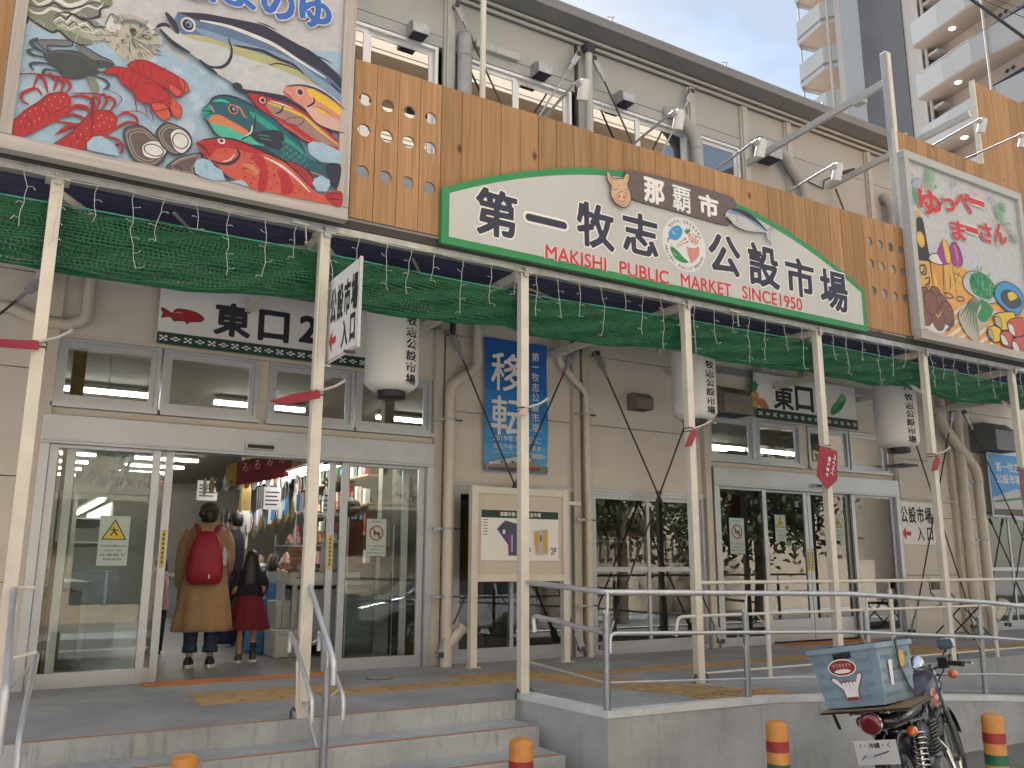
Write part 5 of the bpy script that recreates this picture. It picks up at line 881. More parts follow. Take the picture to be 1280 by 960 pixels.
motif('painted_bowl', FB, YF2, [('P', [(10.375,4.321),(10.471,4.43),(10.668,4.491),(10.882,4.462),(11.006,4.37),(10.982,4.254),(10.854,4.094),(10.65,4.091),(10.479,4.156),(10.372,4.23)], 'p_sky'), ('P', [(10.493,4.304),(10.649,4.395),(10.833,4.379),(10.957,4.287),(10.892,4.202),(10.692,4.143),(10.518,4.198)], 'p_slate'), ('P', [(10.652,4.331),(10.77,4.378),(10.87,4.329),(10.781,4.277),(10.683,4.252)], 'p_yellow'), ('L', [(10.375,4.321),(10.471,4.43),(10.668,4.491),(10.882,4.462),(11.006,4.37),(10.982,4.254),(10.854,4.094),(10.65,4.091),(10.479,4.156),(10.372,4.23)], 'p_navy', 0.012)])
cube = lambda pts, m1, face, m2: [('P', pts, m1, 1), ('L', pts, 'p_navy', 0.012), ('P', face, m2, 2), ('L', face, 'p_navy', 0.01)]
motif('painted_cakes', FB, YF2, cube([(10.299,4.001),(10.461,4.061),(10.747,4.105),(10.758,3.978),(10.704,3.897),(10.447,3.833),(10.293,3.892)], 'p_yellow', [(10.311,3.984),(10.431,3.984),(10.437,3.859),(10.322,3.887)], 'p_olive')+cube([(10.131,3.815),(10.273,3.862),(10.402,3.836),(10.358,3.686),(10.248,3.653),(10.125,3.708)], 'p_yellow', [(10.133,3.797),(10.215,3.791),(10.224,3.686),(10.141,3.71)], 'p_olive')
 +cube([(10.376,3.778),(10.507,3.833),(10.658,3.817),(10.589,3.627),(10.409,3.639)], 'p_red2', [(10.388,3.762),(10.477,3.756),(10.533,3.656),(10.413,3.658)], 'p_white')+cube([(10.561,3.949),(10.731,4.029),(11.003,4.051),(11.029,3.869),(10.874,3.811),(10.712,3.78),(10.574,3.86)], 'p_red2', [(10.573,3.933),(10.678,3.921),(10.709,3.797),(10.598,3.827)], 'p_white')+cube([(10.614,3.721),(10.744,3.784),(11.021,3.831),(11.014,3.573),(10.764,3.581),(10.616,3.613)], 'p_red2', [(10.621,3.713),(10.726,3.7),(10.767,3.596),(10.646,3.608)], 'p_white'))
b = MB()
for ch, g in (('ゆ', (9.222,5.23,0.444,0.329)), ('っ', (9.607,5.288,0.243,0.175)), ('ぺ', (9.916,5.397,0.345,0.26)), ('ー', (10.226,5.459,0.3,0.083)), ('ま', (9.749,4.986,0.285,0.253)), ('ー', (10.037,5.056,0.274,0.074)), ('さ', (10.336,5.082,0.265,0.254)), ('ん', (10.654,5.132,0.269,0.258))):
    h_ = g[3] if ch != 'ー' else 0.06
    text(b, ch, (g[0], YF-0.008, g[1]), g[2]*.93, h_*.93, 'p_white', bold=0.07, pad=1); text(b, ch, (g[0], YF-0.013, g[1]), g[2]*.93, h_*.93, 'print_red', bold=0.045 if ch != 'ー' else 0.02, pad=1)
b.build('lettering', FB)
def leafy(cs, m1, r):
    it = []
    for c0 in cs:
        for k in range(11):
            a = k*2*PI/11+0.2; it.append(('P', [c0, (c0[0]+r*0.6*math.cos(a-.13), c0[1]+r*0.6*math.sin(a-.13)), (c0[0]+r*math.cos(a), c0[1]+r*math.sin(a)), (c0[0]+r*0.6*math.cos(a+.13), c0[1]+r*0.6*math.sin(a+.13))], m1, 1))
    return it
motif('painted_leaves', FB, YF2, leafy([(9.273,5.596),(9.227,5.501),(10.676,5.446),(10.705,5.349)], 'p_leaf2', 0.13)+leafy([(8.916,5.283),(10.76,5.509),(10.926,5.114)], 'p_leaf', 0.1)+leafy([(8.925,5.21)], 'p_mint', 0.08)
 +[('S', [(8.855,5.358),(8.919,5.448),(9.039,5.498)], 'p_blue2', 0.02), ('S', [(8.906,5.356),(8.969,5.44),(9.119,5.475)], 'p_ice', 0.02), ('S', [(9.769,5.66),(9.771,5.603),(9.691,5.52)], 'p_blue2', 0.014), ('S', [(9.725,5.656),(9.736,5.595),(9.648,5.524)], 'p_ice', 0.014), ('S', [(10.408,5.533),(10.487,5.581),(10.575,5.542),(10.572,5.467)], 'p_blue2', 0.02), ('S', [(10.709,5.247),(10.841,5.304),(10.937,5.294)], 'p_blue2', 0.02), ('S', [(10.931,5.263),(10.89,5.181),(10.96,5.165)], 'p_ice', 0.03)]
 +[('O', [(8.907,5.507),(9.065,5.393),(9.124,5.4),(9.48,5.358),(9.529,5.264),(10.179,5.554),(10.475,5.263),(10.858,5.204),(10.779,5.232),(10.594,4.96),(10.536,4.963)], 'p_salmon', 0.022, 0.022), ('O', [(9.341,5.452),(9.316,5.195),(9.421,5.254)], 'p_leaf', 0.018, 0.022)])
# ================================================================ green netting rolled under the canopy edge
NT = thing('green_net', 'bunched green mesh netting slung along the underside of the canopy edge', 'net', (5.4, 6.1, 3.2))
top = [(-1.5, 3.28), (-0.16, 3.285), (0.3, 3.294), (2.0, 3.296), (2.9, 3.281), (3.66, 3.275), (3.79, 3.27), (5.47, 3.312), (7.36, 3.328), (7.52, 3.33), (9.12, 3.313), (9.38, 3.305), (10.94, 3.27), (14, 3.28)]
bot = [(-1.5, 2.88), (-0.11, 2.876), (0.55, 2.867), (1.1, 2.88), (1.92, 2.976), (2.28, 2.94), (2.74, 2.93), (3.66, 3.0), (3.79, 2.95), (4.64, 2.963), (5.45, 3.04), (6.05, 3.006), (6.73, 2.998), (7.33, 3.035), (7.56, 3.03), (8.46, 3.0), (9.09, 3.06), (9.34, 3.02), (9.97, 2.957), (10.95, 3.03), (14, 2.98)]
def itp(t, x):
    for (a, za), (c, zc) in zip(t, t[1:]):
        if a <= x <= c: return za+(zc-za)*(x-a)/(c-a)
    return t[-1][1]
for ly_ in range(4):
    V_ = []; F_ = []; r5 = random.Random(ly_); nx = 440; nz_ = 18; wdt = 0.0065+0.001*ly_
    ph = r5.uniform(0, 6); G_ = []
    for i in range(nx+1):
        x = -1.4+14.2*i/nx+0.01*ly_; tz = itp(top, x)-0.012*math.sin(x*1.9+ph)*(ly_ > 0); bz = itp(bot, x)+0.05*ly_*(0.5+0.5*math.sin(x*1.3+ph))*0.4
        col_ = []
        for j in range(nz_+1):
            t = j/nz_; z = tz+(bz-tz)*(t**1.15); y = 6.08+0.035*ly_+0.16*math.sin(PI*t)*(0.25*ly_-0.4)+0.02*math.sin(x*7+j*0.9+ph)+0.008*r5.random()
            col_.append((x+0.012*math.sin(j*1.1+x*3+ph), y, z+0.008*math.sin(x*11+ph+j*0.7)))
        G_.append(col_)
    b = MB()
    def rib(p, q, vert):
        o = (wdt/2, 0, 0) if vert else (0, 0, wdt/2)
        b.v += [(p[0]-o[0], p[1], p[2]-o[2]), (p[0]+o[0], p[1], p[2]+o[2]), (q[0]+o[0], q[1], q[2]+o[2]), (q[0]-o[0], q[1], q[2]-o[2])]; n = len(b.v); b.f.append((n-4, n-3, n-2, n-1)); b.m.append(0)
    b.mi('net_green')
    for i in range(nx):
        for j in range(nz_):
            rib(G_[i][j], G_[i+1][j], False)
            if i % 1 == 0: rib(G_[i][j], G_[i][j+1], True)
        rib(G_[i][nz_], G_[i+1][nz_], False)
    stuff(b.build('mesh_layer', NT))
b = MB(); b.tube([(-1.4+0.3*i, 6.075, itp(top, -1.4+0.3*i)+0.004) for i in range(48)], 0.006, 'p_mint', 6); b.build('edge_rope', NT, smooth=True)
b = MB(); b.tube([(-1.4+0.2*i, 6.17, itp(bot, -1.4+0.2*i)+0.012) for i in range(71)], [0.02+0.007*math.sin(i*1.7) for i in range(71)], 'net_green', 7); b.build('rolled_hem', NT, smooth=True)
# ---------------------------------------------------------------- icicle light string
IL = thing('icicle_lights', 'white icicle light string hanging from the canopy beam in uneven drops', 'string lights', (5.4, 5.89, 3.4))
mat('wire_white', (0.42, 0.42, 0.4), 0.4, var=0)
b = MB(); b.tube([(-1.2+0.1*i, 5.885, 3.405-0.012*abs(math.sin(i*0.55))) for i in range(140)], 0.0045, 'wire_white', 5); b.build('cable', IL, smooth=True)
r6 = random.Random(11)
x = -0.95
LN = [0.42, 0.3, 0.5, 0.2, 0.36, 0.48, 0.26, 0.55, 0.33, 0.22, 0.45]
k = 0
while x < 12.6:
    ln = LN[k % 11]*r6.uniform(0.85, 1.15)*0.92; k += 1; pts = [(x, 5.885, 3.4)]; n = max(4, int(ln/0.05)); dx = 0
    for j in range(1, n+1):
        dx += r6.uniform(-0.016, 0.016); pts.append((x+dx, 5.885+r6.uniform(-.008, .008), 3.4-ln*j/n))
    b = MB(); b.tube(pts, 0.0026, 'wire_white', 4)
    for j in range(2, n+1, 2):
        s_ = r6.choice((-1, 1)); p = pts[j]; b.tube([p, (p[0]+s_*0.03, p[1]-0.006, p[2]+0.006), (p[0]+s_*0.045, p[1]-0.01, p[2]+r6.uniform(-.02, .02))], [0.002, 0.002, 0.0035], 'wire_white', 4)
    b.build('light_drop', IL); x += r6.uniform(0.19, 0.27)
for x in (1.75, 6.05): b = MB(); b.beam((x-0.1, 5.87, 3.42), (x+0.03, 5.87, 3.41), 0.025, 0.02, 'wire_white'); b.tube([(x, 5.87, 3.41), (x+0.01, 5.87, 3.3)], 0.005, 'wire_white', 6); b.lathe((x+0.01, 5.87, 3.28), [(0.0, -0.015), (0.015, 0), (0.0, 0.015)], 'wire_white', 8); b.build('plug', IL, smooth=True)
# ---------------------------------------------------------------- paper lanterns
mat('paper', (0.7, 0.7, 0.69), 0.7, var=0.05, scale=3); mat('paper2', (0.5, 0.5, 0.49), 0.7, var=0)
def lantern(x, y, z0, z1, r, label, turn):
    t = thing('paper_lantern', label, 'lantern', (x, y, z0), 'white paper lanterns under the canopy')
    b = MB(); pr = []; n = 52
    for i in range(n*2+1):
        u = i/(n*2); z = z0+0.06+(z1-z0-0.12)*u; e = min(u, 1-u); rr_ = r*(0.62+0.38*math.sin(min(1, e/0.1)*PI/2)**0.7) if e < 0.1 else r
        pr.append((rr_-(0.0022 if i % 2 else 0), z-z0))
    b.lathe((x, y, z0), pr, 'paper', 36); b.build('paper_body', t, smooth=2)
    for za, zb in ((z0, z0+0.065), (z1-0.065, z1)):
        b = MB(); b.lathe((x, y, za), [(r*0.5, 0), (r*0.54, 0.004), (r*0.54, zb-za), (r*0.46, zb-za), (r*0.46, 0.01)], 'black', 24); b.build('end_ring', t, smooth=True)
    b = MB(); b.tube([(x, y, z1), (x, y, 3.5)], 0.006, 'dark_steel', 6); b.build('hanger', t)
    cn = '第一牧志公設市場'; h = (z1-z0-0.2)/8; b = MB(); ha = math.radians(turn)
    for i, ch in enumerate(cn):
        gz = z1-0.11-h*(i+0.5); vs, fs = fatglyph(ch, 0.028); x0, x1_, y0_, y1_ = min(v[0] for v in vs), max(v[0] for v in vs), min(v[1] for v in vs), max(v[1] for v in vs)
        q = []
        for a, c in vs:
            u = (a-(x0+x1_)/2)/(x1_-x0)*0.125; w = (c-(y0_+y1_)/2)/(y1_-y0_)*(h*0.86 if ch != '一' else 0.02); an = ha+u/r*1.0; q.append((x+(r+0.003)*math.sin(an), y-(r+0.003)*math.cos(an), gz+w))
        b.add(q, fs, 'ink')
    b.build('lettering', t); return t
lantern(2.90, 6.93, 2.414, 3.45, 0.235, 'white paper lantern hanging behind the projecting sign near the open door', 22)
lantern(6.42, 6.92, 2.465, 3.45, 0.24, 'white paper lantern half behind the post left of the pineapple sign', 4)
lantern(9.83, 6.9, 2.397, 3.45, 0.26, 'white paper lantern right of the pineapple sign, beside the conduit', -14)
# ---------------------------------------------------------------- signs over the doors
def ryu_band(x0, x1, z0, z1, y, parent, n):
    b = MB(); b.box(x0, x1, y-0.004, y+0.004, z0, z1, 'band_green'); o = b.build('pattern_band', parent); b = MB(); cz = (z0+z1)/2
    for i in range(n):
        cx = x0+(x1-x0)*(i+0.5)/n; d = [(-1, -1), (1, -1), (1, 1), (-1, 1), (0, 0)] if i % 2 == 0 else [(-1.3, 0), (1.3, 0), (0, 1), (0, -1)]
        for a, c in d: b.add([(cx+a*0.022+p*0.013, y-0.0055, cz+c*0.016+q*0.0075) for p, q in ((-1, -1), (1, -1), (1, 1), (-1, 1))] if d[0][0] == -1 else [(cx+a*0.022+p*0.015, y-0.0055, cz+c*0.014+q*0.0065) for p, q in ((-1, -1), (1, -1), (1, 1), (-1, 1))], [(0, 1, 2, 3)], 'white')
    stuff(b.build('pattern_marks', o))
mat('band_green', (0.012, 0.045, 0.035), 0.6, var=0.1)
G1 = thing('gate_sign', 'white sign with a red fish and black lettering over the open left door', 'sign', (2.1, YW-0.1, 2.95))
yg = YW-0.13
b = MB(); b.box(1.13, 3.15, yg, yg+0.03, 3.0, 3.56, 'white'); b.build('board', G1)
ryu_band(1.13, 3.15, 2.95, 3.06, yg-0.006, G1, 19)
b = MB()
for ch, g in (('東', (1.786,3.261,0.357,0.339)), ('口', (2.178,3.257,0.305,0.317)), ('2', (2.523,3.275,0.187,0.284))): text(b, ch, (g[0], yg-0.002, g[1]), g[2]*.9, g[3]*.9, 'ink', bold=0.04, pad=1)
b.build('lettering', G1)
fsh = [(1.145,3.282),(1.185,3.276),(1.234,3.249),(1.256,3.261),(1.278,3.291),(1.333,3.299),(1.405,3.293),(1.471,3.277),(1.523,3.237),(1.493,3.201),(1.413,3.19),(1.375,3.167),(1.357,3.187),(1.294,3.184),(1.263,3.176),(1.237,3.207),(1.198,3.209),(1.157,3.195),(1.164,3.239)]
motif('fish_picture', G1, yg, [('P', fsh, 'p_red', 2), ('L', fsh, 'ink', 0.008), ('S', [(1.258,3.248),(1.296,3.264),(1.336,3.26)], 'p_white', 0.006), ('O', [(1.487,3.241)], 'ink', 0.006, 0.006), ('S', [(1.437,3.263),(1.43,3.227),(1.444,3.206)], 'ink', 0.005)], 0)
G2 = thing('gate_sign', 'white sign with pineapple, carrots and bitter melon over the closed right doors', 'sign', (9.7, YW-0.1, 2.95))
b = MB(); b.box(8.68, 10.73, yg, yg+0.03, 3.04, 3.56, 'white'); b.build('board', G2)
ryu_band(8.68, 10.73, 2.93, 3.07, yg-0.006, G2, 15)
b = MB()
for ch, g in (('東', (9.218,3.261,0.375,0.325)), ('口', (9.636,3.278,0.348,0.298))): text(b, ch, (g[0], yg-0.002, g[1]), g[2], 0.33, 'ink', bold=0.035, pad=1)
b.build('lettering', G2)
motif('produce_picture', G2, yg, [('P', [(8.597,3.249),(8.681,3.297),(8.747,3.245),(8.736,3.106),(8.664,3.072),(8.587,3.111)], 'p_gold'), ('P', [(8.667,3.257),(8.58,3.385),(8.616,3.369),(8.612,3.46),(8.661,3.394),(8.693,3.457),(8.716,3.4),(8.759,3.405),(8.71,3.32)], 'p_leaf', 1), ('P', [(8.697,3.161),(8.81,3.212),(8.921,3.104),(8.879,3.06),(8.746,3.095)], 'p_orange'), ('P', [(10.171,3.118),(10.207,3.226),(10.395,3.37),(10.492,3.401),(10.517,3.34),(10.407,3.203),(10.243,3.112)], 'p_leaf'), ('P', [(10.328,3.321),(10.434,3.438),(10.524,3.405),(10.485,3.337)], 'p_leaf2'), ('S', [(10.218,3.164),(10.323,3.279),(10.456,3.355)], 'p_leaf2', 0.02), ('S', [(8.615,3.212),(8.723,3.144)], 'p_choc', 0.008), ('S', [(8.609,3.133),(8.729,3.223)], 'p_choc', 0.008)], 0)
# entrance sign sticking out from the second post
FS = thing('entrance_sign', 'white two line entrance sign with red arrow sticking out from a canopy post', 'sign', (1.99, 5.74, 2.4))
zt = lambda y: 3.05
b = MB(); b.box(1.985, 1.998, 5.35, 6.03, 2.42, 3.05, 'white'); b.box(1.98, 2.003, 5.343, 5.35, 2.415, 3.055, 'alu'); b.build('board', FS)
b = MB()
b.add([(1.9835, 5.358, 2.43), (1.9835, 6.02, 2.43), (1.9835, 6.02, 2.436), (1.9835, 5.358, 2.436)], [(0, 1, 2, 3)], 'print_red')
b.add([(2.0, 5.358, 2.43), (2.0, 6.02, 2.43), (2.0, 6.02, 2.445), (2.0, 5.358, 2.445)], [(0, 1, 2, 3)], 'print_red'); b.add([(1.9995, 5.358, 2.43), (1.9995, 5.37, 2.43), (1.9995, 5.37, 3.04), (1.9995, 5.358, 3.04)], [(0, 1, 2, 3)], 'print_red'); b.build('red_border', FS)
b = MB()
for sd, ux in ((1.9825, (0, -1, 0)), (2.0005, (0, 1, 0))):
    f_ = 1 if ux[1] < 0 else -1; cy = 5.685
    for i, ch in enumerate('公設市場'): text(b, ch, (sd, cy+f_*(0.175-0.142*i), 2.83), 0.125, 0.27, 'ink', bold=0.045, ux=ux)
    text(b, '入', (sd, cy-f_*0.08, 2.57), 0.13, 0.2, 'ink', bold=0.045, ux=ux); text(b, '口', (sd, cy-f_*0.235, 2.58), 0.1, 0.2, 'ink', bold=0.05, ux=ux)
b.build('lettering', FS)
b = MB()
for sd, f_ in ((1.9825, 1), (2.0005, -1)):
    c0 = 5.69+f_*0.15; pts = [(c0+f_*0.085, 2.57), (c0+f_*0.02, 2.48), (c0+f_*0.02, 2.545), (c0-f_*0.06, 2.545), (c0-f_*0.06, 2.595), (c0+f_*0.02, 2.595), (c0+f_*0.02, 2.66)]
    b.add([(sd, p[0], p[1]) for p in pts], [(0, 1, 2), (2, 3, 4, 5), (0, 2, 5), (0, 5, 6)], 'print_red')
b.build('arrow', FS)
b = MB(); b.box(1.93, 2.01, 5.44, 5.46, 2.395, 2.412, 'dark_steel'); b.box(1.94, 2.01, 5.93, 5.97, 2.395, 2.41, 'galv'); b.build('bracket', FS)
# wall sign right of the closed doors
WS = thing('entrance_sign', 'flat white entrance sign with red arrow on the wall right of the closed doors', 'sign', (12.05, YW-0.02, 1.3))
b = MB(); b.box(11.66, 12.52, YW-0.018, YW-0.003, 1.31, 1.94, 'white'); b.build('board', WS); b = MB(); yw_ = YW-0.0195
for i, ch in enumerate('公設市場'): text(b, ch, (11.79+0.195*i, yw_, 1.75), 0.175, 0.25, 'ink', bold=0.032)
text(b, '入', (12.15, yw_, 1.47), 0.17, 0.22, 'ink', bold=0.03); text(b, '口', (12.38, yw_, 1.47), 0.15, 0.2, 'ink', bold=0.03); b.build('lettering', WS)
b = MB(); b.poly([(11.70, 1.47), (11.80, 1.37), (11.80, 1.44), (11.92, 1.44), (11.92, 1.5), (11.80, 1.5), (11.80, 1.57)], yw_, 'print_red'); b.build('arrow', WS)
NB = thing('notice_sheet', 'small white notice taped to the wall right of the wall entrance sign', 'notice', (12.62, YW-0.01, 1.2)); b = MB(); b.box(12.58, 12.75, YW-0.006, YW-0.001, 1.15, 1.6, 'white'); b.build('sheet', NB)
b = MB()
for k in range(4): text(b, '■'*3, (12.66, YW-0.0075, 1.5-0.09*k), 0.1, 0.03, 'ink')
b.build('print', NB)
# ---------------------------------------------------------------- banners
BN = thing('banner', 'tall blue vertical banner with white lettering between the two entrances', 'banner', (4.97, YW-0.05, 2.0))
yb_ = YW-0.06
for n_, c_ in dict(bn0=(0.01, 0.11, 0.4), bn1=(0.012, 0.15, 0.48), bn2=(0.018, 0.2, 0.56), bn3=(0.03, 0.26, 0.62), bn4=(0.08, 0.34, 0.66)).items(): mat(n_, c_, 0.45, var=0.06, scale=3)
XL, XR, ZB, ZT = 4.56, 5.38, 2.0, 3.5
b = MB(); nn = 15
def bx_(x, z): return yb_+0.012*math.sin(z*5.0+x*2)+0.006*math.sin(x*9)
for i in range(nn):
    for j in range(8):
        xa, xb = XL+(XR-XL)*j/8, XL+(XR-XL)*(j+1)/8; za, zb = ZB+(ZT-ZB)*i/nn, ZB+(ZT-ZB)*(i+1)/nn
        b.add([(xa, bx_(xa, za), za), (xb, bx_(xb, za), za), (xb, bx_(xb, zb), zb), (xa, bx_(xa, zb), zb)], [(0, 1, 2, 3)], ('bn4', 'bn4', 'bn4', 'bn3', 'bn3', 'bn3', 'bn2', 'bn2', 'bn2', 'bn1', 'bn1', 'bn1', 'bn0', 'bn0', 'bn0')[i])
b.build('cloth', BN); yq = yb_-0.021
b = MB()
for ch, z in (('移', 3.12), ('転', 2.62)): text(b, ch, (4.84, yq, z), 0.42, 0.44, 'white', bold=0.014)
for i, ch in enumerate('第一牧志公設市場'): text(b, ch, (5.21, yq, 3.34-0.118*i), 0.1, 0.098 if ch != '一' else 0.012, 'white', bold=0.006)
text(b, '2019年7月1日に', (4.97, yq, 2.37), 0.62, 0.075, 'white'); text(b, '仮設市場へ移転します', (4.97, yq, 2.28), 0.62, 0.06, 'white')
b.poly([(4.66, 2.475), (5.3, 2.475), (5.3, 2.479), (4.66, 2.479)], yq, 'white'); b.poly([(4.66, 2.21), (5.3, 2.21), (5.3, 2.214), (4.66, 2.214)], yq, 'white'); b.build('lettering', BN)
b = MB(); b.poly([(4.57, 2.01), (5.37, 2.01), (5.37, 2.07), (5.26, 2.09), (5.17, 2.15), (5.0, 2.17), (4.6, 2.09), (4.57, 2.08)], yq, 'p_shell'); b.poly([(4.6, 2.095), (5.0, 2.18), (5.17, 2.16), (5.13, 2.13), (4.62, 2.07)], yq-0.0005, 'p_white')
b.poly([(5.0, 2.02), (5.37, 2.02), (5.37, 2.08), (5.1, 2.06)], yq-0.0008, 'p_choc'); b.poly([(4.6, 2.01), (5.0, 2.01), (5.0, 2.05), (4.6, 2.04)], yq-0.001, 'p_brown')
for k in range(6): b.oval(4.7+0.07*k, 2.1+0.004*k, 0.025, 0.012, yq-0.001, 'p_teal' if k % 2 else 'p_white', 8)
b.oval(5.25, 2.19, 0.1, 0.03, yq-0.0003, 'p_ice2', 12); b.oval(5.31, 2.05, 0.05, 0.035, yq-0.0012, 'p_clam', 12); b.build('picture', BN)
B2 = thing('banner', 'blue banner with white lettering and a station picture at the far right edge', 'banner', (14.4, YW-0.1, 1.8))
b = MB(); b.box(13.9, 14.95, YW-0.16, YW-0.15, 1.8, 2.8, 'bn3'); b.box(13.88, 14.97, YW-0.155, YW-0.14, 1.78, 2.82, 'white'); b.build('cloth', B2)
b = MB(); text(b, '第一牧志', (14.42, YW-0.162, 2.6), 0.7, 0.16, 'white', bold=0.01); text(b, '公設市場', (14.42, YW-0.162, 2.4), 0.7, 0.16, 'white', bold=0.01); b.build('lettering', B2)
b = MB(); b.poly([(13.91, 1.81), (14.94, 1.81), (14.94, 2.2), (14.6, 2.25), (13.91, 2.08)], YW-0.1615, 'p_silver'); b.poly([(13.95, 2.0), (14.94, 2.1), (14.94, 2.14), (13.95, 2.04)], YW-0.1625, 'p_leaf'); b.poly([(13.91, 1.81), (14.94, 1.81), (14.94, 1.92), (13.91, 1.9)], YW-0.163, 'p_brown'); b.build('picture', B2)
# ---------------------------------------------------------------- map board
IB = thing('map_board', 'beige post mounted board with a two floor plan of the market', 'notice board', (4.8, 7.9, 0))
b = MB(); b.box(4.285, 5.34, 7.895, 7.925, 0.9, 1.72, 'beige_trim'); b.build('panel', IB)
for x0 in (4.22, 5.34): b = MB(); b.box(x0, x0+0.075, 7.87, 7.945, 0, 1.8, 'cream_steel'); b.build('leg', IB, bevel=0.004); b = MB(); b.box(x0-0.03, x0+0.105, 7.84, 7.97, 0, 0.008, 'cream_steel'); b.build('base_plate', IB)
for z0 in (0.83, 1.72): b = MB(); b.box(4.295, 5.34, 7.875, 7.94, z0, z0+0.07, 'cream_steel'); b.build('rail', IB)
for x0, x1 in ((5.415, 5.6),): b = MB(); b.box(x0, x1, 7.9, 7.93, 1.64, 1.68, 'cream_steel'); b.build('stay', IB)
b = MB(); b.box(4.335, 5.285, 7.885, 7.894, 1.04, 1.56, 'white'); b.poly([(4.337, 1.475), (5.283, 1.475), (5.283, 1.555), (4.337, 1.555)], 7.8838, 'band_green'); b.build('plan_sheet', IB)
b = MB(); text(b, '那覇市第一牧志公設市場', (4.81, 7.8825, 1.515), 0.5, 0.045, 'white', bold=0.02)
b.poly([(4.52, 1.36), (4.62, 1.45), (4.76, 1.42), (4.8, 1.35), (4.78, 1.09), (4.66, 1.09), (4.655, 1.2)], 7.8838, 'plan_blue') if mat('plan_blue', (0.06, 0.065, 0.12), 0.5) else 0
b.poly([(4.66, 1.31), (4.72, 1.31), (4.72, 1.12), (4.67, 1.12)], 7.883, 'p_purple'); b.poly([(4.695, 1.3), (4.71, 1.3), (4.71, 1.13), (4.695, 1.13)], 7.8822, 'p_ice')
b.poly([(4.59, 1.355), (4.62, 1.355), (4.62, 1.31), (4.59, 1.31)], 7.883, 'white')
b.poly([(4.97, 1.35), (5.15, 1.37), (5.15, 1.1), (4.99, 1.1)], 7.8838, 'p_silver'); b.poly([(4.975, 1.34), (5.03, 1.34), (5.035, 1.13), (5.0, 1.13), (4.995, 1.2), (4.975, 1.2)], 7.883, 'p_gold'); b.poly([(5.085, 1.36), (5.145, 1.36), (5.14, 1.12), (5.085, 1.12)], 7.883, 'p_gold'); b.poly([(5.045, 1.31), (5.07, 1.31), (5.07, 1.24), (5.045, 1.24)], 7.8828, 'p_leaf')
text(b, '1F', (4.9, 7.883, 1.14), 0.07, 0.07, 'ink', bold=0.02); text(b, '2F', (5.22, 7.883, 1.14), 0.07, 0.07, 'ink', bold=0.02)
for k in range(6): b.poly([(4.36, 1.45-0.03*k), (4.41, 1.45-0.03*k), (4.41, 1.457-0.03*k), (4.36, 1.457-0.03*k)], 7.883, 'ink')
b.build('plan_print', IB)
# ---------------------------------------------------------------- stickers on the glass
mat('stick_green', (0.38, 0.47, 0.42), 0.5, var=0.04)
def caution(x, z, w, y, label, dog=False, wob=0.0):
    t = thing('door_notice', label, 'notice', (x, y, z)); h = w*1.75
    b = MB(); b.box(x-w/2, x+w/2, y-0.002, y, z-h/2, z+h/2, 'stick_green'); b.build('sheet', t); b = MB()
    if dog:
        r = w*0.36; cz = z+h*0.12; n = 24; o1 = circle(x, cz, r, n); i1 = circle(x, cz, r*0.82, n)
        b.add([(p[0], y-0.003, p[1]) for p in o1+i1], [(k, (k+1) % n, n+(k+1) % n, n+k) for k in range(n)], 'print_dred')
        b.poly([(x-r*.6, cz+r*.5), (x-r*.45, cz+r*.65), (x+r*.62, cz-r*.5), (x+r*.45, cz-r*.65)], y-0.0036, 'print_dred')
        b.poly([(x-r*.5, cz-.0*r), (x-r*.3, cz+.25*r), (x-.1*r, cz+.1*r), (x+r*.4, cz+.1*r), (x+.5*r, cz+.35*r), (x+.5*r, cz-.4*r), (x+.38*r, cz-.4*r), (x+.35*r, cz-.15*r), (x-.15*r, cz-.15*r), (x-.2*r, cz-.45*r), (x-.32*r, cz-.45*r), (x-.3*r, cz-.05*r)], y-0.0032, 'ink')
        text(b, 'NO PETS', (x, y-0.003, z+h*0.42), w*0.5, w*0.07, 'ink', bold=0.02); zz = z-h*0.2
    else:
        r = w*0.42; cz = z+h*0.2
        b.poly([(x-r, cz-r*.75), (x+r, cz-r*.75), (x, cz+r)], y-0.003, 'ink'); b.poly([(x-r*.85, cz-r*.67), (x+r*.85, cz-r*.67), (x, cz+r*.82)], y-0.0035, 'warn_yel')
        b.stroke([(x-r*.1, cz+r*.3), (x, cz), (x-r*.3, cz-r*.4)], 0.012, y-0.004, 'ink', 0, False); b.stroke([(x, cz), (x+r*.25, cz-r*.4)], 0.012, y-0.004, 'ink', 0, False); b.stroke([(x-r*.35, cz+r*.1), (x+r*.3, cz+r*.05)], 0.01, y-0.0042, 'ink', 0, False); zz = z-h*0.08
    for k, s_ in enumerate(('足元注意 段差あります', 'Caution  Step', '注意脚下', '請注意腳下台階 발밑주의') if not dog else ('ペットを連れての入場は', 'ご遠慮ください', '盲導犬 介助犬はご入場', 'いただけます')): text(b, s_, (x, y-0.003, zz-h*0.09*k-0.01), w*(0.86 if k % 2 == 0 else 0.6), w*0.075, 'ink', bold=0.014)
    b.build('print', t)
mat('print_dred', (0.25, 0.02, 0.03), 0.5); mat('warn_yel', (0.55, 0.42, 0.03), 0.5)
yk = YW-0.034
for x, z, w, lb, dg in ((0.942,1.192)+(0.24, 'yellow triangle caution notice on the left fixed glass of the open door', False), (3.348,1.261)+(0.21, 'no pets notice with crossed dog on the right glass of the open door', True), (8.309,1.368)+(0.26, 'no pets notice on the leftmost glass of the closed right doors', True)): caution(x, z, w, yk, lb, dg)
for x, z, lb in ((9.176,1.491)+('yellow triangle caution notice on the left leaf of the closed doors',), (10.337,1.518)+('yellow triangle caution notice on the right leaf of the closed doors',)): caution(x, z, 0.2, YW+0.024, lb)
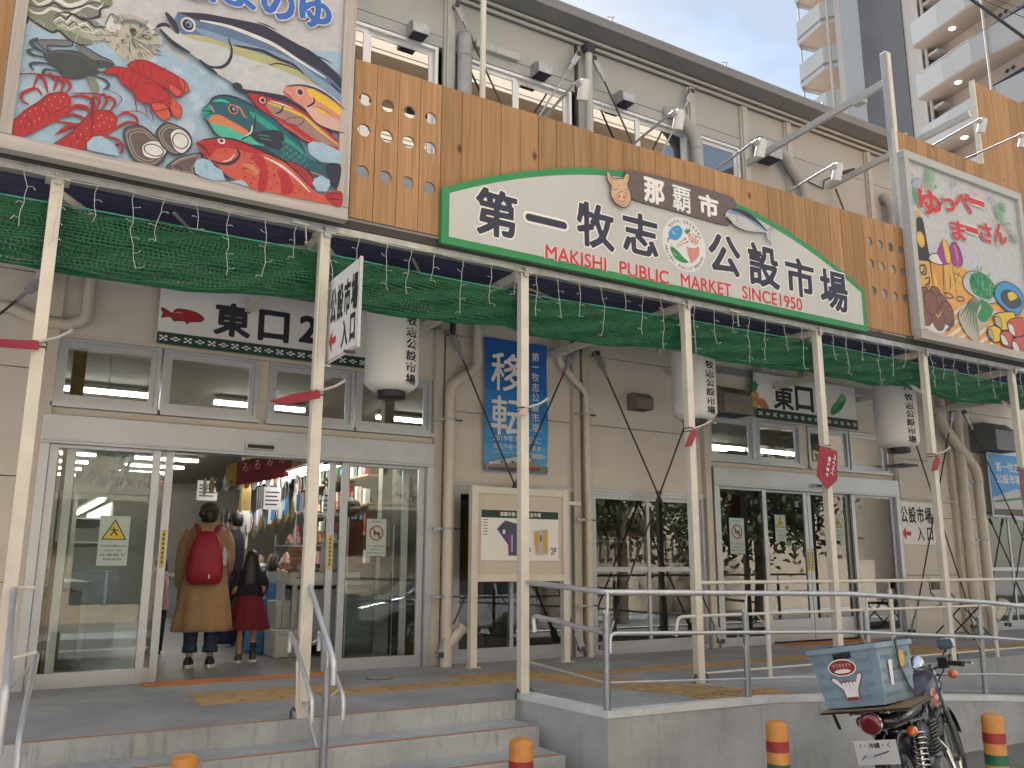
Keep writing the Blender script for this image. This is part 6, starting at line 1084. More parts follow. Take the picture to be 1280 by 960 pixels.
def grip(x, z, y, h=0.33):
    b = MB(); b.box(x-0.018, x+0.018, y-0.003, y, z-h/2, z+h/2, 'warn_yel'); b.build('touch_strip', BL); b = MB()
    for k in range(7): b.poly([(x-0.008, z-h/2+0.04+0.04*k), (x+0.008, z-h/2+0.04+0.04*k), (x+0.008, z-h/2+0.06+0.04*k), (x-0.008, z-h/2+0.06+0.04*k)], y-0.004, 'ink')
    b.build('strip_marks', BL)
grip(1.355, 1.129, YW+0.028); grip(2.895, 1.115, YW+0.028); grip(9.70, 1.05, YW+0.028, 0.26); grip(9.78, 1.05, YW+0.028, 0.26)
# ---------------------------------------------------------------- pennants tied to the posts
def pennant(px_, z, dx, dz, label, wide=False):
    t = thing('pennant', label, 'pennant', (px_, 5.9, z), 'red pennants tied to the canopy posts')
    b = MB()
    for k in (0, 0.03): b.tube([(px_+0.042*c_, 5.95+0.042*s_, z+k) for c_, s_ in ((-1, -1), (1, -1), (1, 1), (-1, 1), (-1, -1))], 0.005, 'black', 5)
    b.build('tie', t); b = MB(); b.tube([(px_-0.01, 5.9, z+0.02), (px_+0.1, 5.86, z+0.06), (px_+0.16, 5.84, z+0.1)] if not wide else [(px_-0.13, 5.89, z+0.02), (px_+0.06, 5.88, z-0.0)], 0.01, 'wire_white', 8); b.lathe((px_+0.165, 5.84, z+0.105) if not wide else (px_-0.13, 5.89, z+0.02), [(0, -0.018), (0.018, 0), (0, 0.018)], 'wire_white', 8); b.build('clip_pole', t, smooth=True)
    b = MB()
    if wide:
        p = [(px_-0.15, 5.885, z+0.01), (px_+0.1, 5.875, z-0.03), (px_+0.04, 5.85, z-0.33), (px_-0.12, 5.85, z-0.43), (px_-0.25, 5.86, z-0.3)]
        b.add(p+[(q[0], q[1]+0.004, q[2]) for q in p], [(0, 4, 3, 2, 1), (5, 6, 7, 8, 9)], 'pen_red'); b.build('flag', t)
        b = MB(); text(b, 'ペイペイ', (px_-0.01, 5.845, z-0.18), 0.22, 0.05, 'white', bold=0.02, rot=-1.9); text(b, '使えます', (px_-0.09, 5.845, z-0.2), 0.22, 0.045, 'white', bold=0.02, rot=-1.9); b.build('lettering', t)
    else:
        p = [(px_-0.0, 5.89, z+0.03), (px_+dx*0.55, 5.88, z+dz*0.45+0.02), (px_+dx, 5.87, z+dz), (px_+dx*0.6, 5.84, z+dz*0.75-0.03), (px_, 5.86, z-0.03)]
        b.add(p+[(q[0], q[1]+0.006, q[2]-0.002) for q in p], [(0, 1, 2, 3, 4), (9, 8, 7, 6, 5)], 'p_pink2' if 'pale' in label else 'pen_red'); b.build('flag', t)
mat('pen_red', (0.27, 0.015, 0.03), 0.5, var=0.15, scale=9)
pennant(0.15, 2.3, -0.45, -0.02, 'red pennant tied to the leftmost canopy post at the photo edge')
pennant(1.92, 2.18, -0.36, -0.09, 'red pennant tied to the second post, blowing left above the open door')
pennant(3.65, 2.22, -0.1, -0.03, 'pale twisted pennant tied to the post in front of the blue banner')
pennant(5.45, 2.2, -0.14, -0.16, 'narrow red pennant tied to the post beside the middle lantern')
pennant(7.27, 2.17, 0, 0, 'wide red lettered pennant hanging on the post under the pineapple sign', True)
pennant(9.07, 2.2, -0.16, -0.18, 'narrow red pennant tied to the post right of the closed doors')
pennant(10.86, 2.15, 0, 0, 'wide red pennant on the far right post by the station banner', True)
# ---------------------------------------------------------------- arm spotlights
def spot(x, z0, y1, z1, label, yb0=5.93):
    t = thing('arm_spotlight', label, 'spotlight', (x, yb0, z0-0.3), 'arm spotlights leaning over the signs')
    b = MB(); b.tube([(x, yb0, z0-0.25), (x, yb0, z0-0.04), (x, yb0-0.03, z0), (x, y1+0.04, z1)], 0.013, 'galv', 8); b.build('arm', t, smooth=True)
    b = MB(); b.tube([(x, y1+0.04, z1), (x+0.03, y1, z1+0.03), (x+0.06, y1-0.02, z1)], 0.012, 'galv', 6); b.box(x+0.02, x+0.05, y1-0.03, y1+0.03, z1-0.02, z1+0.02, 'gutter_light'); b.build('joint', t)
    d = Vector((0.06, 0.22, -0.5)).normalized(); c = Vector((x+0.075, y1-0.02, z1+0.02)); b = MB(); b.tube([c-d*0.02, c, c+d*0.15, c+d*0.155], [0.03, 0.046, 0.05, 0.04], 'spot_white', 16); b.build('lamp_head', t, smooth=True)
mat('spot_white', (0.55, 0.56, 0.56), 0.4, var=0.04)
for x, z0, y1, z1, lb in ((3.85, 4.88, 5.42, 4.97, 'arm spotlight on the cladding top left of the pig on the sign'), (4.85, 4.89, 5.36, 4.95, 'arm spotlight above the brown name plate, in front of the open-cornered windows'), (5.9, 4.89, 5.38, 4.96, 'arm spotlight above the painted tuna cutout, beside the big vent hood'), (6.92, 4.88, 5.32, 4.94, 'arm spotlight right of the grey curved duct, over the bare right boards'), (9.57, 6.1, 5.28, 6.17, 'left arm spotlight above the food billboard'), (10.25, 6.1, 5.18, 6.12, 'right arm spotlight above the food billboard')): spot(x, z0, y1, z1, lb)
# ---------------------------------------------------------------- handrails
def rail_(t, name, pts, r, m='steel_rail'):
    b = MB(); q = [pts[0]]
    for i in range(1, len(pts)-1):
        a, p, c = map(Vector, pts[i-1:i+2]); k = min(0.05, (a-p).length/3, (c-p).length/3); u = p+(a-p).normalized()*k; w = p+(c-p).normalized()*k; q += [tuple(u), tuple((u+w+2*p)/4), tuple(w)]
    q.append(pts[-1]); b.tube(q, r, m, 12); return b.build(name, t, smooth=True)
SH = thing('stair_handrail', 'silver double handrail running down the steps from the second post', 'handrail', (2.0, 5.6, -0.6))
rail_(SH, 'top_rail', [(1.93, 5.93, 0.86), (1.93, 5.38, 0.41), (1.93, 5.38, 0.27)], 0.019)
for sx in (-0.1, 0.1):
    rail_(SH, 'side_rail', [(1.93+sx, 5.98, 0.42), (1.93+sx, 5.98, 0.56), (1.93+sx, 5.46, 0.18), (1.93+sx, 5.46, 0.05)], 0.015)
    b = MB(); b.tube([(1.93+sx*0.4, 5.93, 0.48), (1.93+sx, 5.92, 0.515)], 0.006, 'steel_rail', 6); b.tube([(1.93+sx*0.25, 5.52, 0.18), (1.93+sx, 5.52, 0.225)], 0.006, 'steel_rail', 6); b.build('bracket', SH)
b = MB(); b.tube([(1.93, 5.5, -0.265), (1.93, 5.5, 0.36)], 0.023, 'steel_post', 14); b.tube([(1.93, 5.5, 0.36), (1.93, 5.5, 0.49)], 0.008, 'steel_rail', 8); b.build('post', SH, smooth=True)
b = MB(); b.tube([(1.93, 5.91, 0.1), (1.93, 5.53, -0.22)], 0.009, 'steel_rail', 8); b.lathe((1.93, 5.912, 0.1), [(0.02, 0), (0.02, 0.01), (0, 0.01)], 'wire_white', 8); b.build('lower_rod', SH)
S2 = thing('stair_handrail', 'silver handrail at the left edge of the photo beside the leftmost post', 'handrail', (0.1, 5.6, -0.6))
rail_(S2, 'top_rail', [(0.17, 5.9, 0.85), (0.16, 5.1, 0.38), (0.16, 5.1, 0.1)], 0.021); rail_(S2, 'side_rail', [(0.31, 5.88, 0.30), (0.32, 5.86, 0.5), (0.25, 5.3, 0.13), (0.25, 5.15, -0.1), (0.25, 5.15, -0.3)], 0.016)
b = MB(); b.tube([(0.17, 5.93, 0.86), (0.28, 5.93, 0.86)], 0.01, 'cream_steel', 6); b.tube([(0.17, 5.9, 0.46), (0.32, 5.86, 0.5)], 0.01, 'cream_steel', 6); b.tube([(0.2, 5.9, 0.3), (0.3, 5.8, 0.44)], 0.006, 'steel_rail', 6); b.build('bracket', S2)
b = MB(); b.tube([(0.14, 5.15, -0.62), (0.14, 5.15, 0.3)], 0.026, 'steel_rail', 12); b.build('post', S2, smooth=True)
RR = thing('ramp_railing', 'silver tubular railing along the coping of the concrete retaining wall', 'railing', (5.5, 5.05, 0))
rail_(RR, 'top_rail', [(3.66, 5.9, 0.865), (3.79, 5.06, 0.81), (6.3, 5.03, 0.765), (8.33, 5.02, 0.655), (12, 5.0, 0.35)], 0.021)
rail_(RR, 'middle_rail', [(3.70, 5.86, 0.49), (3.70, 5.88, 0.615), (3.8, 5.10, 0.53)], 0.017); rail_(RR, 'middle_rail', [(3.81, 5.05, 0.40), (3.81, 5.05, 0.53), (6.3, 5.03, 0.455), (8.33, 5.02, 0.33), (12, 5.0, 0.02)], 0.015)
b = MB(); b.tube([(3.68, 5.9, 0.27), (3.79, 5.08, 0.2), (6.3, 5.05, 0.1), (8.3, 5.04, -0.0), (12, 5.02, -0.3)], 0.008, 'steel_rail', 8); b.build('lower_rod', RR, smooth=True)
for x, zb in ((3.79, 0.02), (5.13, 0.0), (6.56, -0.07), (8.2, -0.19), (9.9, -0.33)):
    zt_ = 0.81-0.018*(x-3.79) if x < 6.4 else 0.76-0.055*(x-6.4); b = MB(); b.tube([(x, 5.07, zb), (x, 5.06, zt_-0.14)], 0.026, 'steel_post', 14); b.tube([(x, 5.06, zt_-0.14), (x, 5.05, zt_-0.135)], [0.027, 0.012], 'wire_white', 14); b.tube([(x, 5.05, zt_-0.14), (x, 5.04, zt_)], 0.010, 'steel_rail', 8); b.build('post', RR, smooth=True)
    if x > 3.9: b = MB(); b.tube([(x-0.02, 5.06, zt_-0.42), (x-0.1, 5.05, zt_-0.31)], 0.008, 'wire_white', 6); b.build('bracket', RR)
CR = thing('deck_railing', 'cream painted railing between the canopy posts in front of the closed doors', 'railing', (8, 5.95, 0))
for a, c in zip(PX[3:], PX[4:]):
    for z, r in ((0.845, 0.017), (0.56, 0.014), (0.075, 0.009)):
        b = MB(); b.tube([(a+0.038, 5.95, z), (c-0.038, 5.95, z)], r, 'cream_steel', 10); b.build('rail', CR, smooth=True)
    m_ = (a+c)/2-0.05; b = MB(); b.tube([(m_, 5.95, 0), (m_, 5.95, 0.76)], 0.024, 'cream_steel', 12); b.tube([(m_, 5.95, 0.76), (m_, 5.95, 0.84)], 0.009, 'cream_steel', 8); b.build('post', CR, smooth=True)
    b = MB(); b.tube([(m_-0.02, 5.95, 0.44), (m_-0.13, 5.95, 0.555)], 0.007, 'wire_white', 6); b.build('bracket', CR)
rail_(CR, 'rail_return', [(5.41, 5.93, 0.56), (5.2, 5.92, 0.56), (5.17, 5.92, 0.4)], 0.014, 'cream_steel')
# ---------------------------------------------------------------- bollards
mat('boll_orange', (0.6, 0.24, 0.015), 0.4, scale=5, var=0.1, col2=(0.42, 0.17, 0.03), coat=0.3); mat('boll_red', (0.28, 0.02, 0.02), 0.4, var=0.2, scale=12); mat('boll_green', (0.01, 0.11, 0.045), 0.4, var=0.2, scale=12)
def bollard(x, y, label):
    t = thing('bollard', label, 'bollard', (x, y, STREET), 'striped street bollards'); r = 0.058; z1 = 0.18
    b = MB(); b.lathe((x, y, STREET), [(r, 0), (r, 0.02), (r, z1-STREET-0.03), (r*0.93, z1-STREET-0.012), (r*0.6, z1-STREET), (0, z1-STREET+0.003)], 'boll_orange', 24); b.build('tube', t, smooth=True)
    for k, (z, m_) in enumerate(((z1-0.155, 'boll_red'), (z1-0.27, 'boll_green'), (z1-0.385, 'boll_red'))):
        b = MB(); b.lathe((x, y, z), [(r+0.0005, 0), (r+0.002, 0.001), (r+0.002, 0.055), (r+0.0005, 0.056)], m_, 24); b.build('stripe', t, smooth=True)
    b = MB(); b.lathe((x, y, STREET), [(r*1.7, 0), (r*1.7, 0.01), (r*1.05, 0.014)], 'galv', 20); b.build('base_ring', t)
bollard(2.32, 3.8, 'striped bollard on the street below the middle of the steps'); bollard(3.76, 3.52, 'striped bollard in front of the retaining wall, left of the motorcycle'); bollard(5.0, 3.07, 'striped bollard standing right of the motorcycle'); bollard(0.85, 4.22, 'bollard of which only the orange top shows at the bottom left')
# ---------------------------------------------------------------- folding chair
FC = thing('folding_chair', 'brown folding chair standing against the wall right of the closed doors', 'chair', (12.0, 7.7, 0))
mat('vinyl', (0.06, 0.035, 0.03), 0.45, var=0.1)
b = MB(); b.box(11.78, 12.2, 7.5, 7.9, 0.42, 0.45, 'vinyl'); b.build('seat', FC, bevel=0.012); b = MB(); b.box(11.8, 12.18, 7.93, 7.96, 0.66, 0.8, 'vinyl'); b.build('backrest', FC, bevel=0.012)
for x in (11.77, 12.21): b = MB(); b.tube([(x, 7.35, 0.0), (x, 7.95, 0.62), (x, 7.96, 0.83)], 0.011, 'dark_steel', 8); b.build('leg', FC, smooth=True); b = MB(); b.tube([(x, 7.98, 0.0), (x, 7.52, 0.43)], 0.011, 'dark_steel', 8); b.build('leg', FC, smooth=True)
b = MB(); b.tube([(11.77, 7.42, 0.07), (12.21, 7.42, 0.07)], 0.009, 'dark_steel', 6); b.build('stretcher', FC)
# ================================================================ inside the market hall
mat('ceil_in', (0.34, 0.3, 0.25), 0.7, var=0.08); mat('wall_in', (0.38, 0.36, 0.31), 0.7, var=0.06)
b = MB(); b.box(-5.9, 24, 8.28, 26, -0.1, 0.001, 'floor_in'); struct(b.build('hall_floor'))
b = MB(); b.box(-5.9, 24, YW+0.13, 26, 3.15, 3.45, 'ceil_in'); struct(b.build('hall_ceiling'))
b = MB(); b.box(-5.8, 24, 25.0, 25.1, 0, 3.15, 'wall_in'); b.box(-5.8, -5.7, YW+0.13, 25, 0, 3.15, 'wall_in'); b.box(12.8, 12.9, YW+0.13, 25, 0, 3.15, 'wall_in'); struct(b.build('hall_wall'))
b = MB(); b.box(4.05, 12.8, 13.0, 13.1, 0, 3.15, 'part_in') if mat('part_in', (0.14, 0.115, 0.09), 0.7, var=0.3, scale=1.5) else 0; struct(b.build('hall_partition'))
mat('light_block_dark', (0.06, 0.045, 0.033), 0.6, var=0.3, scale=1.5); b = MB(); b.box(4.12, 12.8, 9.95, 10.0, 0.002, 2.24, 'light_block_dark'); b.box(4.12, 12.8, YW+0.14, 10.0, 2.245, 2.28, 'light_block_dark'); b.box(4.07, 4.115, YW+0.14, 10.0, 0.002, 2.28, 'light_block_dark'); struct(b.build('light_block'))  # added dark box keeping hall light out behind the middle and right glass
def tubelight(x0, x1, y, z, alongy=False, label='', th=0.05):
    t = thing('tube_light', label or 'white fluorescent ceiling tube glowing inside the market hall', 'light', ((x0+x1)/2, y if not alongy else (y[0]+y[1])/2, z), 'fluorescent tubes in the hall')
    b = MB()
    if alongy: b.box(x0-0.05, x0+0.05, y[0], y[1], z+0.02, z+0.05, 'white')
    else: b.box(x0, x1, y-0.07, y+0.07, z+0.03, z+0.06, 'white')
    b.build('fitting', t); b = MB(); b.tube([(x0, y, z), (x1, y, z)] if not alongy else [(x0, y[0], z), (x0, y[1], z)], th/2, 'tube_light', 8); b.build('tube', t); return t
t0 = tubelight(0.45, 1.65, 11.5, 3.05)
for k, y in enumerate((11.5, 13.5, 15.5, 17.0, 18.5, 20.0, 21.5, 23.0)):
    for x in (-1.6, 0.45, 2.35, 4.6, 6.4, 8.2, 10.2):
        if (x, y) == (0.45, 11.5) or (x > 4.3 and y > 12.5): continue
        dup(t0, (x+0.6, y, 3.05))
for x in (8.3, 9.9, 11.2): dup(t0, (x, 10.2, 2.85))
tubelight(3.05, 0, (9.6, 12.6), 2.06, True, 'lower glowing tube hung over the right hand stalls'); tubelight(3.35, 0, (9.4, 12.4), 2.12, True, 'upper glowing tube hung over the right hand stalls', 0.06); tubelight(1.15, 0, (11.5, 15.5), 1.75, True, 'glowing tube over the open chiller at the left of the aisle')
tubelight(3.7, 0, (9.3, 10.9), 2.22, True, 'glowing tube at the front corner of the right hand stalls')
# stalls
mat('crate_white', (0.5, 0.52, 0.52), 0.5, var=0.1); mat('stall_side', (0.3, 0.33, 0.35), 0.5, var=0.15); mat('goods_tan', (0.42, 0.24, 0.12), 0.6, var=0.3, scale=20); mat('goods_pink', (0.5, 0.26, 0.2), 0.5, var=0.3, scale=20); mat('goods_dark', (0.06, 0.05, 0.045), 0.4, var=0.3); mat('goods_green', (0.1, 0.2, 0.06), 0.5, var=0.3); mat('tag_blue', (0.05, 0.25, 0.55), 0.5, var=0.1); mat('tag_yel', (0.6, 0.45, 0.08), 0.5, var=0.1); mat('goods_red', (0.4, 0.04, 0.03), 0.5, var=0.2); mat('goods_gold', (0.3, 0.2, 0.04), 0.7, var=0.2); mat('goods_maroon', (0.16, 0.012, 0.02), 0.7, var=0.3)
r8 = random.Random(5)
def stall(x0, x1, y0, y1, label, top=0.82):
    t = thing('fish_stall', label, 'stall', ((x0+x1)/2, (y0+y1)/2, 0), 'fish stalls along the aisle')
    b = MB(); b.box(x0, x1, y0, y1, top-0.05, top, 'crate_white'); b.build('counter', t)
    for a in (x0+0.05, x1-0.05):
        for c in (y0+0.05, y1-0.05): b = MB(); b.box(a-0.025, a+0.025, c-0.025, c+0.025, 0, top-0.05, 'galv'); b.build('leg', t)
    b = MB(); b.box(x0+0.06, x1-0.06, y0+0.06, y1-0.06, 0.12, top-0.1, 'stall_side'); b.build('lower_shelf', t); return t
def tray(x, y, z, w, d, m, label, n=14, hh=0.09):
    t = thing('goods_tray', label, 'tray', (x, y, z), 'trays of goods on the stalls'); b = MB()
    for q in ((x-w/2, x+w/2, y-d/2, y-d/2+0.012), (x-w/2, x+w/2, y+d/2-0.012, y+d/2), (x-w/2, x-w/2+0.012, y-d/2+0.012, y+d/2-0.012), (x+w/2-0.012, x+w/2, y-d/2+0.012, y+d/2-0.012)): b.box(*q, z+0.002, z+hh, 'crate_white')
    b.box(x-w/2, x+w/2, y-d/2, y+d/2, z, z+0.002, 'crate_white'); b.build('tray', t); b = MB()
    for _ in range(n):
        a, c, s_ = x+r8.uniform(-w/2+.06, w/2-.06), y+r8.uniform(-d/2+.06, d/2-.06), r8.uniform(0.03, 0.06); an = r8.uniform(0, 3); dx, dy = math.cos(an)*s_*1.5, math.sin(an)*s_*1.5; zz = z+hh*r8.uniform(0.5, 1.1)
        b.tube([(a-dx, c-dy, zz), (a, c, zz+s_*0.4), (a+dx, c+dy, zz)], [s_*0.3, s_*0.75, s_*0.2], m, 6)
    stuff(b.build('goods', t, smooth=True)); return t
stall(2.95, 4.0, 9.7, 11.4, 'white topped stall at the front right of the aisle, by the child'); stall(3.0, 4.0, 11.6, 14.0, 'second white topped stall further along the right of the aisle'); stall(3.1, 4.0, 14.3, 18.5, 'far stall at the right end of the aisle')
stall(-0.2, 0.95, 9.8, 12.0, 'stall seen through the left fixed glass'); stall(-0.3, 1.0, 12.4, 15.5, 'further stall behind the left fixed glass')
ms = ['goods_tan', 'goods_pink', 'goods_dark', 'goods_green', 'goods_red', 'goods_tan']
for i in range(6): tray(3.15+0.42*(i % 2), 9.95+0.5*(i//2), 0.82, 0.38, 0.44, ms[(i*5+2) % 6], ['tray of brown shellfish at the near right stall', 'tray of tan clams beside the near right stall post', 'tray of dark shells in the middle of the near right stall', 'tray of green seaweed on the near right stall', 'tray of pink fillets at the back of the near right stall', 'tray of red prawns at the back right of the near stall'][i])
for i in range(6): tray(3.2+0.45*(i % 2), 11.9+0.7*(i//2), 0.82, 0.4, 0.55, ms[(i*3+1) % 6], ['tray of pink goods at the start of the second stall', 'tray of green goods at the start of the second stall', 'tray of shellfish mid way along the second stall', 'tray of prawns mid way along the second stall', 'tray of clams at the end of the second stall', 'tray of fillets at the end of the second stall'][i])
for i in range(5): tray(0.1+0.42*(i % 2), 10.1+0.62*(i//2), 0.82, 0.38, 0.44, ms[(i+1) % 6], ['tray of pink goods behind the left glass', 'tray of dark goods behind the left glass', 'tray of green goods behind the left glass', 'tray of red goods behind the left glass', 'tray of tan goods behind the left glass'][i])
# raised rack with packed goods and a scale
t = thing('goods_rack', 'tall wire rack of packed pink and tan goods above the near right stall', 'rack', (3.45, 10.2, 0.82)); 
for x in (3.2, 3.85):
    for y in (10.5, 11.3): b = MB(); b.box(x-0.012, x+0.012, y-0.012, y+0.012, 0.83, 2.2, 'galv'); b.build('upright', t)
for z in (1.22, 1.6):
    b = MB(); b.box(3.19, 3.86, 10.49, 11.31, z, z+0.015, 'galv'); s_ = b.build('shelf', t)
    for k in range(10):
        x, y, m_ = 3.26+0.06*k, 10.55+r8.uniform(0, 0.3), r8.choice(['goods_pink', 'goods_tan', 'crate_white', 'goods_dark']); b = MB(); b.tube([(x, y, z+0.03), (x+0.01, y+0.1, z+0.09+r8.uniform(0, .08)), (x, y+0.25, z+0.05)], [0.02, 0.05, 0.02], m_, 6); b.build('package', s_, smooth=True)
for j in range(7):
    for k in range(3):
        pass
b = MB()
for k in range(13): b.lathe((3.1, 9.85, 0.84+0.028*k), [(0.12, 0), (0.15+0.01*r8.random(), 0.008), (0.15, 0.018), (0.12, 0.024)], 'goods_tan', 12)
tag(b.build('plate_stack', smooth=True), 'tall stack of tan shell packs beside the second canopy post', 'stack')
t = thing('weighing_scale', 'grey weighing scale standing on the near right stall', 'scale', (3.5, 9.9, 0.95)); b = MB(); b.box(3.36, 3.64, 9.8, 10.0, 0.93, 1.2, 'stall_side'); b.build('body', t, bevel=0.02); b = MB(); b.lathe((3.5, 9.9, 1.22), [(0.02, -0.02), (0.17, 0.02), (0.19, 0.05), (0.17, 0.05)], 'crate_white', 16); b.build('pan', t, smooth=True)
for k in range(44):
    x, y = 2.98+r8.uniform(0, .25), 9.75+0.1*k; m_ = r8.choice(['goods_dark', 'p_silver', 'goods_tan', 'crate_white', 'goods_dark', 'goods_pink']); z = 0.93+r8.uniform(0, .06)
    b = MB(); b.lathe((x, y, z), [(0.0, -0.05), (r8.uniform(.04, .08), -0.03), (0.07, 0.03), (0.02, r8.uniform(.06, .16)), (0.0, 0.16)], m_, 9); tag(b.build('goods_bag', smooth=True), 'small bag of dried goods heaped at the aisle edge of the right stalls', 'bag', 'bags heaped on the right stalls')
for k in range(9):
    x, y = 2.9+0.02*(k % 2), 9.8+0.42*k; b = MB(); b.box(x, x+0.01, y, y+0.3, 0.3+0.1*(k % 3), 0.78, ['crate_white', 'tag_blue', 'goods_dark', 'p_silver'][k % 4]); tag(b.build('stall_poster'), 'sheet or bag hanging on the aisle side of the right stalls', 'poster', 'sheets hanging on the stall side')
t = thing('hanging_goods', 'rows of dried fish and net bags hanging along the front of the right stalls', 'goods', (3.0, 10.5, 1.9))
for k in range(40):
    x, y, z = 2.98+0.05*(k % 3), 9.6+0.11*k, 1.6+r8.uniform(-.16, .1); b = MB(); h = r8.uniform(.08, .16); w = r8.uniform(.015, .035); b.tube([(x, y, z+h), (x, y, z), (x, y+.01, z-h)], [.006, w, .008], r8.choice(['goods_dark', 'goods_tan', 'p_silver', 'goods_dark', 'goods_gold']), 6); b.build('bag', t, smooth=True)
t = thing('wall_shelves', 'deep shelves of jars and packets behind the right stalls', 'shelf', (4.0, 12, 0))
for z in (1.0, 1.35, 1.7, 2.05): b = MB(); b.box(3.88, 4.02, 9.9, 12.9, z, z+.02, 'goods_tan'); b.build('board', t)
for k in range(84):
    z = 1.02+0.35*(k % 4); y = 9.95+0.035*k; b = MB(); b.box(3.9, 3.96, y, y+r8.uniform(.05, .09), z, z+r8.uniform(.12, .25), r8.choice(['goods_pink', 'goods_red', 'goods_gold', 'white', 'goods_green', 'tag_blue', 'goods_dark'])); b.build('packet', t)
# chest of polystyrene boxes at the stall foot
for k, (x, z, w) in enumerate(((2.82, 0, 0.5), (2.84, 0.3, 0.46), (2.8, 0.0, 0.0))):
    if w: b = MB(); b.box(x, x+w-0.1, 9.75+0.1*k, 10.2, z, z+0.29, 'crate_white'); b.box(x-0.01, x+w-0.09, 9.74+0.1*k, 10.21, z+0.23, z+0.3, 'crate_white'); tag(b.build('foam_box', bevel=0.01), ['white foam box on the floor against the near right stall', 'white foam box stacked upon the foam box at the right stall'][k], 'box', 'foam boxes at the stall')
b = MB(); b.box(2.72, 2.86, 10.3, 10.7, 0, 0.62, 'tag_blue'); tag(b.build('blue_bin', bevel=0.02), 'blue plastic bin behind the foam boxes of the right stall', 'bin')
# hanging price tags, garlands, papers
for k in range(16):
    x, y = 2.95+0.02*(k % 3), 9.55+0.19*k; h = r8.uniform(0.14, 0.26); zc = 1.78-0.01*k
    b = MB(); b.box(x, x+0.045, y, y+0.004, zc-h, zc, ['white', 'tag_blue', 'white', 'tag_blue', 'p_silver'][k % 5]); b.box(x+0.028, x+0.032, y, y+0.003, zc, 1.98, 'galv'); tag(b.build('price_tag'), 'narrow blue or white price strip hanging over the right stalls', 'tag', 'price strips hanging over the right stalls')
for x, y, z, w, h, lb in ((2.82, 10.2, 1.75, 0.2, 0.26, 'white price sheet hanging above the child'), (2.45, 12.0, 1.95, 0.26, 0.26, 'white notice hanging behind the woman in the aisle'), (3.3, 9.6, 1.68, 0.13, 0.3, 'tall white price sheet near the second canopy post')):
    t = thing('hanging_notice', lb, 'notice', (x, y, z)); b = MB(); b.box(x-w/2, x+w/2, y, y+0.004, z-h/2, z+h/2, 'white'); b.build('sheet', t); b = MB()
    for k in range(4): b.poly([(x-w*.4, z+h*.3-h*.18*k), (x+w*(.4-.1*(k % 2)), z+h*.3-h*.18*k), (x+w*(.4-.1*(k % 2)), z+h*.24-h*.18*k), (x-w*.4, z+h*.24-h*.18*k)], y-0.001, 'ink')
    b.build('print', t)
t = thing('shop_banner', 'red and yellow cloth banner slung across the top of the aisle', 'banner', (2.8, 11, 2.2)); b = MB()
for k in range(8):
    xa, xb = 2.45+0.1*k, 2.55+0.1*k; za, zb = 2.16+0.028*k, 2.188+0.028*k; m_ = 'goods_maroon' if 0 < k < 6 else 'goods_gold'
    b.add([(xa, 11.0-0.12*k, za-0.24-0.01*k), (xb, 10.88-0.12*k, zb-0.25-0.01*k), (xb, 10.88-0.12*k, zb+0.05), (xa, 11.0-0.12*k, za+0.03)], [(0, 1, 2, 3)], m_)
b.build('cloth', t); b = MB()
for k in range(4):
    x, y, z = 2.62+0.11*k, 10.74-0.135*k, 2.15+0.03*k
    for pts in (((-.03, .05), (.02, .04)), ((0, .06), (-.01, -.02), (-.035, -.04)), ((-.03, 0), (.03, .01), (.02, -.04), (-.01, -.05))): b.tube([(x+p, y, z+q) for p, q in pts], .004, 'p_pink2', 4)
b.build('lettering', t)
b = MB(); b.beam((3.1, 9.3, 2.18), (4.0, 9.0, 2.35), 0.01, 0.22, 'p_blue'); tag(b.build('stall_awning'), 'dark blue valance over the front of the right stalls', 'awning')
t = thing('sponge_garland', 'string of dark hanging bags and shells under the red banner', 'garland', (2.6, 11.2, 2.0))
for k in range(14):
    x, y, z = 2.25+0.07*k, 11.2-0.06*k, 1.92+0.012*k+r8.uniform(-.04, .04); b = MB(); b.tube([(x, y, z+0.1), (x+0.01, y, z), (x, y, z-0.1)], [0.01, r8.uniform(.03, .06), 0.02], r8.choice(['goods_dark', 'p_silver', 'goods_tan', 'p_silver']), 7); b.build('bag', t, smooth=True)
# bundle of pale fans hanging behind the left fixed glass
t = thing('hanging_fans', 'bundle of pale fans hanging behind the left fixed glass pane', 'ornament', (0.9, 9.4, 2.0))
for k in range(24):
    a = r8.uniform(-0.5, 0.5); x, y, z = 0.72+r8.uniform(0, .42), 9.4+r8.uniform(0, .3), 1.8+r8.uniform(-.12, .22); b = MB(); b.beam((x, y, z), (x+0.09*math.cos(0.9+a), y, z+0.14*math.sin(0.9+a)), 0.006, 0.035, r8.choice(['white', 'p_ice', 'white'])); b.build('fan', t)
b = MB(); b.tube([(0.9, 9.5, 2.0), (0.9, 9.5, 3.1)], 0.004, 'galv', 6); b.build('cord', t)
for x, y, z, w, h, s1, lb in ((1.35, 10.5, 1.88, 0.55, 0.26, '鮮魚 Fish', 'grey hanging guide sign reading fish behind the left glass'), (0.35, 10.3, 1.95, 0.45, 0.42, 'ルクー', 'white stall sign with black lettering behind the left glass')):
    t = thing('hanging_sign', lb, 'sign', (x, y, z)); b = MB(); b.box(x-w/2, x+w/2, y, y+0.01, z-h/2, z+h/2, 'p_silver'); b.build('board', t); b = MB(); text(b, s1, (x, y-0.002, z), w*.8, h*.4, 'ink', bold=0.02); b.build('lettering', t)
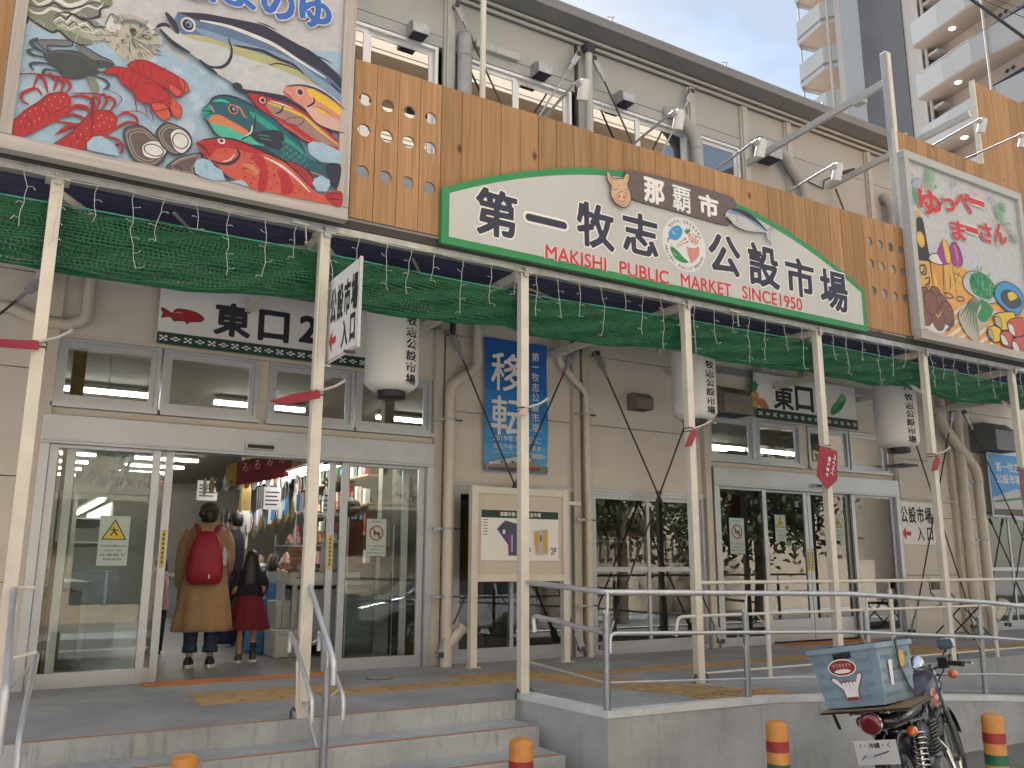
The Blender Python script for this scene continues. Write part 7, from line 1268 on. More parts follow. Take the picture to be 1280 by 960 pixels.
# chiller cabinets on the left of the aisle with bottles, orange lamp, posts
t = thing('chiller_cabinet', 'open lit chiller cabinet with pale bottles at the far left of the aisle', 'cabinet', (1.1, 13.5, 0)); b = MB(); b.box(0.9, 1.5, 12.3, 15.6, 0, 0.9, 'stall_side'); b.box(0.9, 0.95, 12.3, 15.6, 0.9, 2.0, 'p_puff'); b.build('body', t)
for z in (1.25, 1.55): b = MB(); b.box(0.95, 1.45, 12.3, 15.6, z, z+0.02, 'crate_white'); b.build('shelf', t)
for k in range(34): y = 12.35+0.095*k; b = MB(); b.lathe((1.35, y, 1.58), [(0.03, 0), (0.032, 0.12), (0.014, 0.17), (0.014, 0.2)], ['white', 'goods_tan', 'white', 'p_silver'][k % 4], 6); tag(b.build('bottle', smooth=True), 'pale bottle on the chiller shelf at the left of the aisle', 'bottle', 'bottles on the chiller shelf')
for x, y in ((2.95, 12.0), (0.62, 9.6), (3.9, 9.4)): b = MB(); b.box(x-0.06, x+0.06, y-0.06, y+0.06, 0, 3.15, 'goods_gold' if x < 3.5 else 'wall_in'); b.box(x-0.05, x+0.05, y-0.068, y-0.061, 1.2, 1.7, 'white'); tag(b.build('hall_column'), {2.95: 'pale yellow column between the right stalls, with notices', 0.62: 'wooden column behind the left fixed glass', 3.9: 'pale column behind the right door leaf'}[x], 'column')
b = MB(); b.lathe((1.75, 11.5, 1.9), [(0.02, 0.12), (0.12, 0.08), (0.16, 0.0), (0.15, 0.0)], 'orange_mat', 16); b.tube([(1.75, 11.5, 2.0), (1.75, 11.5, 3.15)], 0.005, 'black', 6); tag(b.build('pendant_lamp', smooth=True), 'small orange pendant lamp shade behind the left door stile', 'lamp')
t = thing('shell_fan', 'pale scallop shell fan behind the right fixed glass of the open door', 'ornament', (3.2, 9.2, 1.8)); b = MB()
for k in range(9): a = math.radians(30+15*k); b.beam((3.25, 9.2, 1.78), (3.25+0.2*math.cos(a), 9.2, 1.78+0.2*math.sin(a)), 0.01, 0.03, 'goods_tan')
b.build('ribs', t)
for x, z0, z1, lb in ((3.52, 0.95, 1.5, 'narrow red flag banner behind the right sliding leaf'), (4.08, 0.8, 1.4, 'red flag banner behind the no pets notice glass')):
    b = MB(); b.box(x, x+0.17, 9.5, 9.51, z0, z1, 'goods_maroon'); b.box(x-0.015, x-0.005, 9.49, 9.51, 0, z1+0.05, 'white'); tag(b.build('flag_banner'), lb, 'banner')
b = MB(); b.lathe((3.45, 9.3, 1.62), [(0.0, -0.12), (0.1, -0.06), (0.12, 0), (0.1, 0.06), (0, 0.12)], 'goods_dark', 14); tag(b.build('net_float', smooth=True), 'dark round float hanging at the right edge of the doorway', 'float')
t = thing('hall_shelf', 'pale shelf unit with packets behind the middle windows', 'shelf', (6.5, 9.8, 0))
for z in (0.3, 0.8, 1.3): b = MB(); b.box(4.4, 7.6, 9.6, 9.9, z, z+0.03, 'wall_in'); b.build('board', t)
mat('carton', (0.3, 0.21, 0.12), 0.8, var=0.15); b = MB(); b.box(4.4, 5.1, 9.2, 9.3, 0, 1.75, 'carton'); b.box(5.3, 5.7, 9.0, 9.1, 0.3, 1.2, 'wall_in'); stuff(b.build('boxes', t))
# ================================================================ people
mat('skin', (0.42, 0.25, 0.17), 0.55, var=0.06); mat('hair', (0.012, 0.01, 0.009), 0.45, var=0.3); mat('coat', (0.34, 0.22, 0.115), 0.8, var=0.12, scale=8, bump=0.2, bscale=60); mat('denim', (0.025, 0.04, 0.09), 0.8, var=0.2, scale=20); mat('pack_red', (0.3, 0.012, 0.03), 0.6, var=0.12, scale=10, bump=0.2, bscale=30); mat('skirt_red', (0.14, 0.006, 0.015), 0.8, var=0.15); mat('navy_knit', (0.014, 0.016, 0.028), 0.9, var=0.2); mat('shoe', (0.02, 0.018, 0.02), 0.6, var=0.2); mat('cap_brown', (0.05, 0.035, 0.03), 0.8, var=0.2); mat('pink_cloth', (0.4, 0.22, 0.2), 0.8, var=0.1)
def body(t, H, hands=((0.15, 0.02, 0.46), (-0.15, 0.02, 0.46)), step=(0.0, 0.0), width=1.0, feet=0.055):
    J = []; E = []
    def j(x, y, z, r, p=None):
        J.append((x*H, y*H, z*H, r*H if not isinstance(r, tuple) else (r[0]*H, r[1]*H)))
        if p is not None: E.append((p, len(J)-1))
        return len(J)-1
    pel = j(0, 0, .53, (.075*width, .055)); wa = j(0, 0, .62, (.066*width, .05), pel); ch = j(0, 0, .74, (.08*width, .058), wa); nb = j(0, 0, .81, .045, ch); nk = j(0, 0.0, .855, .03, nb); hd = j(0, 0.008, .91, (.042, .05), nk); ht = j(0, 0.006, .965, (.035, .04), hd)
    for s_, hd_ in ((1, hands[0]), (-1, hands[1])):
        sh = j(s_*.1*width, 0, .80, .034, nb); el = j(s_*.135*width, -.01, .64, .025, sh); wr = j(hd_[0], hd_[1], hd_[2], .016, el); d = Vector((hd_[0]-s_*.135*width, hd_[1]+.01, hd_[2]-.64)).normalized(); sd = d.cross(Vector((s_, 0, 0))).normalized()
        pm = j(hd_[0]+d.x*.03, hd_[1]+d.y*.03, hd_[2]+d.z*.03, (.018, .011), wr)
        for q, ln in ((-.015, .036), (-.005, .044), (.005, .042), (.015, .034)): a = j(hd_[0]+d.x*.055+sd.x*q, hd_[1]+d.y*.055+sd.y*q, hd_[2]+d.z*.055+sd.z*q, .0052, pm); j(hd_[0]+d.x*(.055+ln)+sd.x*q*1.3, hd_[1]+d.y*(.055+ln)+sd.y*q*1.3+.006, hd_[2]+d.z*(.055+ln)+sd.z*q*1.3, .004, a)
        j(hd_[0]+d.x*.045+sd.x*.032, hd_[1]+d.y*.045+sd.y*.032, hd_[2]+d.z*.045+sd.z*.032, .0055, pm)
        hp = j(s_*.05, 0, .5, .05*width, pel); kn = j(s_*feet, .012+step[0 if s_ > 0 else 1]*.5, .285, .033, hp); ak = j(s_*feet, -.005+step[0 if s_ > 0 else 1], .045, .02, kn); j(s_*(feet+.008), .07+step[0 if s_ > 0 else 1], .018, .017, ak)
    o = skinbody('body', J, E, t, 'skin'); return o
def ring(cx, cy, z, rx, ry, n=28, wob=0, amp=0.0, ph=0.0): return [(cx+(rx+amp*math.sin(wob*a+ph))*math.cos(a), cy+(ry+amp*math.sin(wob*a+ph))*math.sin(a), z) for a in [2*PI*k/n for k in range(n)]]
def cloth(name, t, rings, m, cap=False): b = MB(); b.loft(rings, m, cap=cap); return b.build(name, t, smooth=2, local=True)
def sleeve(name, t, pts, rs, m): b = MB(); b.tube(pts, rs, m, 12); return b.build(name, t, smooth=2, local=True)
def shoe(t, x, y, s=1.0, m='shoe'):
    b = MB(); n = 14
    def ro(z, k): return [(x+0.045*s*k*math.cos(a)*(1-0.15*(math.sin(a) > 0)*math.sin(a)), y+0.05*s+0.125*s*k*math.sin(a), z) for a in [2*PI*i/n for i in range(n)]]
    b.loft([ro(0.0, 0.95), ro(0.012*s, 1.02), ro(0.03*s, 1.0)], 'white'); b.build('sole', t, smooth=True, local=True)
    b = MB(); b.loft([ro(0.03*s, 0.97), ro(0.055*s, 0.9), [(p[0]*0.99+0.01*x, p[1]-0.03*s, 0.08*s) for p in ro(0.08*s, 0.6)], [(p[0], p[1]-0.045*s, 0.095*s) for p in ro(0.1*s, 0.42)]], m); b.build('shoe', t, smooth=True, local=True)
def face(t, H, z=0.92, turn=0.0):
    """ears, nose and eyes on the far side of the head"""
    b = MB(); c = (0, 0.01*H, z*H)
    for s_ in (-1, 1):
        b.lathe((c[0]+s_*.045*H, c[1], c[2]-.006*H), [(0, -.008*H), (.012*H, 0), (0, .008*H)], 'skin', 8, 'x'); b.lathe((c[0]+s_*.018*H, c[1]+.045*H, c[2]+.004*H), [(0, -.004*H), (.005*H, 0), (0, .004*H)], 'ink', 8)
    b.tube([(c[0], c[1]+.045*H, c[2]+.006*H), (c[0], c[1]+.06*H, c[2]-.014*H)], [.004*H, .008*H], 'skin', 8); b.tube([(c[0]-.013*H, c[1]+.046*H, c[2]-.03*H), (c[0]+.013*H, c[1]+.046*H, c[2]-.03*H)], .003*H, 'goods_pink', 6); b.build('facial_features', t, smooth=True, local=True)
def hair(t, H, rings_, m='hair'): return cloth('hair', t, [ring(0, cy*H, z*H, rx*H, ry*H, 20, 5, .0018*H, z*90) for z, rx, ry, cy in rings_], m, cap=True)
# woman
WM = thing('person', 'woman in a long tan coat with a red backpack standing inside the open door', 'person', (1.93, 9.26, 0), rot=(0, 0, math.radians(-14)))
H = 1.6; body(WM, H, hands=((.13, .1, .56), (-.15, .04, .47)), step=(.01, -.01), feet=.06); face(WM, H)
R_ = [(1.40, .085, .07), (1.37, .15, .10), (1.33, .185, .125), (1.25, .20, .135), (1.12, .20, .135), (1.0, .195, .135), (.86, .21, .145), (.7, .235, .155), (.55, .26, .165), (.42, .28, .175), (.35, .29, .18), (.345, .27, .165)]
cloth('coat', WM, [ring(0, 0, z, a, c, 44, 9, 0.0 if z > 1.05 else 0.014*(1.05-z)/0.7, z*2.2) for z, a, c in R_], 'coat')
sleeve('sleeve', WM, [(-.16, 0, 1.33), (-.215, -.01, 1.18), (-.235, -.01, 1.02), (-.235, .03, .88), (-.235, .06, .78)], [.055, .062, .058, .054, .05], 'coat'); sleeve('sleeve', WM, [(.16, 0, 1.33), (.21, 0, 1.18), (.225, .03, 1.04), (.21, .12, .95), (.205, .16, .92)], [.055, .06, .056, .052, .048], 'coat')
cloth('collar', WM, [ring(0, 0, 1.39, .08, .07, 20), ring(0, 0, 1.43, .062, .058, 20), ring(0, 0, 1.445, .066, .062, 20)], 'coat')
for s_ in (-1, 1): cloth('trouser_leg', WM, [ring(s_*.095, .005, z, r, r*1.05, 16) for z, r in ((.6, .085), (.4, .073), (.25, .066), (.2, .066), (.195, .074), (.145, .073), (.143, .06))], 'denim'); shoe(WM, s_*.1, -.03, 1.15)
hair(WM, H, ((.87, .02, .02, -.01), (.885, .042, .045, -.005), (.91, .052, .056, -.002), (.94, .055, .06, 0), (.965, .052, .056, 0)))
cloth('cap', WM, [ring(0, 0, z*H, rx*H, ry*H, 20) for z, rx, ry in ((.945, .058, .062), (.965, .06, .064), (.99, .05, .054), (1.005, .03, .03), (1.01, .005, .005))], 'cap_brown', cap=True)
b = MB(); b.lathe((-.055, -.05, .935*H), [(0, -.055), (.04, -.03), (.05, 0), (.04, .03), (0, .05)], 'hair', 12); b.build('hair_bun', WM, smooth=True, local=True)
b = MB(); pk = [(.80, .12, .03), (.82, .155, .055), (.92, .175, .075), (1.05, .165, .075), (1.18, .14, .065), (1.27, .11, .05), (1.31, .07, .03), (1.32, .03, .01)]
b.loft([[(rx*math.copysign(abs(math.cos(a))**.7, math.cos(a)), -.18-ry*0.6+ry*math.copysign(abs(math.sin(a))**.7, math.sin(a)), z) for a in [2*PI*k/28 for k in range(28)]] for z, rx, ry in pk], 'pack_red'); pack = b.build('backpack_body', None, smooth=2, local=True)
BP = thing('backpack', 'red backpack worn on the back of the woman in the tan coat', 'backpack', (1.93, 9.26, 0), rot=(0, 0, math.radians(-14))); pack.parent = BP
for s_ in (-1, 1):
    b = MB(); P_ = [(s_*.05, -.15, 1.24), (s_*.08, -.135, 1.32), (s_*.115, -.07, 1.385), (s_*.12, .02, 1.39), (s_*.12, .1, 1.33), (s_*.13, .14, 1.2)]
    for p, q in zip(P_, P_[1:]): b.beam(p, q, .05, .014, 'pack_red', up=(0, -.6, 1) if q[1] < .05 else (0, 1, 0))
    b.build('strap', BP, smooth=2, local=True)
b = MB(); b.tube([(-.15, -.265, .95), (-.08, -.285, .93), (.08, -.285, .93), (.15, -.265, .95)], .005, 'goods_red', 6); b.build('pocket_seam', BP, local=True); b = MB(); b.box(.04, .055, -.293, -.288, .86, .9, 'white'); b.build('zip_tab', BP, local=True)
b = MB(); b.lathe((.175, -.2, .98), [(.0, 0), (.028, .005), (.03, .12), (.014, .15), (.014, .18), (0, .18)], 'p_silver', 12); tag(b.build('water_bottle', smooth=True), 'small clear bottle in the side pocket of the red backpack', 'bottle'); bo = bpy.data.objects['water_bottle']; bo.location = (1.93, 9.26, 0); bo.rotation_euler = (0, 0, math.radians(-14))
# child
CH = thing('person', 'child with long black hair, dark top and dark red skirt beside the woman', 'person', (2.44, 9.49, 0), rot=(0, 0, math.radians(-10)))
H = 1.14; body(CH, H, hands=((.12, .12, .6), (-.17, .12, .55)), width=.95, feet=.06, step=(.02, -.02)); face(CH, H)
cloth('jumper', CH, [ring(0, 0, z, a, c, 24) for z, a, c in ((.98, .06, .05), (.95, .11, .075), (.9, .128, .09), (.8, .13, .095), (.7, .135, .1), (.66, .14, .1))], 'navy_knit')
sleeve('sleeve', CH, [(-.11, 0, .92), (-.15, 0, .8), (-.17, .06, .7), (-.19, .13, .64)], [.045, .05, .045, .036], 'navy_knit'); sleeve('sleeve', CH, [(.11, 0, .92), (.15, 0, .8), (.145, .07, .73), (.135, .13, .69)], [.045, .05, .045, .036], 'navy_knit')
cloth('skirt', CH, [ring(0, 0, z, a, c, 44, 11, w, 1.0) for z, a, c, w in ((.69, .125, .095, 0), (.62, .15, .12, .004), (.5, .185, .155, .008), (.38, .21, .18, .012), (.33, .222, .19, .014))], 'skirt_red')
hair(CH, H, ((.66, .05, .03, -.05), (.7, .085, .045, -.045), (.78, .088, .055, -.03), (.86, .078, .06, -.016), (.91, .066, .068, -.004), (.95, .064, .066, 0), (.985, .05, .052, 0), (1.005, .025, .026, 0), (1.008, .004, .004, 0)))
for s_ in (-1, 1): cloth('sock', CH, [ring(s_*.068, .0, z, r, r*1.05, 12) for z, r in ((.2, .034), (.12, .031), (.05, .03))], 'ink'); shoe(CH, s_*.072, -.02+s_*.02, .98, 'goods_dark')
# shop keeper
MN = thing('person', 'man in a dark blue shirt with black hair behind the child', 'person', (2.72, 11.5, 0), rot=(0, 0, math.radians(60)))
H = 1.66; body(MN, H, hands=((.14, .12, .55), (-.14, .1, .52))); face(MN, H)
cloth('shirt', MN, [ring(0, 0, z, a, c, 24) for z, a, c in ((1.43, .07, .06), (1.39, .15, .1), (1.3, .19, .13), (1.15, .185, .135), (1.0, .18, .14), (.85, .19, .145))], 'navy_knit'); cloth('trousers', MN, [ring(0, 0, z, a, c, 20) for z, a, c in ((.95, .175, .13), (.8, .185, .14), (.4, .17, .12), (.05, .15, .1))], 'denim')
for s_ in (-1, 1): sleeve('sleeve', MN, [(s_*.16, 0, 1.36), (s_*.2, 0, 1.26), (s_*.22, 0, 1.14)], [.055, .07, .065], 'navy_knit'); shoe(MN, s_*.09, 0)
hair(MN, H, ((.885, .03, .04, -.015), (.91, .05, .054, -.008), (.94, .056, .06, -.002), (.975, .052, .056, 0), (.998, .03, .03, 0), (1.002, .004, .004, 0)))
# half hidden child in pink
PK = thing('person', 'small person in pale pink half hidden behind the woman at the left of the doorway', 'person', (1.72, 10.6, 0), rot=(0, 0, math.radians(100)))
H = 1.08; body(PK, H, hands=((.14, .12, .42), (-.12, .1, .5)), width=.95); face(PK, H)
cloth('jacket', PK, [ring(0, 0, z, a, c, 24) for z, a, c in ((.93, .06, .05), (.9, .11, .075), (.8, .13, .095), (.62, .14, .1), (.5, .15, .11))], 'pink_cloth'); cloth('trousers', PK, [ring(0, 0, z, a, c, 20) for z, a, c in ((.55, .12, .1), (.3, .11, .09), (.06, .1, .08))], 'navy_knit')
for s_ in (-1, 1): sleeve('sleeve', PK, [(s_*.11, 0, .87), (s_*.145, 0, .74), (s_*.15, .08, .6)], [.045, .05, .045], 'pink_cloth'); shoe(PK, s_*.062, 0, .8)
hair(PK, H, ((.8, .05, .04, -.03), (.88, .066, .056, -.012), (.93, .064, .066, 0), (.98, .052, .052, 0), (1.005, .02, .02, 0)))
# ================================================================ motorcycle parked in front of the ramp wall
mat('moto_black', (0.012, 0.012, 0.014), 0.25, var=0.2, coat=0.6); mat('moto_blue', (0.006, 0.009, 0.04), 0.35, var=0.05, coat=0.2); mat('chrome', (0.72, 0.72, 0.73), 0.12, metal=1.0, var=0.05); mat('engine', (0.2, 0.2, 0.2), 0.4, metal=0.8, var=0.25, scale=20); mat('lens_red', (0.14, 0.003, 0.008), 0.12, var=0, coat=1.0); mat('lens_orange', (0.6, 0.13, 0.01), 0.15, var=0, coat=1.0); mat('mirror', (0.85, 0.87, 0.88), 0.03, metal=1.0, var=0); mat('crate_blue', (0.19, 0.27, 0.34), 0.55, var=0.25, scale=7, bump=0.15, bscale=40); mat('ply', (0.2, 0.13, 0.07), 0.8, var=0.3, scale=12)
hd_ = math.atan2(0.42, 1.03)
MROT = (math.radians(-9), 0, hd_); MLOC = (4.91, 3.54, STREET)
MO = thing('motorcycle', 'dark blue motorcycle with chrome shocks leaning on its stand by the retaining wall', 'motorcycle', MLOC, rot=MROT); MO.rotation_mode = 'XYZ'; MO.matrix_basis = Matrix.Translation(MLOC) @ Matrix.Rotation(hd_, 4, 'Z') @ Matrix.Rotation(math.radians(-9), 4, 'X')
def lb_(b, name, p=MO, sm=True, bev=0.0): return b.build(name, p, smooth=sm, local=True, bevel=bev)
def wheel(x, r):
    n = 40; b = MB(); rings = []
    for k in range(n+1):
        a = 2*PI*k/n; rings.append([(x+(r-0.042+0.042*math.cos(q))*math.cos(a), 0.042*math.sin(q), r+(r-0.042+0.042*math.cos(q))*math.sin(a)) for q in [2*PI*j/12 for j in range(12)]])
    b.loft(rings, 'rubber', cap=False); ty = lb_(b, 'tyre', MO, 2)
    b = MB(); b.loft([[(x+(r-0.09+0.012*math.cos(q))*math.cos(a), 0.022*math.sin(q), r+(r-0.09+0.012*math.cos(q))*math.sin(a)) for q in [2*PI*j/8 for j in range(8)]] for a in [2*PI*k/n for k in range(n+1)]], 'chrome', cap=False); lb_(b, 'rim', ty, 2)
    b = MB(); b.lathe((x, 0, r), [(0.0, -0.06), (0.035, -0.06), (0.04, -0.03), (0.055, 0), (0.04, 0.03), (0.035, 0.06), (0, 0.06)], 'engine', 16, 'y'); lb_(b, 'hub', ty)
    b = MB()
    for k in range(18):
        a = 2*PI*k/18; b.tube([(x+0.045*math.cos(a+.5), 0.03*(-1)**k, r+0.045*math.sin(a+.5)), (x+(r-0.1)*math.cos(a), 0, r+(r-0.1)*math.sin(a))], 0.0018, 'chrome', 4)
    stuff(lb_(b, 'spokes', ty))
wheel(0.0, 0.30); wheel(1.26, 0.30)
def arc(x, r, a0, a1, w, m, name, z0=0.30):
    b = MB(); b.loft([[(x+rr_*math.cos(a), y, z0+rr_*math.sin(a)) for y, rr_ in ((-w, r-0.03), (-w*0.8, r), (0, r+0.012), (w*0.8, r), (w, r-0.03), (w*0.8, r-0.006), (0, r+0.006), (-w*0.8, r-0.006))] for a in [a0+(a1-a0)*k/16 for k in range(17)]], m); lb_(b, name, MO, 2)
arc(0, 0.345, math.radians(35), math.radians(165), 0.065, 'moto_black', 'rear_fender'); arc(1.26, 0.335, math.radians(20), math.radians(150), 0.055, 'moto_black', 'front_fender')
# frame, engine, exhaust
b = MB()
for s_ in (-1, 1):
    b.tube([(1.0, 0, 0.88), (0.8, s_*.05, 0.72), (0.35, s_*.09, 0.66), (-0.25, s_*.09, 0.70)], 0.013, 'moto_black', 8); b.tube([(1.0, 0, 0.82), (0.85, s_*.04, 0.45), (0.75, s_*.07, 0.22), (0.35, s_*.08, 0.22), (0.3, s_*.09, 0.5), (0.3, s_*.09, 0.66)], 0.013, 'moto_black', 8); b.tube([(0.35, s_*.09, 0.30), (0.0, s_*.095, 0.30)], 0.016, 'moto_black', 8)
lb_(b, 'frame'); b = MB(); b.box(0.42, 0.72, -0.09, 0.09, 0.2, 0.42, 'engine'); b.lathe((0.5, -0.13, 0.32), [(0, -0.02), (0.09, -0.01), (0.1, 0.03), (0.1, 0.26), (0.09, 0.28), (0, 0.29)], 'engine', 20, 'y'); en = lb_(b, 'engine', MO, True, 0.015)
b = MB()
for k in range(9): b.box(0.56+0.003*k, 0.74+0.003*k, -0.085, 0.085, 0.43+0.022*k, 0.438+0.022*k, 'engine')
b.box(0.6, 0.72, -0.05, 0.05, 0.42, 0.66, 'engine'); lb_(b, 'cylinder', en, False)
b = MB(); b.tube([(0.74, -0.05, 0.5), (0.86, -0.08, 0.4), (0.8, -0.12, 0.22), (0.5, -0.15, 0.2), (0.2, -0.16, 0.22), (0.1, -0.17, 0.24), (-0.4, -0.17, 0.33), (-0.42, -0.17, 0.335)], [.018, .018, .018, .018, .02, .04, .045, .03], 'chrome', 12); lb_(b, 'exhaust')
# tank, seat, side cover
def blob(name, secs, m, p=MO):
    b = MB(); b.loft([[(x, w*math.copysign(abs(math.cos(a))**.8, math.cos(a)), z+h*math.copysign(abs(math.sin(a))**.8, math.sin(a))) for a in [2*PI*k/20 for k in range(20)]] for x, z, w, h in secs], m); return lb_(b, name, p, 2)
tk = blob('tank', ((0.42, .74, .04, .03), (0.46, .76, .09, .07), (0.58, .79, .12, .1), (0.75, .81, .14, .115), (0.88, .83, .13, .1), (0.95, .85, .08, .06), (0.97, .86, .03, .02)), 'moto_blue')
b = MB(); b.lathe((0.66, -0.136, 0.75), [(0.0, -0.004), (0.06, -0.004), (0.062, 0.02), (0, 0.022)], 'p_pink2', 20, 'y'); b.lathe((0.66, -0.141, 0.75), [(0, -0.001), (0.05, -0.001), (0.05, 0.003), (0, 0.003)], 'print_red', 18, 'y'); lb_(b, 'tank_badge', tk)
b = MB()
for dx in (-.028, -.01, .01, .028): b.beam((0.66+dx, -0.1445, 0.765), (0.66+dx+.006, -0.1445, 0.735), .004, .003, 'white'); b.beam((0.66+dx-.007, -0.1445, 0.752), (0.66+dx+.008, -0.1445, 0.755), .003, .003, 'white')
lb_(b, 'badge_print', tk)
b = MB(); b.lathe((0.7, 0, 0.925), [(0.03, -0.03), (0.034, 0), (0.03, 0.01), (0, 0.012)], 'chrome', 16); lb_(b, 'fuel_cap', tk)
blob('seat', ((-0.3, .73, .06, .02), (-0.27, .73, .12, .045), (0.0, .725, .13, .05), (0.3, .74, .13, .055), (0.45, .76, .1, .05), (0.5, .78, .04, .02)), 'moto_black'); blob('side_cover', ((0.12, .55, .03, .04), (0.16, .55, .11, .09), (0.36, .57, .12, .1), (0.42, .58, .06, .05)), 'moto_blue')
# rear shocks with springs
for s_ in (-1, 1):
    a = Vector((0.02, s_*.115, 0.33)); c = Vector((0.14, s_*.115, 0.66)); d = c-a; b = MB(); b.tube([a, c], 0.011, 'chrome', 8); b.tube([a+d*0.55, c], 0.022, 'moto_black', 10); b.tube([a, a+d*0.1], 0.026, 'chrome', 10); sk_ = lb_(b, 'shock')
    b = MB(); pr = d.normalized().orthogonal(); q = d.normalized().cross(pr); b.tube([a+d*(0.08+0.8*k/90)+(pr*math.cos(k*0.63)+q*math.sin(k*0.63))*0.029 for k in range(91)], 0.0055, 'chrome', 6); lb_(b, 'spring', sk_, 2)
# tail lamp, plate, indicators
b = MB(); b.beam((-0.2, 0, 0.66), (-0.36, 0, 0.735), 0.06, 0.04, 'moto_black'); b.tube([(-0.33, 0, 0.735), (-0.385, 0, 0.735)], [0.05, 0.064], 'moto_black', 20); tl = lb_(b, 'tail_lamp'); b = MB(); b.lathe((-0.386, 0, 0.735), [(0.062, 0.0), (0.06, -0.012), (0.045, -0.02), (0.0, -0.024)], 'lens_red', 24, 'x'); lb_(b, 'lens', tl, 2); b = MB(); b.lathe((-0.386, 0, 0.735), [(0.061, 0.006), (0.066, 0.002), (0.066, -0.008), (0.062, -0.012)], 'chrome', 24, 'x'); lb_(b, 'lamp_ring', tl)
mat('plate_white', (0.5, 0.51, 0.5), 0.4, var=0.04)
def rx(x, y, z): return (x, y, z)
b = MB(); b.box(-0.402, -0.398, -0.118, 0.118, 0.515, 0.645, 'plate_white'); pl = lb_(b, 'number_plate', MO, False); b = MB()
for s_, y, z, w in (('1・沖縄・く', 0.0, 0.617, 0.17),): text(b, s_, (-0.4035, y, z), w, 0.032, 'ink', bold=0.02, ux=(0, -1, 0))
b.box(-0.4036, -0.4026, -0.05, 0.09, 0.54, 0.575, 'p_silver'); b.beam((-0.4042, 0.09, 0.545), (-0.4042, 0.06, 0.565), 0.003, 0.006, 'ink'); b.beam((-0.4042, 0.02, 0.56), (-0.4042, -0.07, 0.585), 0.003, 0.006, 'ink'); lb_(b, 'plate_print', pl, False)
b = MB(); b.box(-0.396, -0.36, -0.03, 0.03, 0.45, 0.62, 'moto_black'); b.beam((-0.37, 0, 0.6), (-0.2, 0, 0.68), 0.05, 0.01, 'moto_black'); lb_(b, 'plate_holder', pl, False); b = MB(); b.lathe((-0.405, 0.0, 0.48), [(0, -0.01), (0.02, -0.008), (0.024, 0), (0.02, 0.01)], 'lens_red', 12, 'x'); lb_(b, 'reflector')
for x, y, z, nm in ((-0.2, -0.17, 0.66, 'rear'), (1.05, -0.2, 0.86, 'front'), (1.05, 0.2, 0.86, 'front')):
    b = MB(); b.tube([(x, y*0.3, z), (x, y*0.85, z)], 0.009, 'chrome', 8); i_ = lb_(b, 'indicator'); b = MB(); b.lathe((x-0.02, y, z), [(0, -0.024), (0.024, -0.016), (0.031, 0.0), (0.028, 0.005)], 'lens_orange', 16, 'x'); lb_(b, 'lens', i_, 2); b = MB(); b.lathe((x-0.015, y, z), [(0.031, 0), (0.03, 0.02), (0.012, 0.04), (0, 0.042)], 'chrome', 16, 'x'); lb_(b, 'housing', i_, 2)
# fork, headlamp, meters, handlebar, mirrors
b = MB()
for s_ in (-1, 1): b.tube([(1.26, s_*.075, 0.30), (1.13, s_*.075, 0.62)], 0.02, 'engine', 10); b.tube([(1.13, s_*.075, 0.62), (1.01, s_*.075, 0.93)], 0.015, 'chrome', 10)
b.box(0.97, 1.05, -0.1, 0.1, 0.90, 0.92, 'engine'); lb_(b, 'fork')
b = MB(); b.lathe((1.08, 0, 0.84), [(0.0, -0.07), (0.06, -0.05), (0.083, 0.0), (0.085, 0.05), (0.08, 0.055), (0, 0.065)], 'chrome', 24, 'x'); lb_(b, 'headlamp', MO, 2)
for y in (0.0,):
    b = MB(); b.lathe((0, 0, 0), [(0.0, -0.05), (0.03, -0.045), (0.048, -0.02), (0.052, 0.025), (0.046, 0.03)], 'chrome', 24); mt = lb_(b, 'meter', MO, 2); mt.location = (0.97, y, 0.95); mt.rotation_euler = (0, -0.95, 0)
    b = MB(); b.lathe((0, 0, 0.024), [(0.0, 0.001), (0.046, 0.001)], 'ink', 24); b.lathe((0, 0, 0.0258), [(0.018, 0), (0.034, 0), (0.034, 0.0006), (0.018, 0.0006)], 'p_silver', 24); lb_(b, 'meter_face', mt)
b = MB(); b.tube([(0.86, 0.31, 0.93), (0.92, 0.22, 0.945), (0.98, 0.1, 0.91), (0.99, 0, 0.9), (0.98, -0.1, 0.91), (0.92, -0.22, 0.945), (0.86, -0.31, 0.93)], 0.0115, 'chrome', 10); hb = lb_(b, 'handlebar', MO, 2)
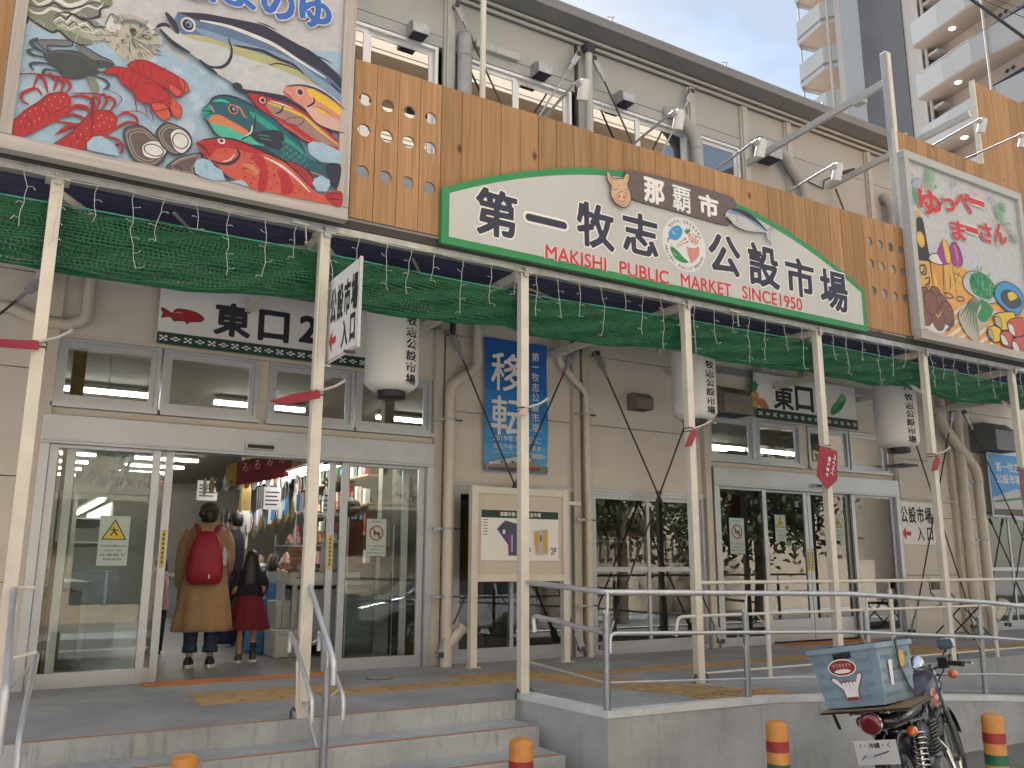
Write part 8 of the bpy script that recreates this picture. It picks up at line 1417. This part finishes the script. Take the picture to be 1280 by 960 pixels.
for s_ in (-1, 1):
    b = MB(); b.tube([(0.915, s_*.22, 0.943), (0.86, s_*.32, 0.93)], 0.017, 'rubber', 12); lb_(b, 'grip', hb); b = MB(); b.box(0.9, 0.95, min(s_*.15, s_*.22), max(s_*.15, s_*.22), 0.91, 0.985, 'moto_black'); lb_(b, 'switch_box', hb, True, 0.008)
    b = MB(); b.tube([(0.96, s_*.2, 0.94), (0.95, s_*.28, 0.94), (0.9, s_*.37, 0.93)], [0.009, 0.006, 0.007], 'chrome', 8); lb_(b, 'lever', hb)
    b = MB(); b.tube([(0.93, s_*.17, 0.96), (0.96, s_*.19, 1.0), (0.95, s_*.22, 1.03)], 0.006, 'moto_black', 8); mr_ = lb_(b, 'mirror')
    b = MB(); c = (0.95, s_*.22, 1.065); o_ = [(c[0], c[1]+0.055*math.copysign(abs(math.cos(a))**.5, math.cos(a)), c[2]+0.036*math.copysign(abs(math.sin(a))**.5, math.sin(a))) for a in [2*PI*k/24 for k in range(24)]]
    b.loft([o_, [(p[0]+0.012, c[1]+(p[1]-c[1])*.98, c[2]+(p[2]-c[2])*.98) for p in o_], [(p[0]+0.022, c[1]+(p[1]-c[1])*.6, c[2]+(p[2]-c[2])*.6) for p in o_]], 'chrome'); lb_(b, 'mirror_shell', mr_, 2)
    b = MB(); b.add([(p[0]-0.001, c[1]+(p[1]-c[1])*.9, c[2]+(p[2]-c[2])*.9) for p in o_], [tuple(range(24))], 'mirror'); lb_(b, 'mirror_glass', mr_, False)
b = MB()
for s_ in (-1, 1): b.tube([(0.98, s_*.05, 0.9), (1.1, s_*.1, 0.8), (0.9, s_*.06, 0.6), (0.7, s_*.08, 0.6)], 0.005, 'moto_black', 6); b.tube([(0.93, s_*.22, 0.98), (1.05, s_*.14, 0.88), (1.0, s_*.04, 0.75)], 0.005, 'moto_black', 6)
lb_(b, 'cables'); b = MB(); b.tube([(0.35, 0.1, 0.25), (0.3, 0.28, 0.03), (0.36, 0.33, 0.01)], 0.009, 'moto_black', 8); lb_(b, 'side_stand')
for s_ in (-1, 1): b = MB(); b.tube([(0.3, s_*.1, 0.3), (0.3, s_*.24, 0.3)], 0.014, 'rubber', 8); lb_(b, 'footrest')
b = MB()
for y in (-0.11, 0.11): b.tube([(0.1, y, 0.775), (-0.38, y, 0.787)], 0.008, 'chrome', 8)
for x in (-0.35, -0.1, 0.08): b.tube([(x, -0.12, 0.786), (x, 0.12, 0.786)], 0.007, 'chrome', 8)
for y in (-0.11, 0.11): b.tube([(-0.05, y, 0.78), (0.05, y, 0.66)], 0.007, 'chrome', 6)
lb_(b, 'rear_rack')
b = MB(); b.box(-0.42, 0.14, -0.25, 0.27, 0.798, 0.808, 'moto_black'); b.box(-0.41, 0.13, -0.24, 0.26, 0.809, 0.816, 'ply'); b.box(-0.3, -0.1, -0.2, -0.05, 0.78, 0.797, 'ply'); b.beam((-0.4, 0.2, 0.80), (-0.37, 0.19, 0.71), 0.02, 0.006, 'moto_black'); lb_(b, 'carrier_board', MO, False)
# crate strapped on the carrier
CM = Matrix.Translation(MLOC) @ Matrix.Rotation(hd_, 4, 'Z') @ Matrix.Rotation(math.radians(-10), 4, 'X') @ Matrix.Translation((-0.13, 0.03, 0.819)) @ Matrix.Rotation(math.radians(2), 4, 'Y') @ Matrix.Rotation(math.radians(-6), 4, 'Z')
CT = thing('plastic_crate', 'blue plastic crate with stickers strapped on the back of the motorcycle', 'crate', (0, 0, 0), rot=(0, 0, 0)); CT.matrix_basis = CM
hx0, hy0, hx1, hy1, hh = 0.235, 0.175, 0.265, 0.215, 0.34
def wl(u, v, s): # point on side s at fraction u along, v up
    ax, ay = hx0+(hx1-hx0)*v, hy0+(hy1-hy0)*v
    c = [(-ax, ay), (-ax, -ay), (ax, -ay), (ax, ay)]; a, q = c[s], c[(s+1) % 4]; return Vector((a[0]+(q[0]-a[0])*u, a[1]+(q[1]-a[1])*u, hh*v))
b = MB(); th = 0.008
for s in range(4):
    n_ = (wl(1, 0, s)-wl(0, 0, s)).cross(wl(0, 1, s)-wl(0, 0, s)).normalized()
    us = [0, .06, .2, .34, .48, .62, .76, .9, 1]; vs_ = [0, .1, .2, .3, .4, .5, .6, .7, .8, 1.0]
    hole = (lambda i, j: s in (0, 2) and i in (3, 4) and j == 8)
    for i in range(8):
        for j in range(9):
            if hole(i, j): continue
            p = [wl(us[i], vs_[j], s), wl(us[i+1], vs_[j], s), wl(us[i+1], vs_[j+1], s), wl(us[i], vs_[j+1], s)]; b.add(p+[q-n_*th for q in p], [(0, 1, 2, 3), (7, 6, 5, 4)], 'crate_blue')
            if 0 < i < 7 and 0 < j < 8 and j % 2 == 1:   # raised ribs of the wall lattice
                for k in range(4): u = us[i]+(us[i+1]-us[i])*(k+.5)/4; a_ = wl(u, vs_[j]+.015, s)+n_*0.002; c_ = wl(u, vs_[j+1]-.015, s)+n_*0.002; b.beam(a_, c_, 0.006, 0.006, 'crate_blue', up=tuple(n_))
b.add([(-hx0, -hy0, 0), (hx0, -hy0, 0), (hx0, hy0, 0), (-hx0, hy0, 0), (-hx0, -hy0, .006), (hx0, -hy0, .006), (hx0, hy0, .006), (-hx0, hy0, .006)], [(0, 3, 2, 1), (4, 5, 6, 7)], 'crate_blue'); b.build('crate_body', CT, local=True)
b = MB(); rim_ = lambda ex, z, rz: [(sx*(hx1+ex)-sx*rz*(1-math.cos(q)), 0, z) for sx, q in ()]
def rr4(ex, z): 
    o = []; r = 0.03
    for cx_, cy_, a0 in ((-1, 1, PI/2), (-1, -1, PI), (1, -1, 1.5*PI), (1, 1, 0)):
        for k in range(5): a = a0+PI/2*k/4; o.append((cx_*(hx1+ex-r)+r*math.cos(a), cy_*(hy1+ex-r)+r*math.sin(a), z))
    return o
b.loft([rr4(0.0, hh-0.03), rr4(0.018, hh-0.028), rr4(0.018, hh+0.0), rr4(0.0, hh+0.002), rr4(-0.008, hh-0.0), rr4(-0.008, hh-0.03)], 'crate_blue', cap=False); b.build('crate_rim', CT, local=True)
n0 = (wl(1, 0, 0)-wl(0, 0, 0)).cross(wl(0, 1, 0)-wl(0, 0, 0)).normalized(); U = (wl(1, .5, 0)-wl(0, .5, 0)).normalized(); Vv = n0.cross(U).normalized()
if Vv.z < 0: Vv = -Vv
def on(u, v, e=0.008): return wl(u, v, 0)+n0*e
b = MB(); c0 = on(.45, .66)
def el(c, rx_, ry_, m, e=0.0, n=24): b.add([c+n0*e+U*rx_*math.cos(2*PI*k/n)+Vv*ry_*math.sin(2*PI*k/n) for k in range(n)], [tuple(range(n))], m)
el(c0, .088, .05, 'white'); el(c0, .08, .043, 'print_dred', .001); el(c0-Vv*.02, .05, .012, 'white', .0016)

for k_ in range(6):
    for p_, q_ in (((-.006, .012), (.004, -.012)), ((-.007, .002), (.007, .006)), ((.006, .012), (.002, -.004))): b.beam(c0+n0*.0022+U*(-.05+.02*k_+p_[0])+Vv*(.012+p_[1]), c0+n0*.0022+U*(-.05+.02*k_+q_[0])+Vv*(.012+q_[1]), .003, .0015, 'p_pink2', up=tuple(n0))
b.build('round_sticker', CT, local=True)
b = MB(); h0 = on(.5, .30)  # hand sign sticker
def hp(pts, m, e): b.add([h0+n0*e+U*x+Vv*y for x, y in pts], [tuple(range(len(pts)))], m)
for e, g, m in ((0, .006, 'print_dred'), (.0008, 0, 'white')):
    hp([(-.035-g, -.06), (.035+g, -.06), (.045+g, .01), (-.045-g, .01)], m, e); hp([(-.045-g, .0), (-.02, -.01), (-.07, .06+g), (-.095-g, .07+g), (-.1-g, .055)], m, e+.0001); hp([(.045+g, .0), (.02, -.01), (.06, .075+g), (.075+g, .085+g), (.085+g, .075)], m, e+.0002)
    for k in range(4): hp([(-.044+.022*k-g*.5, .0), (-.024+.022*k+g*.5, .0), (-.024+.022*k+g*.5, .035+g), (-.034+.022*k, .044+g), (-.044+.022*k-g*.5, .035+g)], m, e+.0003)
hp([(-.034, -.062), (.034, -.062), (.034, -.045), (-.034, -.045)], 'print_dred', .0016); b.build('hand_sticker', CT, local=True)
n1 = (wl(1, 0, 1)-wl(0, 0, 1)).cross(wl(0, 1, 1)-wl(0, 0, 1)).normalized(); U1 = (wl(1, .5, 1)-wl(0, .5, 1)).normalized(); V1 = n1.cross(U1).normalized(); V1 = V1 if V1.z > 0 else -V1
b = MB(); c1 = wl(.65, .7, 1)+n1*.01; b.add([c1+U1*.05*math.cos(2*PI*k/20)+V1*.05*math.sin(2*PI*k/20) for k in range(20)], [tuple(range(20))], 'p_gold'); c1 = wl(.28, .5, 1)+n1*.01; b.add([c1+U1*x+V1*y for x, y in ((-.02, -.07), (.02, -.07), (.03, .07), (-.03, .07))], [(0, 1, 2, 3)], 'white'); b.build('side_stickers', CT, local=True)
CCN = thing('rain_cloth', 'dark folded cloth lying inside the blue crate on the motorcycle', 'cloth', (0, 0, 0), rot=(0, 0, 0)); CCN.matrix_basis = CM
b = MB(); b.loft([[(x*k, y*k, z) for x, y in ((-.21, -.16), (0, -.17), (.21, -.16), (.22, 0), (.21, .16), (0, .17), (-.21, .16), (-.22, 0))] for z, k in ((.01, 1), (.15, 1.05), (.27, 1.1), (.3, .9), (.31, .4))], 'black'); b.build('folded_cloth', CCN, smooth=2, local=True)
ST = thing('luggage_strap', 'black strap over the side of the blue crate', 'strap', (0, 0, 0), rot=(0, 0, 0)); ST.matrix_basis = CM
b = MB(); q = [wl(.45, 1.06, 1)+n1*.025, wl(.5, .6, 1)+n1*.02, wl(.75, .2, 1)+n1*.02, wl(1.2, -.15, 1)+n1*.03]
for a_, c_ in zip(q, q[1:]): b.beam(a_, c_, .025, .004, 'black', up=tuple(n1))
b.build('webbing', ST, local=True); b = MB(); b.box(hx1*.0, hx1*.06, -hy1, hy1, hh+.004, hh+.008, 'black'); b.build('webbing', ST, local=True)
# ================================================================ apartment tower behind
mat('tower_light', (0.31, 0.31, 0.315), 0.8, var=0.06, scale=0.4); mat('tower_dark', (0.1, 0.1, 0.108), 0.85, var=0.06, scale=0.5); mat('tower_cream', (0.44, 0.4, 0.36), 0.8, var=0.04, scale=0.4); mat('tower_white', (0.33, 0.33, 0.325), 0.8, var=0.05, scale=0.4); mat('tower_tan', (0.38, 0.31, 0.26), 0.8, var=0.08, scale=0.4)
P0 = Vector((42.6, 28.1, 0)); d1 = Vector((0.19, 0.98, 0)).normalized(); nv = Vector((-0.98, 0.19, 0)).normalized()
TW = thing('apartment_tower', 'tall apartment tower with grey panels and angled balconies behind the market roof', 'building', (42.6, 28.1, -0.6), rot=(0, 0, 0)); TW.matrix_basis = Matrix.Translation((42.6, 28.1, STREET)) @ Matrix(((d1.x, nv.x, 0, 0), (d1.y, nv.y, 0, 0), (0, 0, 1, 0), (0, 0, 0, 1)))
# local axes: x = along the street face (away), y = outwards, z up
b = MB(); b.box(-16, 3.4, -14, -0.4, 0, 44, 'tower_tan'); b.box(3.4, 8.0, -14, -3.0, 0, 44, 'tower_tan'); lb_(b, 'core', TW, False)
b = MB(); b.box(-1.5, 1.72, -0.4, 0.5, 0, 44.5, 'tower_dark'); lb_(b, 'dark_panel', TW, False); b = MB(); b.box(1.72, 3.3, -0.4, 0.5, 0, 44.5, 'tower_light'); b.box(3.3, 4.0, -0.6, 0.3, 0, 44.5, 'tower_cream'); lb_(b, 'light_panel', TW, False); b = MB(); b.box(-2.55, -1.5, -0.4, 0.42, 0, 44.5, 'tower_cream'); lb_(b, 'cream_panel', TW, False)
b = MB(); b.tube([(-2.75, 0.3, 0), (-2.75, 0.3, 44)], 0.09, 'tower_cream', 8); lb_(b, 'drain_pipe', TW); b = MB(); b.tube([(-7.1, 1.1, 0), (-7.1, 1.1, 44)], 0.06, 'tower_cream', 8); lb_(b, 'drain_pipe', TW); b = MB(); b.tube([(4.3, 0.6, 0), (4.3, 0.6, 44)], 0.09, 'tower_cream', 8); lb_(b, 'drain_pipe', TW)
zf = 29.0-STREET
for k in range(-8, 6):
    z = zf+3.15*k   # underside of the slab of this floor
    if z < 3: continue
    # right hand balconies: chamfered plan
    for name, m, z0, z1, o in (('balcony_slab', 'tower_tan', z, z+0.2, 0.0), ('balcony_parapet', 'tower_white', z+0.2, z+1.45, 0.0)):
        out = [(-2.6, 1.1), (-4.4, 1.15), (-6.2, 1.15), (-8.0, 0.85), (-13.5, 0.1), (-13.5, -0.38), (-2.6, -0.38)]
        b = MB()
        if name == 'balcony_slab':
            n = len(out); b.add([(x, y-0.02 if y > 0 else y, z0) for x, y in out]+[(x, y-0.02 if y > 0 else y, z1) for x, y in out], [tuple(range(n)), tuple(range(2*n-1, n-1, -1))]+[(i, i+n, (i+1) % n+n, (i+1) % n) for i in range(n)], m)
        else:
            for (xa, ya), (xb, yb2) in zip(out[:5], out[1:5]): b.add([(xa, ya, z0-0.12), (xb, yb2, z0-0.12), (xb, yb2, z1), (xa, ya, z1), (xa, ya-0.14, z0-0.12), (xb, yb2-0.14, z0-0.12), (xb, yb2-0.14, z1), (xa, ya-0.14, z1)], [(0, 1, 2, 3), (7, 6, 5, 4), (3, 2, 6, 7), (0, 4, 5, 1), (1, 5, 6, 2), (0, 3, 7, 4)], m)
            b.box(-13.5, -2.6, -0.4, -0.3, z0, z0+0.02, 'tower_tan')
        o = lb_(b, name, TW, False)
        if name == 'balcony_parapet':
            b = MB(); b.box(-3.4, -2.65, -0.38, 0.4, z0+0.02, z0+1.0, 'tower_dark'); lb_(b, 'balcony_partition', o, False)
    b = MB(); b.box(-12.5, -4.4, -0.39, -0.36, z+0.25, z+2.4, 'navy_ink'); lb_(b, 'window', TW, False)
    b = MB(); b.box(-2.62, -2.6, -0.3, 0.4, z+1.7, z+2.9, 'tower_dark'); b.box(-3.5, -2.7, -0.3, 0.3, z+2.6, z+2.75, 'tower_cream'); lb_(b, 'beam', TW, False)
    b = MB(); b.lathe((-4.7, 0.45, z-0.03), [(0.0, 0), (0.16, 0), (0.17, 0.03)], 'warm_lamp', 16); lb_(b, 'balcony_lamp', TW)
    b = MB()
    for xx in (-6.9, -7.25): b.lathe((xx, -0.36, z-0.45), [(0, 0.03), (0.1, 0.02), (0.11, 0.0)], 'navy_ink', 12, 'y')
    lb_(b, 'wall_vents', TW)
    # far stepped balconies
    b = MB(); out = [(4.0, 0.3), (4.6, 0.9), (6.9, 0.9), (7.3, 0.4), (7.3, -2.9), (4.0, -2.9)]; n = 6; b.add([(x, y, z) for x, y in out]+[(x, y, z+0.2) for x, y in out], [tuple(range(n)), tuple(range(2*n-1, n-1, -1))]+[(i, i+n, (i+1) % n+n, (i+1) % n) for i in range(n)], 'tower_tan'); lb_(b, 'balcony_slab', TW, False)
    b = MB()
    for (xa, ya), (xb, yb2) in zip(out[:4], out[1:5]):
        hz1 = z+1.35 if xa < 6 else z+1.35
        b.add([(xa, ya, z-0.25), (xb, yb2, z-0.25), (xb, yb2, hz1), (xa, ya, hz1), (xa, ya-0.12, z-0.25), (xb, yb2-0.12, z-0.25), (xb, yb2-0.12, hz1), (xa, ya-0.12, hz1)], [(0, 1, 2, 3), (7, 6, 5, 4), (3, 2, 6, 7), (0, 4, 5, 1), (1, 5, 6, 2), (0, 3, 7, 4)], 'tower_white')
    lb_(b, 'balcony_parapet', TW, False); b = MB(); b.tube([(7.25, 0.35, z+1.3), (7.25, 0.35, z+3.1)], 0.05, 'tower_white', 6); lb_(b, 'corner_post', TW)
# cables at the top right
CB = thing('overhead_cable', 'thick black cable crossing the top right corner', 'cable', (12, 5, 8)); b = MB(); ca, cb_ = Vector((11.2,6.07,8.86)), Vector((11.6,5.64,8.16)); dd = cb_-ca; b.tube([ca-dd*6, ca-dd*2+Vector((0, 0, .02)), ca, cb_, cb_+dd*4], 0.022, 'black', 8); b.build('cable', CB)
CB2 = thing('overhead_cable', 'thin dark wires crossing the top right corner beside the thick cable', 'cable', (12, 5, 8)); 
for p, q in (((1228, 0), (1280, 22)), ((1245, 0), (1280, 12)), ((1160, 85), (1280, 2))):
    b = MB(); ca = P_a = None; b.tube([Vector(w) for w in {((1228, 0), (1280, 22)): ((11.9,6.44,9.43), (12.3,5.45,8.33)), ((1245, 0), (1280, 12)): ((12.4,6.47,9.61), (12.6,5.57,8.68)), ((1160, 85), (1280, 2)): ((12.9,8.01,9.26), (12.3,5.34,9.23))}[(p, q)]], 0.006, 'black', 6); b.build('wire', CB2)
# ================================================================ the far side of the street, seen in the glass
mat('opp_wall', (0.56, 0.44, 0.31), 0.8, var=0.08, scale=0.6); mat('opp_dark', (0.05, 0.05, 0.055), 0.3, var=0.1); mat('opp_white', (0.52, 0.43, 0.33), 0.8, var=0.06)
OB = thing('opposite_building', 'tan three storey building with long balconies across the street', 'building', (10, -9, STREET))
b = MB(); b.box(-14, 22, -18, -9, STREET, 20, 'opp_wall'); b.box(22, 44, -18, -10, STREET, 7, 'opp_white'); b.build('wall', OB)
for z in (2.6, 5.6, 8.6, 11.6, 14.6, 17.6): b = MB(); b.box(-14, 22, -9, -7.9, z, z+0.15, 'opp_white'); b.box(-14, 22, -7.98, -7.88, z+0.15, z+1.1, 'opp_white'); b.build('balcony', OB)
for z0, z1 in ((STREET+0.1, 2.2), (3.0, 5.0), (6.1, 7.9), (9.1, 10.9), (12.1, 13.9), (15.1, 16.9)):
    for i in range(11): x = -13+3*i; b = MB(); b.box(x, x+1.7, -9.01, -8.97, z0+(0.5 if i % 3 else 0), z1, 'opp_dark'); w = b.build('window', OB); b = MB(); b.box(x+0.8, x+0.86, -8.97, -8.94, z0+0.5, z1, 'alu'); b.build('frame', w)
mat('bark', (0.09, 0.07, 0.055), 0.9, var=0.3, scale=8, bump=0.4, bscale=30); mat('leaf_dark', (0.02, 0.035, 0.012), 0.6, var=0.5, scale=2); mat('leaf_mid', (0.06, 0.085, 0.02), 0.6, var=0.4, scale=2)
def tree(x, y, h, r, label, seed):
    t = thing('street_tree', label, 'tree', (x, y, STREET), 'street trees across the road'); R0 = random.Random(seed); b = MB(); b.tube([(x, y, STREET), (x+0.08, y, STREET+h*.25), (x-0.05, y+0.1, STREET+h*.5)], [0.2, 0.15, 0.12], 'bark', 10)
    tips = []
    for k in range(7):
        a = R0.uniform(0, 6.3); p = (x+r*.6*math.cos(a), y+r*.6*math.sin(a), STREET+h*R0.uniform(.45, .85)); tips.append(p); b.tube([(x-0.05, y+0.1, STREET+h*.42), ((x+p[0])/2, (y+p[1])/2, STREET+h*.6), p], [0.09, 0.05, 0.02], 'bark', 6)
    b.build('trunk', t, smooth=True); b = MB()
    for _ in range(5200):
        c = R0.choice(tips); q = (R0.gauss(c[0], r*.3), R0.gauss(c[1], r*.3), R0.gauss(c[2], r*.26)); s_ = R0.uniform(.07, .15); u = Vector((R0.uniform(-1, 1), R0.uniform(-1, 1), R0.uniform(-1, 1))).normalized(); w = u.orthogonal().normalized(); m = R0.choice(['leaf_dark', 'leaf_dark', 'leaf_mid']); Q = Vector(q); b.add([Q+u*s_, Q+w*s_*.5, Q-u*s_, Q-w*s_*.5], [(0, 1, 2, 3)], m)
    stuff(b.build('crown', t))
tree(11.5, -3.2, 6.0, 2.2, 'leafy street tree across the road, left of the three', 1); tree(15.5, -3.4, 6.5, 2.5, 'leafy street tree across the road, middle of the three', 2); tree(20.5, -3.0, 5.5, 2.2, 'leafy street tree across the road, right of the three', 3); tree(6.2, -5.2, 5.0, 1.6, 'smaller street tree across the road behind the parked car', 4)
OW = thing('street_wall', 'low tan wall with pickets along the far pavement', 'wall', (15, -6, STREET)); b = MB(); b.box(8, 30, -6.2, -6.0, STREET, 1.2, 'opp_white'); b.build('wall_body', OW)
for i in range(24): b = MB(); b.box(14+0.3*i, 14.2+0.3*i, -6.0, -5.9, 1.2, 1.9, 'opp_white'); b.build('picket', OW)
# parked car across the street
mat('car_silver', (0.35, 0.36, 0.38), 0.25, metal=0.6, var=0.03, coat=0.8); mat('car_glass', (0.02, 0.022, 0.025), 0.06, var=0)
PC = thing('parked_car', 'silver estate car parked across the street, facing the steps', 'car', (8.4, -0.9, STREET))
cx, cy, cz = 6.2, -0.9, STREET
side = [(0, .35), (0.02, .62), (.15, .78), (1.15, .98), (1.95, 1.48), (2.6, 1.56), (3.7, 1.5), (4.3, 1.1), (4.45, .85), (4.45, .35)]
b = MB(); W_ = .86; sec = []
for k, (yy, sc_) in enumerate(((-W_, .96), (-W_*.97, 1.0), (-W_*.75, 1.02), (W_*.75, 1.02), (W_*.97, 1.0), (W_, .96))): sec.append([(cx+(x-2.2)*1.0+2.2, cy+(yy if z < 1.0 else yy*(1-(z-1.0)*.35)), cz+z*(sc_ if z > .4 else 1)) for x, z in side])
b.loft(sec, 'car_silver'); b.build('body', PC, smooth=True, bevel=0.02)
for s_ in (-1, 1):
    yy = cy+s_*(W_+.004); q = lambda z: cy+s_*((W_)*(1-(z-1.0)*.35)+.012)
    for pts in (((1.3, 1.02), (2.0, 1.42), (2.35, 1.45), (2.35, 1.02)), ((2.42, 1.02), (2.42, 1.46), (3.3, 1.44), (3.3, 1.02)), ((3.37, 1.02), (3.37, 1.43), (3.7, 1.4), (4.0, 1.05))): b = MB(); b.add([(cx+x, q(z), cz+z) for x, z in pts], [(0, 1, 2, 3)], 'car_glass'); b.build('side_window', PC)
    for x in (.85, 3.55): b = MB(); b.lathe((cx+x, yy-s_*.1, cz+.32), [(0, -.1), (.2, -.1), (.31, -.09), (.32, 0), (.31, .09), (.2, .1), (0, .1)], 'rubber', 24, 'y'); w = b.build('wheel', PC, smooth=True); b = MB(); b.lathe((cx+x, yy+s_*.005, cz+.32), [(0, -.01), (.2, -.01), (.2, .01), (0, .012)], 'chrome', 16, 'y'); b.build('hubcap', w)
    b = MB(); b.lathe((cx+.06, cy+s_*.6, cz+.68), [(0, -.06), (.1, -.03), (.13, .05)], 'chrome', 16, 'x'); b.build('headlight', PC, smooth=True); b = MB(); b.box(cx+1.45, cx+1.55, min(yy, yy+s_*.18), max(yy, yy+s_*.18), cz+1.0, cz+1.12, 'car_silver'); b.build('wing_mirror', PC, bevel=.02)
b = MB(); b.add([(cx+1.18, cy-.7, cz+1.01), (cx+1.18, cy+.7, cz+1.01), (cx+1.95, cy+.6, cz+1.5), (cx+1.95, cy-.6, cz+1.5)], [(0, 1, 2, 3)], 'car_glass'); b.build('windscreen', PC)
mat('pave_warm', (0.27, 0.235, 0.2), 0.85, var=0.2, scale=3); b = MB(); b.box(-40, 60, -2.4, -2.25, STREET, STREET+0.004, 'white'); b.box(-40, 60, -5.2, -5.05, STREET, STREET+.12, 'coping'); b.box(-40, 60, -9, -5.2, STREET, STREET+.11, 'pave_warm'); struct(b.build('far_pavement'))
